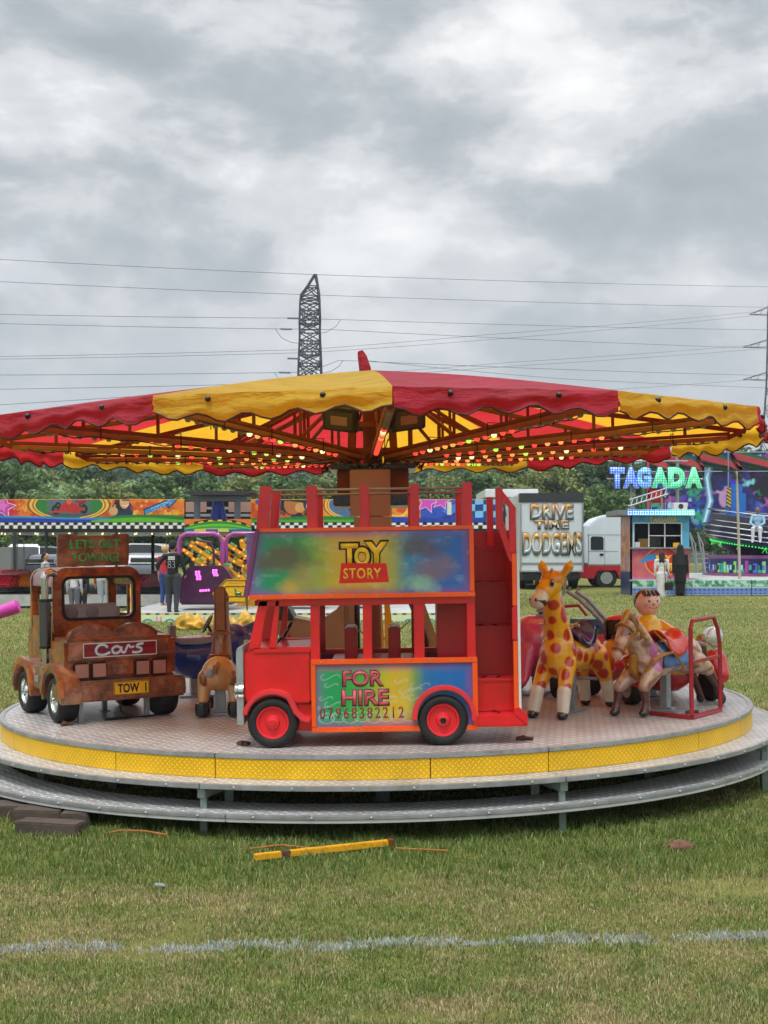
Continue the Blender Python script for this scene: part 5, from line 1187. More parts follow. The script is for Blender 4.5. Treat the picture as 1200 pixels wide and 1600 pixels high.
def people():
    g=person('man in black cap and black shirt with white lettering on its back',P(270,958,29.5),R(84),1.62,dict(skin='b98a72',top='15161a',bottom='3a3c44',shoes='1a1a1c',hair='2a211c',cap='1a1b1e',sleeve='15161a',step=.02),
        {1:((-.04,.21,.66),(.10,.24,.60)),-1:((-.01,-.16,.62),(.09,-.15,.53))})
    F=frame((-.112,.0,1.235),(0,-1,0)); pm_=MB(); pm_.M=F; [pm_.box(-.075+i*.031,-.049+i*.031,y,y+.034,-.001,.004) for i in range(5) for y in (-.04,.004)]; pm_.M=None; pm_.build('shirt_print',M['white'],g); txt('83',.17,.17,frame((-.122,.0,1.09),(0,-1,0)),M['greyvinyl'],g,ext=.004,off=-.01)
    person('fair-haired person in red top and blue jeans half hidden behind the man in black',P(258,946,31),R(60),1.42,dict(skin='c99a80',top='b82834',bottom='2c4a86',shoes='c9a08a',hair='c9a874'))
    person('woman with dark ponytail in pale grey top and jeans left of the tow truck\'s cab',P(71,946,33),R(-8),1.32,dict(skin='c29076',top='b3aeb0',bottom='55688c',shoes='55504c',hair='1c1614',pony=1))
    person('person in pale striped shirt seen at the left of the truck\'s window',P(116,962,28.5),R(80),1.15,dict(skin='c99a80',top='d2ccd6',bottom='6a6c78',shoes='6a6058',hair='4a3826',sleeve='c9c2cc'))
    person('small child with yellow hat and dark jacket behind the truck window',P(128,962,29),R(80),1.08,dict(skin='c99a80',top='20222a',bottom='2c2e38',shoes='2a2a2a',hair='d9a83a',cap='e0aa34',sleeve='20222a'))
    person('tall person in white shirt with red sleeves in the middle of the truck\'s window',P(163,958,30.5),R(95),1.5,dict(skin='c4937a',top='dfe0e6',bottom='a8adb8',shoes='b4b0b0',hair='3a2a20',sleeve='b83844'))
    g=person('woman with long brown hair in a white dress before the ticket booth',P(1034,934,44.2),R(80),1.58,dict(skin='c49a84',top='d8d8d6',bottom='d4d4d2',shoes='8a7a70',hair='3c241a',long=.16,sleeve='d8d8d6'),dress=[(.44,.05,.10,.105),(.5,.3,.095,.1)])
    h=empty('handbag',P(1045,916,44.0),label='black handbag hanging at the side of the woman in white',cat='handbag')
    mb=MB(); mb.box(-.14,.14,-.05,.05,-.13,.13); mb.build('bag_body',M['gblack'],h,.02)
    mb=MB(); mb.tube([(-.10,0,.12),(-.14,0,.55),(-.12,0,.95),(-.06,0,.55),(.10,0,.12)],.012,6); mb.build('strap',M['gblack'],h)
    person('woman in long black robe and black veil before the ticket booth',P(1063,930,45),R(70),1.72,dict(skin='6a5248',top='0f1012',bottom='0e0f11',shoes='0c0c0c',hair='0e0e10',veil='0f1012',sleeve='0f1012'),dress=[(.48,.08,.11,.085),(.62,.3,.13,.115)])
    g=person('bearded man in pale blue sweatshirt and white trousers seated on the spinning ride',P(1184,848,50.6)+Vector((0,0,0)),R(-112),1.72,dict(skin='8a6450',top='8cb4cc',bottom='c9ccd0',shoes='d0d0d0',hair='14110f',sleeve='8cb4cc'),
        {1:((.08,.15,.64),(.20,.03,.55)),-1:((.08,-.15,.64),(.20,-.03,.55))},legs='sit')
people()

# ---------------------------------------------------------------- the dodgems behind, left
def wl(o): return Matrix.Translation(-Vector(o))
def banner_a(w,h):
    c=Canvas(w,h,520,90,'e07818'); s=w/6.3
    n=c.noise(2.2,4,3); c.put(np.clip((n-.45)*5,0,1),'f0b030'); c.put(np.clip((c.noise(3,5,9)-.55)*6,0,1),'c83a14')
    k=np.clip((2.0-c.U)/.25,0,1); c.put(k,'c81e2a'); c.put(np.clip((1.65-c.U)/.35+.5*(n-.5),0,1),'5a2a9a'); c.put(np.clip((1.7-c.U)/.2,0,1)*np.clip((.26-c.V)/.12,0,1),'1a3ab0')
    for i in range(40): x,y=rnd.uniform(0,2.2),rnd.uniform(.25,.75); c.ell(x,y,.02,.02,'f0d0a0',.5,.6)
    for x,y,r in ((1.0,.48,.36),(1.5,.42,.34),(.45,.5,.3)): c.star(x,y,r*1.12,'f4d8e8',.2); c.star(x,y,r,'c23aa8',.2); c.star(x-.02,y+.02,r*.6,'e070c8',.2)
    cx=3.3
    for q,col in ((1.24,'7a4a10'),(1.18,'f0c048'),(1.1,'b86a14'),(1.04,'f4cc60')): c.ell(cx,.47,.92*q,.36*q,col,.02)
    c.ell(cx,.47,.92,.35,'5a6a80',.02); c.put((((c.U-cx)/.92)**2+((c.V-.47)/.35)**2<1)*np.clip((np.abs(c.U-cx)-.45)/.2,0,1),'2a7a30'); c.put((((c.U-cx)/.92)**2+((c.V-.47)/.35)**2<1)*np.clip((.30-c.V)/.1,0,1),'4a5058')
    for x,y,r in ((cx-.36,.34,.14),(cx+.40,.36,.13),(cx-.30,.46,.09),(cx+.34,.48,.08)): c.ell(x,y,r*.85,r,'14161a',.1); c.ell(x,y,r*.35,r*.4,'5a5a5c',.2)
    c.poly([(cx-.3,.3),(cx+.2,.24),(cx+.42,.36),(cx+.2,.5),(cx-.05,.58),(cx-.22,.46)],'b8261e'); c.ell(cx,.56,.07,.08,'e05a40',.1); c.rect(cx+.18,cx+.48,.52,.60,'a01c1c'); c.rect(cx-.5,cx-.2,.26,.31,'c83020')
    # a driver in cap and dark glasses, thumb up
    x=4.75; c.ell(x,.30,.30,.33,'1c2c4c',.05); c.ell(x,.56,.20,.24,'1a1614',.05); c.ell(x+.06,.55,.13,.18,'d9a878',.06); c.poly([(x-.14,.66),(x+.3,.64),(x+.22,.78),(x-.1,.80)],'1a1a1e'); c.rect(x,x+.2,.58,.63,'16161a'); c.line([(x+.02,.46),(x+.1,.44),(x+.17,.48)],.02,'f0f0e8'); c.ell(x-.24,.30,.12,.12,'d2a070',.08); c.line([(x-.22,.38),(x-.2,.46)],.05,'d2a070')
    c.put((np.clip((c.U-4.95)/.1,0,1))*np.clip((c.noise(5,8,21)-.42)*5,0,1)*.8,'c8341a')
    for i in range(9): c.star(5.15+.13*i,.3+.14*(i%3),.06,'f0b040',i)
    c.poly([(5.35,.20),(5.95,.46),(6.02,.36),(6.26,.60),(5.88,.70),(5.93,.60),(5.33,.36)],'0a2c5a'); c.poly([(5.38,.225),(5.96,.49),(6.03,.42),(6.21,.59),(5.93,.665),(5.95,.57),(5.36,.33)],'2a8ad0'); c.line([(5.65,.15),(6.1,.16),(6.12,.3)],.04,'b8a040')
    c.put(np.clip((.17+.05*np.sin((c.U-4.4)*1.4)*(c.U>3.6)-c.V)/.02,0,1),'167a2a'); c.put(np.clip((.12-c.V)/.02,0,1)*(c.U<4),'1a3aa8'); c.put(np.clip((.09+.05*np.sin((c.U-4.3)*1.7)-c.V)/.02,0,1)*(c.U>3.9),'5ab02a'); c.line([(0,.16),(2,.15),(3.2,.10),(4.4,.09)],.04,'3a8ae0')
    c.rect(0,w,h-.02,h,'e8a030'); return c
def banner_b(w,h):
    c=Canvas(w,h,300,80,'e88a1c'); c.put(np.clip((c.noise(3,5,33)-.5)*6,0,1),'c84a14')
    c.poly([(.1,.55),(.3,.72),(.3,.63),(.6,.63),(.6,.47),(.3,.47),(.3,.4)],'1a5ab8')
    x=.95; c.rect(.7,1.9,.12,h,'1a1c28'); c.ell(x+.2,.48,.24,.27,'b07038',.05); c.ell(x+.4,.4,.14,.14,'d09a5a',.08); c.poly([(x-.15,.6),(x+.6,.52),(x+.5,.78),(x,.8)],'1c1c20'); 
    x=1.65; c.ell(x,.52,.22,.27,'16204a',.04); c.ell(x,.44,.14,.15,'dca884',.06); c.rect(x-.15,x+.15,.52,.6,'101014'); c.put(np.clip((c.noise(6,7,3)-.5)*6,0,1)*(c.V<.33)*(c.U>.75)*(c.U<2),'e05a1a')
    cx=2.75
    for q,col in ((1.24,'7a4a10'),(1.18,'f0c048'),(1.1,'b86a14'),(1.04,'f4cc60')): c.ell(cx,.47,.62*q,.34*q,col,.02)
    c.ell(cx,.47,.62,.33,'4a6a94',.02); c.ell(cx+.1,.42,.2,.16,'1a2230',.1); c.ell(cx+.1,.5,.1,.08,'7a8a9a',.1)
    c.put(np.clip((.15-.03*np.cos(c.U*1.6)-c.V)/.02,0,1),'167a2a'); c.put(np.clip((.08-c.V)/.02,0,1),'4aa02a'); c.rect(0,w,h-.02,h,'e8a030'); return c
def banner_c(w,h):
    c=Canvas(w,h,260,80,'e88a1c'); c.put(np.clip((c.noise(4,6,53)-.45)*6,0,1)*(c.U<1),'d04414'); c.ring(.15,.45,.3,.3,.12,'f0c048'); c.poly([(.45,.75),(.62,.75),(.52,.52),(.64,.52),(.40,.15),(.47,.42),(.36,.42)],'e8e040')
    c.rect(.78,w,0,h,'2a50b8'); c.put(np.clip((c.noise(3,4,5)-.45)*5,0,1)*(c.U>.8),'1a2a90'); c.put(np.clip((1.7-c.U)/.3,0,1)*(c.U>.78)*np.clip((c.V-.35)/.1,0,1),'8a3ab8')
    for x,y,r in ((.95,.55,.3),(1.35,.6,.27)): c.star(x,y,r*1.12,'f4d8f4',.2); c.star(x,y,r,'d050c0',.2)
    c.poly([(1.35,.3),(1.9,.6),(2.0,.45),(1.6,.2)],'3a80e0'); c.rect(1.5,1.62,.2,.55,'d8d8c0')
    for i in range(5):
        for j in range(4): c.poly([(2.05+i*.22,.12+j*.18),(2.27+i*.22,.13+j*.18),(2.27+i*.22,.31+j*.18),(2.05+i*.22,.30+j*.18)],'7ac0f0' if (i+j)%2 else '123a80')
    c.put(np.clip((.13+.03*np.cos(c.U*1.9)-c.V)/.02,0,1),'1a3aa0'); c.rect(0,w,h-.02,h,'e8a030'); return c
def dodgems():
    D=36.; L=P(300,930,D); L.z=0; dg_=empty('dodgem_track',L,label='dodgem car track with racing banners along its dark roof, behind the carousel',cat='dodgem track'); W0=wl(L)
    q=lambda px,py,d=D: P(px,py,d)
    zt,zb,zc=q(0,780).z,q(0,816).z,q(0,826).z
    for a,b,fn,dd in ((-80,288.5,banner_a,0),(392,611.5,banner_b,0),(612.5,786,banner_c,0)):
        A=q(a,816); B=q(b,816); w=B.x-A.x
        p=fn(w,zt-zb).build('banner_panel',W0@frame((A.x,D-.06,zb)),M['art'],dg_,.03)
        if fn is banner_a: txt('DODGEMS',.56,.13,W0@frame((A.x+w*.902,D-.062,zb+.44),(1,0,.42),(-.42,0,1)),M['lblue'],p,off=.02)
        n=int(w/.118); cc=Canvas(w,zb-zc-.01,n*4+1,9,'e6e6e2')
        k=((np.floor(cc.U/.118)+np.floor(cc.V/((zb-zc-.01)/2+1e-4)))%2)==0; cc.put(k.astype(float),'141418'); cc.build('checker_fascia',W0@frame((A.x,D-.05,zc)),M['art'],dg_,.03)
    x0,x1=q(-80,0).x,q(790,0).x
    mb=MB(); mb.box(x0,x1,D,D+11,zc-.10,zc+.12); mb.box(x0,x1,D+.03,D+.12,zc,zt-.03); mb.build('roof',M['gblack'],dg_,M=W0)
    mb=MB(); mb.box(x0,x1,D-.2,D+11.5,.30,.36); mb.build('track_floor',M['dsteel'],dg_,M=W0)
    mb=MB(); mb.box(x0,x1,D-.35,D-.205,.06,.365); mb.build('track_edge',M['alu2'],dg_,M=W0)
    for px in (-40,70,180,420,560,700):
        a=q(px,0); mb=MB(); mb.box(a.x-.03,a.x+.03,D+.15,D+.21,.361,zc-.1); mb.build('post',M['dsteel'],dg_,M=W0)
    for px in (25,120,240,500,640,760):
        a=q(px,0,D+11); mb=MB(); mb.box(a.x-.05,a.x+.05,D+10.8,D+10.9,.361,zc-.1); mb.build('post',M['dsteel'],dg_,M=W0)
    me=None
    for i in range(46):
        if me is None: mb=MB(); mb.sph((0,0,0),.028,8,6); o=mb.build('roof_lamp',M['lw'],dg_); me=o.data
        else: o=link('roof_lamp',me,dg_)
        o.location=W0@Vector((x0+.4+i*.31,D+.4+.7*(i%3),zc-.13))
    cols=[('red','b01a2c'),('orange','d8701a'),('red and white','c4404a'),('maroon','7a1a3a')]
    for i,(px,d,k,lab) in enumerate(((12,37.5,0,'red dodgem car at the left end of the track'),(44,38,1,'orange dodgem car parked next to the red one on the track'),(24,40.5,2,'pale red dodgem car behind the front row at the left'),(232,37.5,3,'dark red dodgem car on the track just left of the man in black'))):
        a=P(px,0,d); t=empty('dodgem_car',(a.x,d,.362),rnd.uniform(-2.2,-.9),label=lab,cat='dodgem car',group='dodgem cars'); pt=mat('dodgem_paint_'+cols[k][0].replace(' ','_'),cols[k][1],.25,0,.1,5,coat=.5)
        mb=MB(); mb.prism([(-.8,.12),(.8,.12),(.85,.3),(.55,.5),(.1,.54),(0,.38),(-.5,.38),(-.55,.62),(-.8,.55)],frame((0,0,0),(1,0,0)),-.45,.45); mb.build('body',pt,t,.06)
        mb=MB(); mb.ring(.62,.52,Matrix.Diagonal((1.5,1,1,1)),.06,.18,n=28); mb.build('bumper',M['black'],t,.01)
        mb=MB(); mb.box(-.5,-.1,-.33,.33,.385,.45); mb.build('seat',M['gblack'],t,.03)
        mb=MB(); mb.cyl((-.72,0,.5),(-.75,0,1.6),.014); mb.build('pick_up_pole',M['steel'],t)
M['alu2']=mat('pale_aluminium_edge','b4b6b4',.5,.3,.15,3,dirt=.3)
dodgems()

# ---------------------------------------------------------------- the purple arm ride
def twist():
    D=30.; L=P(440,960,D); L.z=0; T=empty('twist_ride',L,label='purple and yellow spinning arm ride on a low platform with painted edge',cat='fairground ride'); W0=wl(L); q=lambda px,py,d=D: P(px,py,d)
    M['purple']=mat('purple_gloss','9a3f8e',.3,0,.12,5,coat=.4); M['plum']=mat('plum_gloss','3c0f38',.35,0,.15,4,coat=.4); M['magl']=mat('magenta_lamps','ff6ae8',.3,emit=.9); M['ochre']=mat('yellow_arm_paint','d89a14',.4,0,.2,6,coat=.2,dirt=.15); M['grey']=mat('blue_grey_steel','66707e',.45,.1,.1,6); M['blue']=mat('blue_paint','1f3aa0',.4,0,.15,6,coat=.2)
    x0,x1=q(196,0).x,q(720,0).x; zt=q(0,958,D-1).z; 
    mb=MB(); mb.box(x0,x1,D-.9,D+7,zt-.05,zt); mb.build('platform',M['alu2'],T,M=W0)
    w=x1-x0; c=Canvas(w,.27,520,22,'d8e4c0'); 
    for i in range(int(w/.48)):
        u=.2+i*.48
        for r,col in ((.16,'2a9a90'),(.12,'d8e4c0'),(.09,'2a9a90'),(.055,'d8e4c0')): c.put((np.hypot(c.U-u,c.V+.01)<r).astype(float),col)
        if i%2: c.rect(u+.18,u+.3,.04,.2,'d890b8'); c.rect(u+.21,u+.27,.04,.2,'e8d8d8')
    k=np.sin(c.U*30)>.2; c.put(((c.V>.235)&k).astype(float),'1a1a1a'); c.put(((c.V>.235)&~k).astype(float),'c8c83a')
    c.build('platform_edge',W0@frame((x0,D-.93,zt-.28)),M['art'],T,.03)
    for px in (230,330,470,620): a=q(px,0); mb=MB(); mb.box(a.x-.1,a.x+.1,D-.5,D-.3,-.02,zt-.051); mb.build('jack',M['dsteel'],T,M=W0)
    # tower
    tw=34.
    for a,b in ((303,312),(366,375)):
        A,B=q(a,818,tw),q(b,782,tw); mb=MB(); mb.box(A.x,B.x,tw,tw+.15,A.z,B.z); mb.build('tower_post',M['grey'],T,.01,M=W0)
    A,B=q(296,783,tw),q(386,776,tw); mb=MB(); mb.box(A.x,B.x,tw-.02,tw+.17,A.z+.003,B.z); mb.build('cross_beam',M['grey'],T,.01,M=W0)
    A,B=q(288,774,tw),q(399,768,tw); mb=MB(); mb.prism([(A.x,A.z+.06),(A.x+.25,A.z),(B.x-.25,A.z),(B.x,A.z+.06),(B.x-.1,B.z),(A.x+.1,B.z)],frame((0,0,0),(1,0,0)),-tw-1.2,-tw+.3); mb.build('tower_roof',M['dsteel'],T,M=W0)
    mb=MB(); mb.cyl(q(336,815,tw+.4),q(341,783,tw+.4),.14); mb.cyl(q(350,815,tw+.4),q(342,783,tw+.4),.10); mb.build('ram',M['blue'],T,M=W0)
    for y in (792,803): mb=MB(); mb.box(q(290,0,tw+2).x,q(393,0,tw+2).x,tw+2,tw+2.1,q(0,y+4,tw+2).z,q(0,y,tw+2).z); mb.build('back_rail',M['greyvinyl'],T,M=W0)
    for a,b in ((290,322),(357,392)): mb=MB(); mb.box(q(a,0,tw+1.5).x,q(b,0,tw+1.5).x,tw+1.5,tw+1.6,q(0,800,tw+1.5).z,q(0,784,tw+1.5).z); mb.build('back_board',M['brown'],T,M=W0)
    A=q(288,831,33.6); B=q(393,811,33.6); w,h=B.x-A.x,B.z-A.z; c=Canvas(w,h,180,50,'d87a20'); d=(c.U-w/2)**2/(w/2)**2
    for t,col in ((1.02,'1a1a1a'),(.95,'f0c030'),(.84,'2a8a2a'),(.62,'6ac030'),(.45,'2a9a3a'),(.3,'8ad040')): c.put((c.V<(h*.42+h*.58*(1-d))*t-.0).astype(float)*(t<1.1),col)
    c.rect(0,w,0,h*.22,'1a6a8a'); c.rect(w*.15,w*.32,0,h*.22,'d8c030'); c.rect(w*.32,w*.5,0,h*.22,'6a3a9a'); c.rect(w*.5,w*.66,0,h*.22,'c8c86a'); c.put((np.sin(c.U*26)>0)*(np.abs(c.V-(h*.42+h*.52*(1-d)))<.03),'101010')
    c.build('arch_sign',W0@frame(A),M['art'],T,.05)
    # loops of purple tube
    def loop(a,b,top,bot,d):
        pts=[q(a,bot,d),q(a,top+14,d),q(a+3,top+5,d),q(a+12,top,d),q(b-12,top,d),q(b-3,top+5,d),q(b,top+14,d),q(b,bot,d)]
        mb=MB(); mb.tube(pts,.055,10); mb.build('loop_tube',M['purple'],T,M=W0)
    loop(280,347,834,880,31.5); loop(353,420,834,880,31.7); loop(505,575,845,890,32)
    mb=MB(); mb.tube([q(308,844,31),q(330,848,31),q(334,862,31),q(334,905,31)],.03,8); mb.build('loop_tube',M['plum'],T,M=W0)
    # arms with chequered lamp boxes
    for i,((a,b),(c1,d1),dd,hw) in enumerate((((296,851),(392,912),31.6,.055),((290,862),(385,921),31.4,.06),((285,858),(380,915),32.0,.05),((306,846),(398,894),32.2,.05),((345,845),(405,882),32.4,.05),((352,862),(420,905),32.6,.055),((300,872),(390,929),31.2,.05),((378,842),(392,930),32.8,.07),((460,850),(398,905),32.8,.07),((430,860),(560,920),33,.07),((440,850),(570,905),33.2,.07))):
        A,B=q(a,b,dd),q(c1,d1,dd); mb=MB(); mb.bar(A,B,.16,hw*2); arm=mb.build('arm',M['ochre'],T,.02,M=W0); n=13
        for k in range(n):
            t=(k+.5)/n; p=A.lerp(B,t); nrm=Vector((-(B-A).z,0,(B-A).x)).normalized()
            mb=MB(); mb.bar(p+nrm*(hw+.03)-(B-A).normalized()*(.03+.05*(k%3==0)),p+nrm*(hw+.03)+(B-A).normalized()*(.03+.04*(k%2)),.14,.055); mb.build('lamp_box',(M['yel'],M['plum'],M['gblack'],M['tgreen'])[(k+i)%4],arm,.01,M=W0)
            if k%2==0: mb=MB(); mb.sph(p+Vector((0,-.1,0)),.024,8,6); mb.build('arm_lamp',M['ly'],arm,M=W0)
    mb=MB(); mb.cyl(q(400,955,33),q(400,880,33),.5,.35,24); mb.build('hub',M['ochre'],T,M=W0)
    mb=MB(); mb.cyl(q(400,880,33),q(400,838,33),.25,.2,20); mb.build('centre_post',M['plum'],T,M=W0)
    # pods
    for (cx,wd,dd) in ((322,84,30.4),(470,70,31),(560,60,31.4)):
        A=q(cx-wd/2,945,dd); B=q(cx+wd/2,884,dd); w=B.x-A.x; h=B.z-A.z; n=8
        pts=[(0,0),(w,0),(w,h*.62)]+[(w*(1-.5*k/n*.5),h*(.62+.38*math.sin(PI/2*k/n))) for k in range(1,n+1)]+[(w*.25*(1-k/n),h*(1-.38*(1-math.cos(PI/2*k/n)))) for k in range(1,n+1)]
        mb=MB(); mb.prism(pts,frame(A),-.9,0); pod=mb.build('pod',M['plum'],T,.04,M=W0)
        me=None
        for sx in ((.32,.84),(.37,.84),(.32,.78),(.37,.78),(.34,.72),(.39,.72),(.34,.66),(.39,.66),(.64,.88),(.69,.88),(.64,.82),(.69,.82),(.66,.76),(.71,.76),(.40,.36),(.45,.365),(.50,.37),(.55,.375)):
            p=A+Vector((w*sx[0],-.03,h*sx[1]))
            if me is None: mb=MB(); mb.sph((0,0,0),.03,10,8); o=mb.build('pod_lamp',M['magl'],pod); me=o.data
            else: o=link('pod_lamp',me,pod)
            o.location=W0@p
    # shaped yellow gate board with a black line border, on a pole
    dd=28.9; A=q(331,942,dd); s=dd/FP
    g=empty('direction_board',A,label='yellow arrow-shaped gate board with black border and green painted animal',cat='sign board')
    pts=[(0,14),(22,37),(54,37),(54,0),(24,0),(10,6)]; mb=MB(); mb.prism([(a*s,b*s) for a,b in pts],frame((0,0,0)),-.03,0); bd=mb.build('board',M['yel'],g,.004)
    mb=MB()
    for lp in ([(2,14),(22.5,35.5),(52.5,35.5),(52.5,1.5),(24.5,1.5),(11,7.5)],[(14,18),(23,26),(52,26),(52,10),(25,10)]): mb.tube([Vector((a*s,-.006,b*s)) for a,b in lp],.008,6,True)
    mb.build('border',M['tblack'],bd)
    pm_=MB(); [pm_.bar((( 27+i*2.4)*s,-.002,29.4*s),((27.8+i*2.4)*s,-.002,(32.2+.5*math.sin(i*2))*s),.014,.004) for i in range(9)]; pm_.build('faded_lettering',M['mred'],bd)
    organic('painted_animal',[cap((38*s,0,15*s),(44*s,0,15*s),.03,.035,'1f7a3a'),cap((38*s,0,15*s),(36.5*s,0,22*s),.022,.02,'1f7a3a'),cap((39*s,0,15*s),(37*s,0,11*s),.015,.012,'14502a'),cap((44*s,0,15*s),(45.5*s,0,11*s),.015,.012,'14502a'),cap((44*s,0,16*s),(47*s,0,17*s),.012,.008,'1f7a3a')],bd,M['paint'],.01,1)
    A=q(386,938,dd); s2=s; pp=empty('gate_panel',A,label='yellow gate panel beside the arrow board, edged in black, next to the bus',cat='sign board')
    mb=MB(); mb.prism([(0,0),(60*s,0),(60*s,50*s),(14*s,50*s),(4*s,44*s),(0,34*s)],frame((0,0,0)),-.03,0); bd=mb.build('board',M['yel'],pp,.004)
    mb=MB(); mb.tube([Vector((a*s,-.004,b*s)) for a,b in ((0,-22),(0,34),(4,44),(14,50),(60,50))],.016,8); mb.build('post',M['gblack'],pp)
    organic('painted_figure',[cap((12*s,0,16*s),(12*s,0,25*s),.03,.05,'b86a5a'),ell((12*s,0,31*s),(.05,.02,.05),'8a4a3a'),cap((11*s,0,16*s),(9*s,0,5*s),.02,.015,'6a4a2a'),cap((13*s,0,16*s),(15*s,0,5*s),.02,.015,'6a4a2a')],bd,M['paint'],.012,1)
    return
twist()
def near_bits():
    # folded yellow sheets in front of the platform
    for i,(px,py,d,w,lab) in enumerate(((297,986,26.4,40,'crumpled yellow tarpaulin heap nearest the tow truck under the ride platform'),(345,988,26.2,44,'crumpled yellow tarpaulin heap behind the tan wooden horse'),(385,985,26.6,26,'crumpled yellow tarpaulin heap next to the red bus'))):
        c=P(px,py,d); c.z=0; mb=MB(); mb.sph((0,0,.05),(w*d/FP*.62,.35,.24),40,20); o=mb.build('tarpaulin',M['tarp'],None,M=Matrix.Translation(c)); o.location=(0,0,0)
        for v in o.data.vertices:
            q=v.co-c; f=1+.28*math.sin(q.x*17+i*2+4*math.sin(q.z*13))*math.cos(q.y*15+q.z*21); v.co=c+Vector((q.x*(.9+.1*f),q.y*f,max(-.01,q.z*f)))
        o.data.shade_smooth(); me=o.data; me.transform(Matrix.Translation(-c)); o.location=c
        tag(o,lab,'tarpaulin','yellow tarpaulins')
    # pink padded roller at the left edge
    a=P(-20,953,20); r=empty('padded_post',a,label='pink and purple padded bar poking in at the left edge above the grass',cat='padded bar')
    mb=MB(); mb.cyl((.12,0,-.06),(.48,0,.06),.095,.105,20); mb.build('padding',M['pinkpad'],r,.02); mb=MB(); mb.box(-.7,.10,-.1,.1,-.16,.1); mb.build('holder',M['purple'],r,.02)
    mb=MB(); mb.cyl((-.5,0,-.9),(-.5,0,-.1),.06); mb.build('post',M['dsteel'],r); mb=MB(); mb.box(-.8,-.2,-.3,.3,-.69,-.64); mb.build('base',M['dsteel'],r)
    # yellow sign seen through the truck's window
    a=P(208,955,31); r=empty('price_board',a,label='narrow yellow board with pink lettering seen through the right of the truck\'s window',cat='sign board')
    mb=MB(); mb.prism([(-.14,.0),(.12,.05),(.14,.8),(-.02,1.0),(-.16,.75)],frame((0,0,0)),-.03,0); b=mb.build('board',M['yelp'],r,.004); pm_=MB(); [pm_.box(-.10+i*.055,-.06+i*.055,-.002,.001,z,z+.13) for i in range(4) for z in (.22,.55)]; pm_.build('faded_lettering',M['pinkpad'],b); mb=MB(); mb.cyl((0,.02,-.4),(0,.02,.02),.02); mb.build('post',M['dsteel'],r)
M['tarp']=mat('yellow_tarpaulin','c0962c',.5,0,.3,3,.4,12,dirt=.3); M['pinkpad']=mat('magenta_padding','c43aa0',.45,0,.1,6); M['yelp']=mat('pale_yellow_board','e8c43a',.5,0,.1,6)
near_bits()

# ---------------------------------------------------------------- vehicles
def car(label,loc,yaw,col,L=4.2,h=1.5,cat='car',name='parked_car',group='parked cars',van=False):
    c=empty(name,loc,yaw,label=label,cat=cat,group=group); F=frame((0,0,0),(1,0,0)); pt=mat('car_paint_'+col,col,.25,.1,.05,2,coat=.6); W_=.86
    if van: low=[(-L/2,.35),(L/2-.1,.35),(L/2,.55),(L/2-.05,.95),(L/2-.75,1.12),(-L/2,1.12)]; gh=[(-L/2,1.12),(L/2-.75,1.12),(L/2-1.35,h-.12),(L/2-1.8,h),(-L/2+.05,h)]
    else: low=[(-L/2,.32),(L/2-.08,.3),(L/2,.5),(L/2-.08,.74),(L/2-.95,.92),(-L/2+.05,.98),(-L/2-.03,.7)]; gh=[(-L/2+.12,.97),(L/2-1.0,.92),(L/2-1.75,h-.07),(L/2-2.2,h),(-L/2+.75,h-.02),(-L/2+.35,h-.12)]
    mb=MB(); mb.prism(low,F,-W_,W_); mb.build('body',pt,c,.06)
    mb=MB(); mb.prism(gh,F,-W_+.12,W_-.12); cb=mb.build('cabin',pt,c,.08)
    for s in (1,-1):
        def inset(P_,k=.82): cx=sum(p[0] for p in P_)/len(P_); cz=sum(p[1] for p in P_)/len(P_); return [(cx+(x-cx)*k,cz+(z-cz)*(k-.1)) for x,z in P_]
        mb=MB(); y=-s*(W_-.12); mb.prism(inset(gh) if not van else [(L/2-1.1,1.2),(L/2-1.75,1.2),(L/2-1.75,h-.3),(L/2-1.45,h-.3)],F,y-.008,y+.008); mb.build('side_window',M['glass'],c)
        for x in (-L/2+.75,L/2-.85): wheel(c,x,s*(W_+.01),.32,.32,.2,M['alu'],None,None,s)
        mb=MB(); mb.box(L/2-.16,L/2+.005,s*.5,s*.8,.6,.74); mb.build('headlight',M['headlens'],c,.02); mb=MB(); mb.box(-L/2-.035,-L/2+.2,s*.6,s*.855,.72,.92); mb.build('tail_light',M['lens_r'],c,.02)
    z0=1.13 if van else .95; xs=(L/2-.72,L/2-1.33) if van else (L/2-.97,L/2-1.70); zh=h-.14
    nx=Vector((zh-z0,0,xs[0]-xs[1])).normalized(); mb=MB(); mb.add([Vector((xs[0],-.62,z0+.04))+nx*.02,Vector((xs[0],.62,z0+.04))+nx*.02,Vector((xs[1],.56,zh))+nx*.02,Vector((xs[1],-.56,zh))+nx*.02]+[Vector((xs[0],-.62,z0+.04))-nx*.02,Vector((xs[0],.62,z0+.04))-nx*.02,Vector((xs[1],.56,zh))-nx*.02,Vector((xs[1],-.56,zh))-nx*.02],[(0,1,2,3),(7,6,5,4),(0,4,5,1),(1,5,6,2),(2,6,7,3),(3,7,4,0)]); mb.build('windscreen',M['glass'],c)
    mb=MB(); xr=-L/2+.2 if not van else -L/2-.01; mb.box(xr-.02,xr+.01,-.6,.6,1.03 if not van else 1.3,h-.2); mb.build('rear_window',M['glass'],c,.004)
    return c
M['lens_r']=mat('red_lens','a01418',.2,0,.1,10,coat=.4)
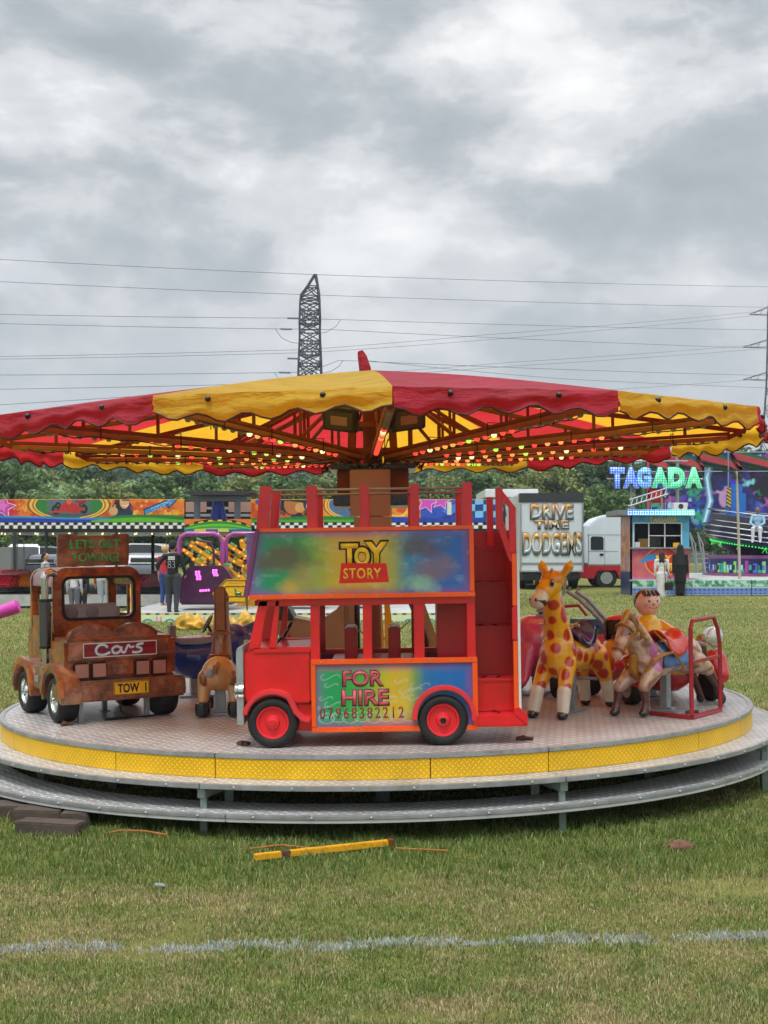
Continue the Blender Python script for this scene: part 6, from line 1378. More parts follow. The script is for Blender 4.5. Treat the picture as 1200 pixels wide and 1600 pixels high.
def vehicles():
    zb=.26
    car('silver hatchback on the bank behind the tow truck\'s sign board',(*P(85,0,72).xy,zb),R(12),'a8acb0')
    car('white car on the bank right of the tow truck\'s sign board',(*P(212,0,72).xy,zb+.06),R(172),'d4d6d8',4.5,1.6)
    car('white van facing the camera at the left behind the track',(*P(38,0,66).xy,0),R(-75),'d8dadc',4.6,1.85,'van','parked_van','parked cars',True)
    car('grey car seen from behind on the track\'s far side near the man in black',(*P(232,0,54).xy,0),R(97),'6a7078',4.2,1.45)
    car('dark blue car parked beside the white van on the left',(*P(66,0,54).xy,0),R(100),'2a2e3c',4.2,1.4)
    t=empty('box_trailer',(*P(2,0,50).xy,0),label='grey box trailer at the far left edge behind the dodgem track',cat='trailer')
    mb=MB(); mb.box(-1.3,.38,0,4,.55,1.68); mb.build('box',M['greybox'],t,.02); mb=MB(); mb.box(-1.2,.3,.1,3.9,.35,.549); mb.build('chassis',M['dsteel'],t)
    for y in (1.2,2.8): wheel(t,.36,y,.3,.3,.2,M['alu'],None,None,1)
    # lettered box truck, seen from behind
    D=52.; k=D/FP; L=P(862,0,D); L.z=0; t=empty('dodgem_truck',L,label='white box lorry with airbrushed lettering on its back doors beside the bus',cat='lorry')
    x0,x1=-49.5*k,49.5*k; z0,z1=P(0,893,D).z,P(0,785,D).z; zt=P(0,771,D).z
    mb=MB(); mb.box(x0,x1,0,7.5,z0,zt); bx=mb.build('box',M['whitebox'],t,.03)
    mb=MB(); mb.box(x0-.01,x1+.01,-.03,.5,z1,zt+.012); mb.build('top_band',M['dsteel'],bx,.01)
    for x in (x0,x1-.06): mb=MB(); mb.box(x,x+.06,-.035,-.002,z0+.05,z1); mb.build('corner_post',M['steel'],bx,.004)
    mb=MB(); mb.box(x0+.062,x1-.062,-.03,-.002,z0+.30,z0+.36); mb.box(x0,x1,-.05,-.002,z0-.02,z0+.045); mb.build('door_sill',M['alu'],bx,.004)
    mb=MB(); mb.box(x0+.1,x1-.1,.4,7.3,.35,z0-.03); mb.build('chassis',M['gblack'],t); mb=MB(); mb.box(x0+.1,x1-.1,.1,.25,.42,.62); mb.build('under_run_bar',M['dsteel'],t)
    for s in (1,-1):
        for y in (1.8,3.0): wheel(t,s*(x1-.02),0,.0,.48,.28,M['alu']) if False else None
    for s in (-1,1):
        for y in (1.6,5.8):
            w=MB(); xx=s*(x1-.03); w.cyl((xx-s*.3,y,.48),(xx,y,.48),.48,n=28); w.build('wheel',M['black'],t,.03)
    def T(s,l,r,tp,b,sl=0):
        w,h=(r-l)*k,(b-tp)*k; F=frame(((l+r)/2*k-862*k,-.036,P(0,(tp+b)/2,D).z))
        txt(s,w+.06,h+.06,F,M['tgrey'],bx,off=.055,ext=.003); o=txt(s,w,h,sh(F,0,0,.0045),M['art'],bx,off=.035,ext=.003); zz=np.array([v.co.z for v in o.data.vertices]); u=(zz-zz.min())/(zz.max()-zz.min()); xs=[0,.3,.5,.62,.8,1]; cs=np.array([lin(c) for c in ('87929c','c4ccd2','e8eaea','eadbb4','e0a848','c98a30')]); cc=np.stack([np.interp(u,xs,cs[:,i]) for i in range(3)]+[np.ones(len(u))],1); ca=o.data.color_attributes.new('Col','FLOAT_COLOR','POINT'); ca.data.foreach_set('color',cc.astype(np.float32).ravel()); return o
    T('DRIVE',829,895,788,811); T('TIME',835,888,813,826); T('DODGEMS',817,909,832,867)
    # white flat-roofed trailer behind
    L=P(800,0,60); L.z=0; t=empty('white_trailer',L,label='long white trailer whose roof shows above the lettered box lorry',cat='trailer'); mb=MB(); mb.box(-1.22,1.2,0,6,3.95,4.34); mb.build('roof_box',M['white'],t,.03); mb=MB(); mb.box(-1.15,1.15,.1,5.9,.6,3.949); mb.build('body',M['greybox'],t,.03)
    for y in (1.5,4.5): wheel(t,1.17,y,.45,.45,.3,M['alu'],None,None,1) if False else None
    mb=MB(); mb.box(-1,1,.3,5.7,.0,.6); mb.build('chassis',M['dsteel'],t)
    # lorry tractor with raised roof, side on, facing right
    D=55.; k=D/FP; L=P(912,0,D); L.z=0; t=empty('lorry_cab',L,label='white lorry cab with red lower panels between the lettered lorry and ticket booth',cat='lorry'); Q=lambda px,py: ((px-912)*k,P(0,py,D).z)
    F=frame((0,0,0),(1,0,0))
    mb=MB(); mb.prism([Q(917,884),Q(917,836),Q(922,820),Q(934,809),Q(955,803),Q(978,801),Q(1000,812),Q(1010,840),Q(1012,884)],F,-2.4,0); cb=mb.build('cab',M['whitebox'],t,.06)
    mb=MB(); mb.prism([Q(905,884.5),Q(1012,884.5),Q(1012,905),Q(968,905),Q(962,892),Q(934,892),Q(928,905),Q(905,903)],F,-2.42,.02); mb.build('lower_panel',M['dred'],t,.03)
    mb=MB(); mb.prism([Q(923,859),Q(923,840),Q(926,838),Q(941,838.5),Q(943,842),Q(943,859)],F,0.0,.03); mb.build('side_window',M['glass'],cb,.02)
    for pts in ([Q(944.5,884),Q(944.5,838),Q(945.3,838),Q(945.3,884)],[Q(918,862),Q(918,861.2),Q(966,861.2),Q(966,862)],[Q(917.5,836),Q(917.5,835.2),Q(1000,835.2),Q(1000,836)]):
        mb=MB(); mb.prism(pts,F,0,.008); mb.build('panel_seam',M['greyvinyl'],cb)
    mb=MB(); mb.prism([Q(937,868),Q(937,865),Q(943,865),Q(943,868)],F,0,.035); mb.build('door_handle',M['gblack'],cb,.01)
    w=Q(948,905); 
    for y in (.05,2.1):
        whl=MB(); whl.cyl((w[0],y,w[1]+.05),(w[0],y+.3,w[1]+.05),.44,n=30); wo=whl.build('wheel',M['black'],t,.03); rm=MB(); rm.lathe([(.01,.0),(.1,.02),(.16,-.03),(.24,-.02),(.26,.015),(.25,.03)],frame((w[0],y-.004,w[1]+.05),(1,0,0)),24); rm.build('rim',M['alu'],wo)
    mb=MB(); mb.box(Q(880,0)[0],Q(1012,0)[0],.3,2.1,.45,.8); mb.build('chassis',M['gblack'],t)
    mb=MB(); mb.box(Q(913,0)[0],Q(921,0)[0],.0,2.3,Q(0,880)[1],Q(0,822)[1]); mb.build('air_deflector',M['whitebox'],t,.02)
M['greybox']=mat('grey_trailer_panel','77797c',.5,0,.08,2,dirt=.15); M['whitebox']=mat('white_lorry_panel','c9d2d8',.4,0,.05,1.5,coat=.2,dirt=.08); M['tgrey']=mat('grey_letter_shadow','4c545c',.5)
vehicles()

# ---------------------------------------------------------------- ticket booth and the big spinning ride on the right
def booth():
    D=45.8; k=D/FP; L=P(1032,0,D); L.z=0; b=empty('ticket_booth',L,label='turquoise ticket booth with lit roof edge and red pay counter',cat='ticket booth'); q=lambda px,py: Vector(((px-1032)*k,0,P(0,py,D).z))
    x0,x1=q(985,0).x,q(1077,0).x; zb,zt=.02,q(0,806).z; dp=1.9
    # front wall as four pieces round the window
    wz0,wz1=q(0,856).z,q(0,818).z; wx0,wx1=q(991,0).x,q(1064,0).x
    c=Canvas(x1-x0,zt-wz1,150,24,'2a8ec4'); c.put(np.clip((c.noise(5,6,4)-.4)*3,0,1),'46b4dc'); fr=c.build('front_top',frame((x0,0,wz1)),M['art'],b,.08); txt('TAGADA',44*k,9*k,frame(((1036-1032)*k,-.001,q(0,812).z)),M['lyel'],fr,off=.03)
    for a,e in ((x0,wx0),(wx1,x1)): c=Canvas(e-a,wz1-wz0,12,60,'3a9ccc'); c.put(c.noise(5,3,2)*.5,'8ad0e8'); c.build('front_pillar',frame((a,0,wz0)),M['art'],b,.08)
    w,h=x1-x0,wz0-.5; c=Canvas(w,h,180,90,'b8447a'); c.put(np.clip((c.noise(3,3,7)-.35)*2.5,0,1),'c86a5a'); c.put(np.clip((.15-c.V)/.2,0,1),'b49ac8')
    for r,col in ((.66,'d8b048'),(.62,'c02a34'),(.52,'d8343a')): c.ell(w*.55,h*.58,r*.95,r*.78,col,.02)
    c.poly([(w*.12,h*.52),(w*.3,h*.8),(w*.62,h*.84),(w*.45,h*.66)],'2a8ac8'); fl=c.build('counter_front',frame((x0,0,.5)),M['art'],b,.08)
    txt('PAY',.55,.28,frame((x0+w*.57,-.001,.5+h*.66)),M['lyel'],fl,off=.07); txt('HERE',.7,.26,frame((x0+w*.57,-.001,.5+h*.42)),M['lyel'],fl,off=.07)
    mb=MB(); mb.box(x0+.01,x1-.01,0,.08,.05,.49); mb.build('plinth',M['navy2'],b); mb=MB(); mb.box(x0-.02,x1+.02,-.12,.0,wz0-.03,wz0+.02); mb.build('counter_shelf',M['steel'],b,.006)
    sx=x0
    F=frame((sx,dp,.0),(0,-1,0)); c=Canvas(dp,zt,80,130,'c46a3a'); c.put(np.clip((c.noise(4,4,14)-.4)*3,0,1),'8a3a5a'); c.put(np.clip((c.noise(6,5,24)-.55)*5,0,1),'e8a84a'); c.put((c.V<.82).astype(float),'18306e'); c.build('side_wall',F,M['art'],b,.06)
    mb=MB(); mb.box(x1-.06,x1,.082,dp,.05,zt); mb.build('side_wall',M['navy2'],b); mb=MB(); mb.box(x0+.062,x1-.062,dp-.05,dp,.05,zt); mb.build('back_wall',M['navy2'],b); mb=MB(); mb.box(x0+.065,x1-.065,.085,dp-.052,.3,.34); mb.build('floor',M['dsteel'],b)
    for px in (1014,1039): mb=MB(); a=q(px,0).x; mb.box(a-.018,a+.018,.02,.05,wz0+.02,wz1); mb.build('window_bar',M['white'],b)
    mb=MB(); a=q(0,837).z; mb.box(q(1014,0).x+.02,wx1,.02,.05,a-.015,a+.015); mb.build('window_bar',M['white'],b)
    mb=MB(); 
    for (a,e,f_,g_) in ((wx0-.03,wx1+.03,wz1-.001,wz1+.03),(wx0-.035,wx0-.0,wz0+.021,wz1-.002),(wx1,wx1+.035,wz0+.021,wz1-.002)): mb.box(a,e,-.02,.0-.001,f_,g_)
    mb.build('window_frame',M['white'],b)
    for nm,px,y,w_,h_,m in (('till',1010,.5,.35,.3,'ochre2'),('notice',1058,.12,.22,.16,'lyel'),('monitor',1030,.7,.4,.35,'gblack'),('notice',997,.12,.18,.18,'white')):
        a=q(px,0).x; mb=MB(); mb.box(a-w_/2,a+w_/2,y,y+.06,wz0+.022,wz0+.022+h_); mb.build(nm,M[m],b,.004)
    mb=MB(); mb.box(q(962,0).x,q(1083,0).x,-.25,dp+.15,zt+.002,q(0,797).z); rf=mb.build('roof',M['greybox'],b,.02)
    A,B=q(978,808),q(1082.5,799); c=Canvas(B.x-A.x,B.z-A.z,150,14,'3a7ad8'); u=c.U/c.w; c.hgrad([(0,'3a70e0'),(.5,'48a8d8'),(1,'68dca0')]); d=np.hypot((c.U/.085)%1-.5,(c.V/.085)%1-.5); c.put((d<.3).astype(float)*.9,'f0ffff'); c.build('led_strip',frame((A.x,-.262,zt+.01)),M['led'],rf,.008)
    # things on the roof
    rl=q(0,797).z
    t=empty('lighting_truss',L+Vector((q(1005,0).x,.6,rl+.16)),label='grey ladder truss lying across the booth roof',cat='truss')
    for i,(dy,dz) in enumerate(((0,0),(.3,0),(.15,.22))): mb=MB(); mb.cyl((-.35,dy,dz),(1.0,dy,dz+.42),.028); mb.build('rail',M['steel'],t)
    mb=MB()
    for i in range(8): x=-.3+i*.17; z=(x+.35)*.311; mb.bar((x,0,z),(x+.08,.15,z+.24),.018); mb.bar((x+.08,.15,z+.24),(x+.16,.3,z+.05),.018); mb.bar((x,0,z),(x+.16,.3,z+.05),.018)
    mb.build('lacing',M['steel'],t)
    for x in (-.2,.8): mb=MB(); z=(x+.35)*.311; mb.box(x-.03,x+.03,.1,.16,-.158,z+.02); mb.build('prop',M['steel'],t)
    t=empty('roof_unit',L+Vector((q(1070,0).x,.6,rl)),label='white air unit on the right of the booth roof',cat='roof unit'); mb=MB(); mb.prism([(-.26,0),(.22,0),(.26,.28),(-.25,.28)],frame((0,0,0)),-.5,.0); mb.build('casing',M['white'],t,.02); mb=MB(); mb.cyl((0,-.01,.15),(0,.01,.15),.09,n=20); mb.build('fan_grille',M['dsteel'],t)
    t=empty('red_seat',L+Vector((q(1037,0).x,1.2,rl)),label='red padded seat frame standing on the booth roof behind the truss',cat='seat'); mb=MB(); mb.box(-.3,.3,0,.12,.35,.82); mb.build('backrest',M['dred'],t,.06); mb=MB(); mb.box(-.3,.3,-.35,.0,.28,.40); mb.build('cushion',M['dred'],t,.05)
    for x in (-.25,.25): mb=MB(); mb.tube([(x,-.3,.0),(x,-.3,.3),(x,.0,.3),(x,.05,.0)],.02); mb.build('leg',M['steel'],t)
    # mast letters
    D2=48.; sgn=empty('tagada_sign',P(1025,763,D2),label='big lamp-studded TAGADA letters fading from blue to green above the booth',cat='illuminated sign'); k2=D2/FP
    xs=[(952,977),(973,999),(994,1018),(1017,1046),(1043,1071),(1070,1098)]
    cols=['3f74f0','4a7cf0','5a9ce8','4ccf9a','56dc9c','66e0a4']
    for i,(ch,(a,e)) in enumerate(zip('TAGADA',xs)):
        F=frame(((a+e)/2*k2-1025*k2,-.002*i,16.5*k2)); o=txt(ch,(e-a+1)*k2,35*k2,sh(F,0,0,-.09),M['gblack'],sgn,'letter_back',.08,.10); txt(ch,(e-a-1)*k2,33*k2,F,ledmat(cols[i]),o,'letter_face',.02,.085)
    for px in (988,1060): mb=MB(); x=(px-1025)*k2; mb.cyl((x,.25,-3.9),(x,.25,1.35),.045); mb.build('sign_pole',M['steel'],sgn)
    mb=MB(); mb.cyl((-1.75,.18,.35),(1.75,.18,.35),.03); mb.build('cross_bar',M['steel'],sgn); mb=MB(); mb.cyl((-1.0,.18,1.0),(1.2,.18,1.0),.025); mb.build('cross_bar',M['steel'],sgn)
_led={}
def ledmat(c):
    n=NT('led_letter'); v=n('TexVoronoi'); v.inputs['Scale'].default_value=11; v.inputs['Randomness'].default_value=.1; n.l(n.co(),v.inputs[0]); k=n.ramp(v.outputs['Distance'],[(.3,(1,1,1)),(.5,(0,0,0))]); cc=lin(c)
    o=n.mix(k,tuple(x*.75 for x in cc),tuple(min(1,x*1.4+.35) for x in cc)); n.l(o,n.b.inputs['Base Color']); n.l(o,n.b.inputs['Emission Color']); n.b.inputs['Emission Strength'].default_value=.5; return n.m
M['led']=mat_col('led_panel',.3,0,.05,10,emit=.6); M['navy2']=mat('navy_panel','1c2c66',.5,0,.15,3); M['ochre2']=mat('ochre_box','b8923a',.5)
booth()
def spinner():
    D=47.; L=P(1150,0,D); L.z=0; T=empty('tagada_ride',L,label='spinning bowl ride with purple painted backdrop and zigzag top on the right',cat='fairground ride'); W0=wl(L); q=lambda px,py,d: P(px,py,d)
    # deck and its two-tone dotted front
    x0,x1=q(988,0,45.2).x,q(1420,0,45.2).x; zt=q(0,906,45.2).z
    mb=MB(); mb.box(x0,x1,45.25,45.78,zt-.06,zt); mb.box(q(1078,0,47.8).x,x1,45.781,58,zt-.06,zt); mb.build('deck',M['alu2'],T,M=W0)
    w=x1-x0; nx=620; c=Canvas(w,zt-.03,nx,34,'5aae8c'); u=c.V/c.h; c.put((u<.52).astype(float),'6a8ccc'); c.put((u>.96).astype(float),'b8c8c0'); c.put(((u>.47)&(u<.55)).astype(float),'b4c0cc'); c.put((u<.06).astype(float),'aab4bc')
    d=np.hypot((c.U/.16)%1-.5,(c.V/.14+.2)%1-.5); c.put((d<.28)*(u<.46)*(u>.08)*.8,'2a3a9a'); r=c.noise(9,9,3); c.put((r>.56)*(u>.56)*.7,'d8e8e0'); c.put((r<.4)*(u>.56)*.7,'1a6a4a')
    for i in range(12): c.rect(i*2.05-.01,i*2.05+.012,0,9,'28323a')
    c.build('deck_front',W0@frame((x0,45.22,.02)),M['art'],T,.03)
    # backdrop
    D3=57.; A,B=q(1005,826,D3),q(1420,706,D3); w,h=B.x-A.x,B.z-A.z; k=D3/FP
    c=Canvas(w,h,560,170,'121c66'); c.put(np.clip((c.noise(.8,.8,3)-.42)*4,0,1),'3a1a80'); c.put(np.clip((c.noise(1.2,1.1,13)-.56)*6,0,1),'2060c0'); c.put(np.clip((c.noise(1.9,1.5,23)-.48)*7,0,1),'080a18'); c.put(np.clip((c.noise(2.6,2.6,31)-.62)*8,0,1),'c05ab8'); c.put(np.clip((c.noise(2.2,2.,41)-.64)*9,0,1),'8ae0e8'); c.put(np.clip((c.noise(1.7,1.9,47)-.63)*8,0,1)*(c.V<1.8),'2aa878')
    for pts in ([(2.65,.3),(2.9,1.2),(2.75,2.2),(2.95,2.9)],[(6.3,.4),(6.1,1.5),(6.4,2.6)]): c.line(pts,.22,'7ac8f0',.9,.6); c.line(pts,.08,'e8ffff',.9,.6)
    g=np.random.RandomState(9)
    for cx,cy,sc,cl in ((1.65,.9,.5,'6a3ab8'),(3.5,1.3,.5,'d0a0c8'),(3.9,2.2,.45,'4a3ae0'),(5.35,1.9,.7,'0e0c18'),(5.9,1.3,.6,'241a58'),(7.6,1.6,.7,'3a1a70'),(9.5,1.5,.7,'140c28')):
        c.ell(cx,cy,sc*.45,sc*.75,cl,.3,.9); c.ell(cx+.1,cy+sc*.85,sc*.22,sc*.25,cl,.3,.9); c.line([(cx-sc*.6,cy+.3),(cx,cy+sc*.4),(cx+sc*.8,cy+.1)],sc*.25,cl,.9)
    c.put(np.clip((.5-c.V)/.4,0,1)*np.clip((c.noise(3,3,77)-.4)*4,0,1),'10142c')
    bd=c.build('backdrop',W0@frame(A),M['art'],T,.08)
    # zigzag crest
    up=[(1003,708),(1003,720)]
    zz=[(1003,712),(1040,724),(1046,733),(1041,712),(1080,720),(1099,730),(1088,709),(1142,721),(1158,732),(1142,708),(1200,722),(1218,734),(1205,710),(1260,722),(1280,733),(1268,708),(1340,722),(1420,716)]
    def strip(off,wd,m,yy):
        n=len(zz); v=[];f=[]
        for px,py in zz: v+=[W0@(q(px,py+off,D3)+Vector((0,yy,0))),W0@(q(px,py+off+wd,D3)+Vector((0,yy,0))),W0@(q(px,py+off+wd,D3)+Vector((0,yy+.06,0))),W0@(q(px,py+off,D3)+Vector((0,yy+.06,0)))]
        for i in range(n-1):
            for s in range(4): f.append((i*4+s,i*4+(s+1)%4,i*4+4+(s+1)%4,i*4+4+s))
        f+=[(0,1,2,3),(4*n-1,4*n-2,4*n-3,4*n-4)]; mb=MB(); mb.add(v,f); return mb.build('crest_strip',m,T,smooth=False)
    strip(-6,22,M['dgreen'],-.10); strip(-1,10,M['salm2'],-.17); strip(9,3,M['gblack'],-.2)
    for px in (1003,1009): mb=MB(); mb.box(q(px,0,D3).x,q(px+4,0,D3).x,D3-.22,D3-.1,zt,q(0,712,D3).z); mb.build('side_strip',M['dgreen'] if px==1003 else M['salm2'],T,M=W0)
    for px in (1060,1138,1216,1300): mb=MB(); mb.cyl(q(px,880,D3-.3),q(px,700,D3-.3),.03,n=8); mb.build('scaffold_pole',M['steel'],T,M=W0)
    for y in (707,737): mb=MB(); mb.cyl(q(990,y,D3-.3),q(1420,y-1,D3-.3),.02,n=8); mb.build('scaffold_rail',M['steel'],T,M=W0)
    # tilted bowl
    cc=q(1230,845,53.5); Mb=W0@Matrix.Translation(cc)@Matrix.Rotation(R(6),4,'Y')@Matrix.Rotation(R(4),4,'X')
    mb=MB(); mb.lathe([(1.2,-1.05),(2.6,-.55),(3.25,-.1),(3.3,.28),(3.24,.28),(3.18,-.05),(2.6,-.2),(.1,-.25)],Mb,56); bowl=mb.build('bowl',M['bowl'],T,ang=35)
    mb=MB(); mb.lathe([(3.05,.3),(3.12,.3),(3.12,.80),(3.05,.80)],Mb,56); mb.build('seat_back',M['seatgrey'],bowl)
    for z,r,tk in ((.34,3.36,.035),(.55,3.2,.025),(.95,3.25,.03),(.12,3.36,.03),(-.05,3.34,.025)): mb=MB(); mb.tube([Mb@Vector((r*math.cos(2*PI*i/56),r*math.sin(2*PI*i/56),z)) for i in range(56)],tk,8,True); mb.build('rim_rail',M['chrome'],bowl)
    me=None; n=0
    for i in range(64):
        a=R(140+i*2.6); p=Mb@Vector((3.02*math.cos(a),3.02*math.sin(a),-.30)); 
        if me is None: mb=MB(); mb.sph((0,0,0),.032,8,6); o=mb.build('led_lamp',M['gled'],bowl); me=o.data
        else: o=link('led_lamp',me,bowl)
        o.location=p
    for i in range(8):
        a=R(150+i*22); p=Vector((2.95*math.cos(a),2.95*math.sin(a),-.32)); mb=MB()
        for j in range(6): b_=j*PI/3; mb.bar(Mb@p,Mb@(p+Vector((0,0,0))+Vector((-math.sin(a)*math.cos(b_),math.cos(a)*math.cos(b_),math.sin(b_)))*.2),.018)
        mb.build('led_star',M['gled'],bowl)
    # drum skirt below it
    A=MB(); Cc=q(1230,0,53.5); n=72; zb,zs=zt+.01,q(0,868,50.2).z
    R1=3.35; v=[];f=[]; cl=[]; g=np.random.RandomState(4); m=14
    pal=['3a2a8c','1c2458','5a2a8a','2a5ac0','1f9a6a','a83a90','14183a','4a7ad8','3ab0a0','6a3ab0']; bandc=[[pal[g.randint(10)] for _ in range(m)] for _ in range(n)]
    w=2*PI*R1; c=Canvas(w,zs-zb,640,30,'241c5c'); 
    for i in range(120): x=i*w/120; hh=g.uniform(.15,.8)*(zs-zb); c.rect(x,x+w/150,(zs-zb)*.15,(zs-zb)*.15+hh*.8,pal[i%10] if g.rand()<.8 else '8ad86a'); c.rect(x,x+w/240,(zs-zb)*.3,(zs-zb)*.55,'9ad8e8' if g.rand()<.3 else pal[(i*3)%10])
    c.rect(0,w,(zs-zb)*.86,9,'7a4a78'); c.rect(0,w,0,(zs-zb)*.12,'8a4a78')
    o=c.build('drum_skirt',Matrix(),M['art'],T,.02)
    for vv in o.data.vertices:
        a=vv.co.x/R1; rr=R1+vv.co.z; vv.co=W0@Vector((Cc.x+rr*math.sin(a)*1.0,53.5-rr*math.cos(a),zb+vv.co.y)) if True else vv.co
    # steps with handrails, operator cabinet, floodlight pole
    for px in (1078,1090):
        mb=MB(); mb.tube([q(px+12,895,49.5),q(px,832,49.5)],.035,8); mb.tube([q(px+12,895,49.5),q(px+8,850,49.5),q(px,834,49.5)],.03,8); mb.build('stair_rail',M['alu'],T,M=W0)
    for i in range(5): mb=MB(); a=q(1078+i*2,893-i*7,49.8); mb.box(a.x,a.x+.6,49.6+i*.12,49.9+i*.12,a.z-.03,a.z); mb.build('stair_tread',M['alu'],T,M=W0)
    mb=MB(); A=q(1141,812,52.5); B=q(1166,770,52.5); mb.box(A.x,B.x,52.5,53.2,A.z,B.z); mb.box((A.x+B.x)/2-.2,(A.x+B.x)/2+.2,52.6,53.0,B.z,q(0,756,52.5).z); mb.build('operator_cabinet',M['bluecab'],T,.03,M=W0)
    mb=MB(); c=Canvas(.16,.75,8,60,'e0b820'); c.put(((c.V*7+c.U*5)%1<.5).astype(float),'141414'); A=q(1136,792,52.4); c.build('hazard_strip',W0@frame(A),M['art'],T,.05)
    fp=empty('floodlight_pole',q(1156,906,46.5),label='tall thin steel pole with lamps and a crossbar on the ride deck',cat='light pole'); zz_=q(0,736,46.5).z-q(0,906,46.5).z
    mb=MB(); mb.cyl((0,0,0),(-.11,0,zz_),.055,.04,12); mb.cyl((0,0,0),(0,0,.03),.2,n=16); mb.build('pole',M['pole'],fp)
    mb=MB(); mb.bar((-.62,0,zz_),(.3,0,zz_+.02),.04); mb.build('cross_bar',M['dsteel'],fp)
    for x in (-.22,.02): mb=MB(); mb.box(x-.08,x+.08,-.1,.06,zz_-.3,zz_-.1); mb.build('lamp',M['dsteel'],fp,.02)
M['dgreen']=mat('green_trim','14663a',.5,0,.15,3); M['salm2']=mat('crimson_trim','b8404a',.45,0,.12,3); M['bowl']=mat('indigo_bowl','232050',.3,.2,.4,2.5,coat=.3); M['seatgrey']=mat('dark_seat_vinyl','3c3c48',.5,0,.2,4); M['gled']=mat('green_led','3ad858',.3,emit=.8); M['bluecab']=mat('blue_cabinet','1f6ac0',.4,0,.1,4); M['pole']=mat('pale_pole','b0a894',.5,.2,.1,6)
spinner()

# ---------------------------------------------------------------- trees, hill, bank
def leafmat(name,v=.25):
    n=NT(name); a=n('Attribute',attribute_name='Col'); n.l(a.outputs[0],n.b.inputs['Base Color']); n.b.inputs['Roughness'].default_value=.6; n.b.inputs['Specular IOR Level'].default_value=.3
    t=n('BsdfTranslucent'); n.l(a.outputs[0],t.inputs[0]); m=n('MixShader'); m.inputs[0].default_value=.25; n.l(n.b.outputs[0],m.inputs[1]); n.l(t.outputs[0],m.inputs[2]); n.l(m.outputs[0],n.out.inputs[0]); return n.m
M['leaf']=leafmat('foliage'); M['bark']=mat('bark','4a3c2e',.9,0,.3,3,.5,20)
def leaves(name,cen,rad,per,size,cols,seed,parent=None,flat=.75):
    g=np.random.RandomState(seed); n=len(cen); idx=np.repeat(np.arange(n),per); m=len(idx)
    d=g.randn(m,3); d/=np.linalg.norm(d,axis=1)[:,None]; r=rad[idx]*(.55+.5*g.rand(m)**.6)
    p=cen[idx]+d*r[:,None]*np.array([1,1,flat])
    nn=d+g.randn(m,3)*.55; nn/=np.linalg.norm(nn,axis=1)[:,None]; a=np.cross(nn,g.randn(m,3)); a/=np.linalg.norm(a,axis=1)[:,None]; b=np.cross(nn,a)
    s=(size*(.6+.8*g.rand(m)))[:,None]; v=np.stack([p-a*s,p+b*s*.55,p+a*s,p-b*s*.55],1).reshape(-1,3)
    me=bpy.data.meshes.new(name); me.vertices.add(4*m); me.vertices.foreach_set('co',v.ravel().astype(np.float32)); me.loops.add(4*m); me.loops.foreach_set('vertex_index',np.arange(4*m,dtype=np.int32)); me.polygons.add(m); me.polygons.foreach_set('loop_start',np.arange(0,4*m,4,dtype=np.int32)); me.update(calc_edges=True)
    P_=np.array([lin(c) for c in cols]); cc=P_[g.randint(0,len(cols),n)][idx]*.6+P_[g.randint(0,len(cols),m)]*.4; cc=cc*(.7+.6*g.rand(m))[:,None]
    ca=me.color_attributes.new('Col','FLOAT_COLOR','POINT'); ca.data.foreach_set('color',np.hstack([np.repeat(cc,4,0),np.ones((4*m,1))]).astype(np.float32).ravel()); me.materials.append(M['leaf'])
    return link(name,me,parent)
def tree_proto(seed,cols,tall=1.,leaf=.022,nclump=46,per=110):
    """unit tree, one metre tall; scaled where it is planted"""
    g=np.random.RandomState(seed); cen=[];rad=[]; br=[]
    for i in range(nclump):
        t=g.rand(); z=.30+.62*t; R_=(.34*math.sin(PI*min(1,(.12+.80*t)))**.7)*tall; a=g.rand()*2*PI; q=math.sqrt(g.rand())*R_
        cen.append((q*math.cos(a),q*math.sin(a),z)); rad.append(g.uniform(.055,.12)); br.append(cen[-1])
    t=empty('tree'); 
    mb=MB(); mb.tube([(0,0,-.03),(.008,0,.2),(-.006,.008,.5),(.01,0,.85)],[.028,.02,.013,.004],8)
    for c in br[:10]: z=max(.14,c[2]-.22); mb.tube([(0,0,z),(c[0]*.5,c[1]*.5,z+.1),c],[.009,.006,.002],6)
    mb.build('trunk',M['bark'],t)
    leaves('crown',np.array(cen),np.array(rad),per,leaf,cols,seed+1,t)
    return t
PAL={'dark':['334a2c','405a36','2a3f22','4c663c','3a5230'],'mid':['4e6c3e','607c48','42603a','708a50','567240'],'light':['7f9a66','93aa76','6c8a58','a6ba86','788e5e'],'olive':['66743e','7a8448','58663a','8a8f54']}
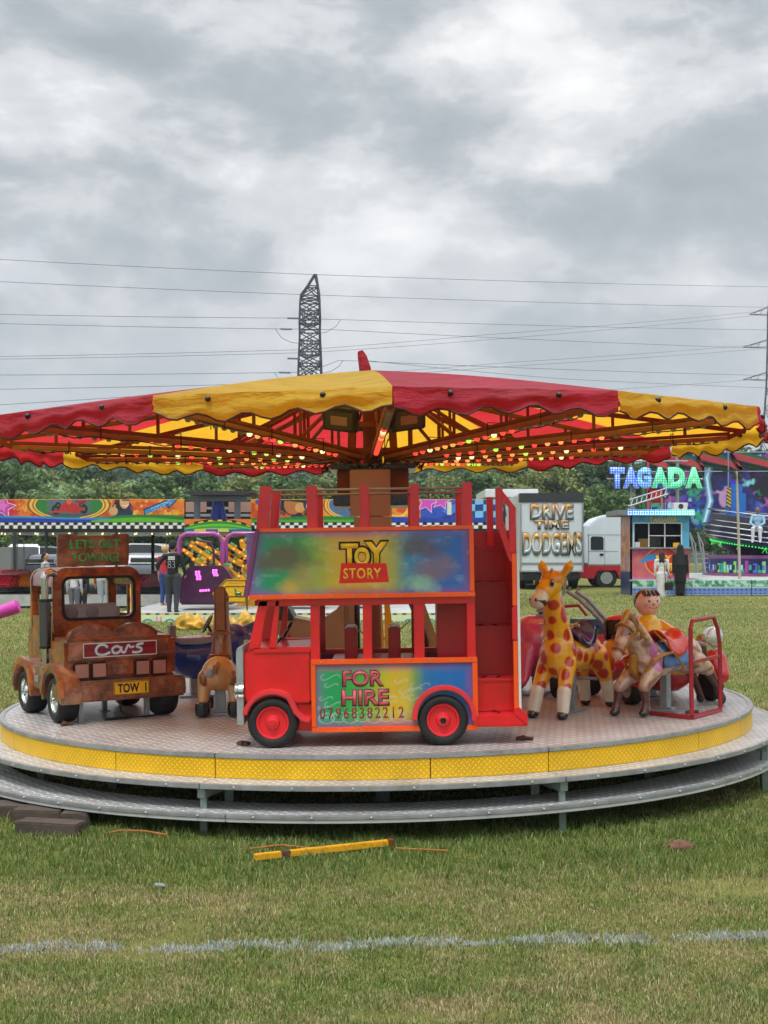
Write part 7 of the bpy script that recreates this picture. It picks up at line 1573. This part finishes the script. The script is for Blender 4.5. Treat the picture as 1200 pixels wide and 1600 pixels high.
def trees():
    proto={}
    for k,(s,t) in {'dark':(3,1.15),'mid':(8,1.1),'light':(14,1.0),'olive':(21,1.2)}.items(): proto[k]=[tree_proto(s+j*50,PAL[k],t*(1,.85)[j]) for j in (0,1)]
    used=set()
    # photo column of the trunk, row of the top, distance, width factor, kind, label
    T=[(-25,708,84,1.2,'mid','broad green tree cut by the left edge, above the pink stars of the banner'),
       (18,716,88,1.1,'mid','round green tree above the left end of the racing car banner'),
       (58,728,92,1.0,'olive','olive green tree above the red racing car in the banner'),
       (40,752,80,.9,'light','pale leafy bush just above the pink star end of the banner'),
       (88,750,80,1.0,'light','pale green bush above the painted racing car oval'),
       (122,744,82,1.1,'light','pale spreading bush above the banner\'s painted driver'),
       (100,722,98,1.0,'mid','green tree behind the pale bushes left of the truck\'s sign'),
       (150,724,104,1.1,'dark','dark tree above the truck\'s roof sign'),
       (170,748,84,.9,'olive','low olive tree right above the orange flames of the banner'),
       (205,734,88,1.0,'light','pale tree above the blue arrow of the banner'),
       (240,738,88,1.1,'mid','green tree just left of the grey ride tower'),
       (262,722,112,1.0,'dark','dark hillside tree left of the thin mast'),
       (300,736,108,1.1,'dark','dark round tree behind the grey ride tower'),
       (335,742,100,.9,'mid','green tree peeping over the middle of the grey ride tower'),
       (368,746,92,1.0,'mid','green tree above the right end of the grey ride tower'),
       (405,738,86,1.1,'olive','olive tree right of the grey tower, left of the pylon legs'),
       (440,736,84,1.1,'mid','green tree standing before the pylon\'s left leg'),
       (492,742,88,1.0,'olive','olive tree between the pylon\'s legs above the bus'),
       (530,738,90,1.0,'mid','green tree left of the carousel\'s mast'),
       (660,742,96,1.1,'mid','green tree just right of the carousel\'s mast above the bus posts'),
       (696,738,98,1.0,'olive','olive tree above the bus\'s right-hand deck posts'),
       (735,730,98,1.1,'mid','green tree above the bus\'s rear stair'),
       (772,734,100,1.0,'olive','olive tree above the white trailer roof'),
       (812,722,104,1.1,'dark','dark tree above the left of the lettered lorry'),
       (852,726,102,1.1,'olive','olive tree over the middle of the lettered lorry'),
       (892,716,108,1.1,'dark','tall dark tree over the right corner of the lettered lorry'),
       (930,712,112,1.1,'dark','tall dark tree behind the white lorry cab'),
       (965,714,112,1.0,'dark','dark tree behind the first blue lamp letter'),
       (938,754,80,1.0,'mid','bright lower tree right beside the lettered lorry, above the lorry cab'),
       (975,762,78,.9,'mid','low green bush above the ticket booth\'s left corner'),
       (1000,722,116,1.0,'dark','dark tree behind the TAGADA letters and green frame'),
       (1052,716,118,1.0,'mid','green tree behind the middle of the zigzag crest'),
       (1168,694,96,1.1,'mid','green tree above the zigzag crest near the right edge'),
       (1215,690,98,1.2,'dark','dark tree at the right edge by the far pylon')]
    for i,(px,ty,d,w,k,lab) in enumerate(T):
        src=proto[k][i%2]; b=P(px,0,d); H=P(0,ty,d).z/.985
        if (k,i%2) in used: t=copy_tree(src)
        else: t=src; used.add((k,i%2))
        t.location=(b.x,d,0); t.rotation_euler=(0,0,rnd.random()*6.28); s=H; t.scale=(s*w*1.05,s*w*1.05,s); tag(t,lab,'tree','trees behind the fairground')
    for k in proto:
        for j in (0,1):
            if (k,j) not in used:
                for c in list(proto[k][j].children): bpy.data.objects.remove(c)
                bpy.data.objects.remove(proto[k][j])
trees()
def hill():
    f=lambda x,y: 13*math.exp(-((x+50)/75)**2)*min(1,max(0,(y-150)/130))+7*math.exp(-((x-70)/75)**2)*min(1,max(0,(y-150)/110))+5.5*min(1,max(0,(y-140)/100))-.3
    xs=np.linspace(-260,260,66); ys=np.linspace(138,420,36); v=[(x,y,f(x,y)-.4*(y<150)) for y in ys for x in xs]; n=len(xs)
    mb=MB(); mb.add(v,[(j*n+i,j*n+i+1,(j+1)*n+i+1,(j+1)*n+i) for j in range(len(ys)-1) for i in range(n-1)]); tag(mb.build('hill',M['hillm']),kind='structure')
    g=np.random.RandomState(2); cen=[];rad=[]
    while len(cen)<1500:
        x=g.uniform(-150,150); y=g.uniform(146,330)
        if abs(x)>y*.33+10: continue
        r=g.uniform(2.2,4.2); cen.append((x,y,f(x,y)+r*.7)); rad.append(r)
    tag(leaves('far_wood',np.array(cen),np.array(rad),95,.62,['33492e','3f5836','385030','4a6240','425c3a'],6),kind='stuff',label='distant wooded hillside')
    # grassy bank behind the dodgems where cars park
    mb=MB(); pr=[(68,-.05),(69.5,.14),(70.5,.22),(76,.27),(80,.2),(84,-.05)]; xs=[-60+4*i for i in range(18)]
    v=[(x,y,z*(1 if x<4 else .0)+.04*math.sin(x*1.3+y) -(.1 if z<0 else 0)) for x in xs for y,z in pr]; m=len(pr)
    mb.add(v,[(i*m+j,i*m+j+1,(i+1)*m+j+1,(i+1)*m+j) for i in range(len(xs)-1) for j in range(m-1)]); tag(mb.build('grass_bank',M['bankm']),kind='structure')
    # dark hedge behind the track
    cen=[];rad=[]
    for i in range(150): x=-27+i*.36; cen.append((x,86+g.uniform(-.6,.6),g.uniform(.4,2.9))); rad.append(g.uniform(.5,.9))
    t=empty('hedge',(0,0,0),label='tall dark hedge running behind the parked cars and dodgem track',cat='hedge'); leaves('foliage',np.array(cen),np.array(rad),60,.2,PAL['dark'],9,t)
    mb=MB()
    for i in range(30): x=-27+i*1.8; mb.tube([(x,86,-.05),(x+.1,86,1.2),(x,86.1,2.6)],[.06,.05,.02],6)
    mb.build('stems',M['bark'],t)
M['hillm']=mat('hill_turf','2c3f26',.95,0,.3,.2); M['bankm']=mat('bank_turf','5f6b34',.95,0,.3,1.2,.4,30)
hill()

# ---------------------------------------------------------------- pylons and power lines
M['lattice']=mat('dark_galvanised_lattice','2e3438',.6,.3,.15,2); M['wirem']=mat('aluminium_conductor','4a5056',.5,.4,.1,2); M['insul']=mat('glass_insulator','3a4044',.3)
def pylon(label,px,d,levels,arms,yaw,foot,scale=1):
    b=P(px,0,d); b.z=0; t=empty('pylon',b,yaw,label=label,cat='pylon',group='lattice pylons'); mb=MB()
    def cor(z,w,ox=0): return [Vector((sx*w/2+ox,sy*w/2,z)) for sx,sy in ((-1,-1),(1,-1),(1,1),(-1,1))]
    tk=.26
    for l0,l1 in zip(levels[:-1],levels[1:]):
        (z0,z1),a,c=(l0[0],l1[0]),cor(*l0),cor(*l1)
        for i in range(4):
            j=(i+1)%4; mb.bar(a[i],c[i],tk); mb.bar(a[i],c[j],tk*.55); mb.bar(a[j],c[i],tk*.55); mb.bar(c[i],c[j],tk*.6)
    mb.build('tower',M['lattice'],t,smooth=False)
    for z,l,wz in arms:
        for s in (1,-1):
            mb=MB(); tip=Vector((0,s*l,z))
            for sx in (-1,1):
                mb.bar(Vector((sx*wz/2,s*wz/2,z-.3)),tip,.12); mb.bar(Vector((sx*wz/2,s*wz/2,z+1.6)),tip,.12)
                for u in (.3,.6): mb.bar(Vector((sx*wz/2,s*wz/2,z+1.6)).lerp(tip,u),Vector((sx*wz/2,s*wz/2,z-.3)).lerp(tip,u+.12),.09)
            for u in (.25,.5,.75): mb.bar(Vector((-wz/2,s*wz/2,z-.3)).lerp(tip,u),Vector((wz/2,s*wz/2,z-.3)).lerp(tip,u),.08)
            mb.build('cross_arm',M['lattice'],t,smooth=False)
    return t
D1=205.; z=lambda py,d=D1: P(0,py,d).z
def power():
    pylon('dark lattice pylon rising behind the canopy\'s peak',484,D1,[(-.2,8.6),(z(800),6.2),(z(735),5.4),(z(690),4.6),(z(640),4.0),(z(612),3.75),(z(590),3.6),(z(570),3.5),(z(552),3.35),(z(535),3.2),(z(518),3.1),(z(503),3.2),(z(488),3.1),(z(472),3.0),(z(464),2.9),(z(448),1.6,.45),(z(429),.25,.85)],
        [(z(580),7.5,3.5),(z(548),8.5,3.3),(z(500),6.5,3.0)],R(5),8)
    D2=330.; zz=lambda py: z(py,D2)
    pylon('thin lattice pylon at the right edge beyond the canopy',1206,D2,[(-.2,10),(zz(760),7.),(zz(690),5.),(zz(640),3.4),(zz(610),2.8),(zz(588),2.5),(zz(562),2.3),(zz(537),2.1),(zz(512),2.),(zz(488),1.9),(zz(468),1.3),(zz(448),.25)],
        [(zz(592),7.,2.5),(zz(541),7,2.1),(zz(490),5.5,1.9)],R(78),8)
    # dark tension insulators and jumper loops hung from the near pylon
    def wire(label,pts,r=.036,grp='overhead power lines'):
        V=[P(*p) for p in pts]; o=V[0].copy(); n=len(V); P2=[]
        for i in range(n-1):
            sag=(V[i+1]-V[i]).length*.004
            for k in range(10): t=k/10; q=V[i].lerp(V[i+1],t); q.z-=sag*4*t*(1-t)*.5; P2.append(q)
        P2.append(V[-1]); mb=MB(); mb.tube([q-o for q in P2],r,5); w=mb.build('power_line',M['wirem']); w.location=o; tag(w,label,'power line',grp); return w
    E=200;
    wire('topmost power line, crossing the pylon\'s very tip',[(-60,402,E),(490,429,D1),(1260,449,290)])
    wire('second power line from the top on the pylon\'s left, meeting its shoulder',[(-60,437,E),(468,460,D1),(1260,481,290)])
    wire('third power line from the top, ending in a dark insulator high on the pylon',[(-60,490,E),(450,497,D1-3),(482,498,D1),(520,499,D1-3),(1260,516,290)])
    wire('fourth power line from the top on the pylon\'s left, just under the third',[(-60,504,E),(440,514,D1-6),(482,514,D1-5),(515,515,D1-6),(1260,546,290)])
    wire('power line rising to the right edge pylon\'s upper arm from low on the left',[(-60,558,230),(482,546,238),(760,523,260),(1192,486,330)])
    wire('power line just below it reaching the right pylon\'s upper arm',[(-60,562,225),(482,551,236),(760,531,260),(1188,492,328)])
    wire('power line through the lower insulator of the pylon, level with the finial\'s tip',[(-60,586,E),(445,582,D1-4),(482,581,D1),(530,563,D1-4),(1260,588,290)])
    wire('power line climbing over the canopy to the right pylon\'s middle arm',[(500,588,238),(800,566,270),(1188,538,330)])
    wire('power line just under it reaching the right pylon\'s middle arm',[(540,590,234),(800,572,266),(1188,545,328)])
    wire('power line skimming the canopy\'s yellow right slope',[(560,562,D1-8),(880,592,250),(1260,608,290)])
    wire('power line low over the canopy\'s red left slope',[(-60,609,E),(430,599,D1-8),(482,598,D1-6)])
    wire('lowest power line at the left, just over the canopy\'s edge',[(-60,636,E),(430,604,D1-14),(482,602,D1-14)])
    wire('power line rising at the far right to the pylon\'s lowest arm',[(900,612,280),(1188,592,330)])
    for i,(px,py,dd,lab) in enumerate(((458,497,3,'dark insulator string at the pylon\'s upper left'),(447,514,6,'dark insulator string just under the upper one left of the pylon'),(458,560,3,'dark insulator string halfway down the pylon\'s left'),(445,582,5,'dark insulator string lowest on the pylon\'s left'))):
        a=P(px-9,py,D1-dd); b=P(px+9,py+.4,D1-dd); mb=MB()
        L_=(b-a).length
        mb.cyl((0,0,0),b-a,.06,n=8); st=mb.build('insulator_string',M['insul']); st.location=a; tag(st,lab,'insulator','insulator strings')
        mb=MB()
        for k in range(12): q=(b-a)*((k+.5)/12); mb.cyl(q-(b-a).normalized()*.04,q+(b-a).normalized()*.04,.17,n=10)
        mb.build('discs',M['insul'],st)
    for pts,lab in (([(430,514),(440,528),(455,535),(472,537)],'looped jumper cable left of the pylon at its upper arm'),([(532,500),(525,510),(510,519),(494,522)],'looped jumper cable right of the pylon at its upper arm'),([(428,582),(436,592),(450,598),(468,600)],'looped jumper cable low on the left of the pylon'),([(536,563),(530,572),(518,580),(500,584)],'looped jumper cable low on the right of the pylon')):
        V=[P(a,b,D1-4) for a,b in pts]; mb=MB(); mb.tube([v-V[0] for v in V],.04,5); o=mb.build('jumper_cable',M['wirem']); o.location=V[0]; tag(o,lab,'jumper cable','jumper cables')
    # thin mast among the trees
    a=P(308,0,120); mb=MB(); mb.cyl((0,0,0),(0,0,P(0,722,120).z),.07,.05,8); o=mb.build('mast',M['steel']); o.location=(a.x,a.y,0); tag(o,'thin pale mast among the trees above the grey ride tower','mast')
power()

# ---------------------------------------------------------------- things lying on the grass
def litter():
    A,B=P(398,1350,6.69),P(612,1326,7.03); A.z=B.z=.036
    t=empty('steel_bar',A,label='chipped yellow square steel bar lying on the grass before the carousel',cat='steel bar'); mb=MB(); mb.bar((0,0,0),B-A,.034,.032); bo=mb.build('bar',M['yelchip'],t,.003); d=(B-A).normalized(); mb=MB(); mb.bar(d*.14,d*.19,.0365,.0345); mb.build('worn_band',M['rustpin'],bo); mb=MB(); mb.bar(B-A-d*.03,B-A+d*.006,.037,.035); mb.build('end_cap',M['ored'],bo,.002)
    for i,(px,py,d,l,w,h,rz,lab) in enumerate(((80,1303,7.4,.38,.14,.075,-14,'thick timber block nearest the camera under the left of the lower step'),(64,1272,7.75,.30,.18,.08,-5,'timber block behind the front one, under the left of the steps'),(20,1270,7.95,.34,.22,.07,10,'dark timber block at the left edge under the steps'),(118,1262,7.6,.16,.12,.085,4,'short timber block behind the front one, right of the others'))):
        c=P(px,py,d); c.z=0; mb=MB(); mb.box(-l/2,l/2,-w/2,w/2,-.01,h); o=mb.build('timber_block',M['wood'],None,.008); o.location=c; o.rotation_euler=(0,0,R(rz)); tag(o,lab,'timber block','timber packing under the carousel')
    for pts,lab,r in (([(165,1306),(190,1301),(225,1302),(262,1308)],'thin rusty orange cable on the grass at the lower left of the carousel',.006),([(390,1330),(440,1324),(490,1330)],'brown cable half sunk in grass just behind the yellow bar',.006),([(618,1329),(660,1331),(700,1333)],'thin tan cord trailing right from the yellow bar',.005)):
        V=[]
        for a,b in pts: d=1.58*FP/(b-HZ); V.append(P(a,b,d))
        mb=MB(); mb.tube([v-V[0]+Vector((0,0,.012)) for v in V],r,6); o=mb.build('cable',M['orangec']); o.location=V[0]; tag(o,lab,'cable')
    c=P(1062,1322,7.0); c.z=.0; mb=MB(); mb.sph((0,0,.02),(.07,.05,.035),24,14); o=mb.build('rag',M['rag']); o.location=c
    for v in o.data.vertices: f=1+.35*math.sin(v.co.x*80+v.co.z*60)*math.cos(v.co.y*90); v.co.x*=f; v.co.y*=f
    tag(o,'crumpled reddish brown rag on the grass at the lower right','rag')
    c=P(250,1389,6.2); c.z=.02; mb=MB(); mb.box(-.025,.025,-.014,.014,-.004,.004); o=mb.build('plastic_scrap',M['scrap'],None,.003); o.location=c; o.rotation_euler=(R(20),R(10),R(30)); tag(o,'small clear plastic scrap on the grass at the left','litter')
M['yelchip']=mat('chipped_yellow_paint','dca012',.5,0,.15,9,.1,dirt=.7); M['orangec']=mat('orange_brown_cable','9a6028',.7,0,.3,30); M['rag']=mat('brown_rag','6a4a3c',.9,0,.3,30); M['scrap']=mat('pale_plastic','7f8a84',.3)
litter()

# ---------------------------------------------------------------- the damp air
def haze():
    n=bpy.data.materials.new('pale_air'); n.use_nodes=True; t=n.node_tree; t.nodes.clear(); o=t.nodes.new('ShaderNodeOutputMaterial'); v=t.nodes.new('ShaderNodeVolumePrincipled')
    v.inputs['Color'].default_value=(.84,.9,.97,1); v.inputs['Density'].default_value=.0004; v.inputs['Anisotropy'].default_value=.2; t.links.new(v.outputs[0],o.inputs['Volume'])
    mb=MB(); mb.box(-3050,3050,-1550,4050,-1.2,72); h=mb.build('haze',n,smooth=False); tag(h,kind='stuff')
haze()
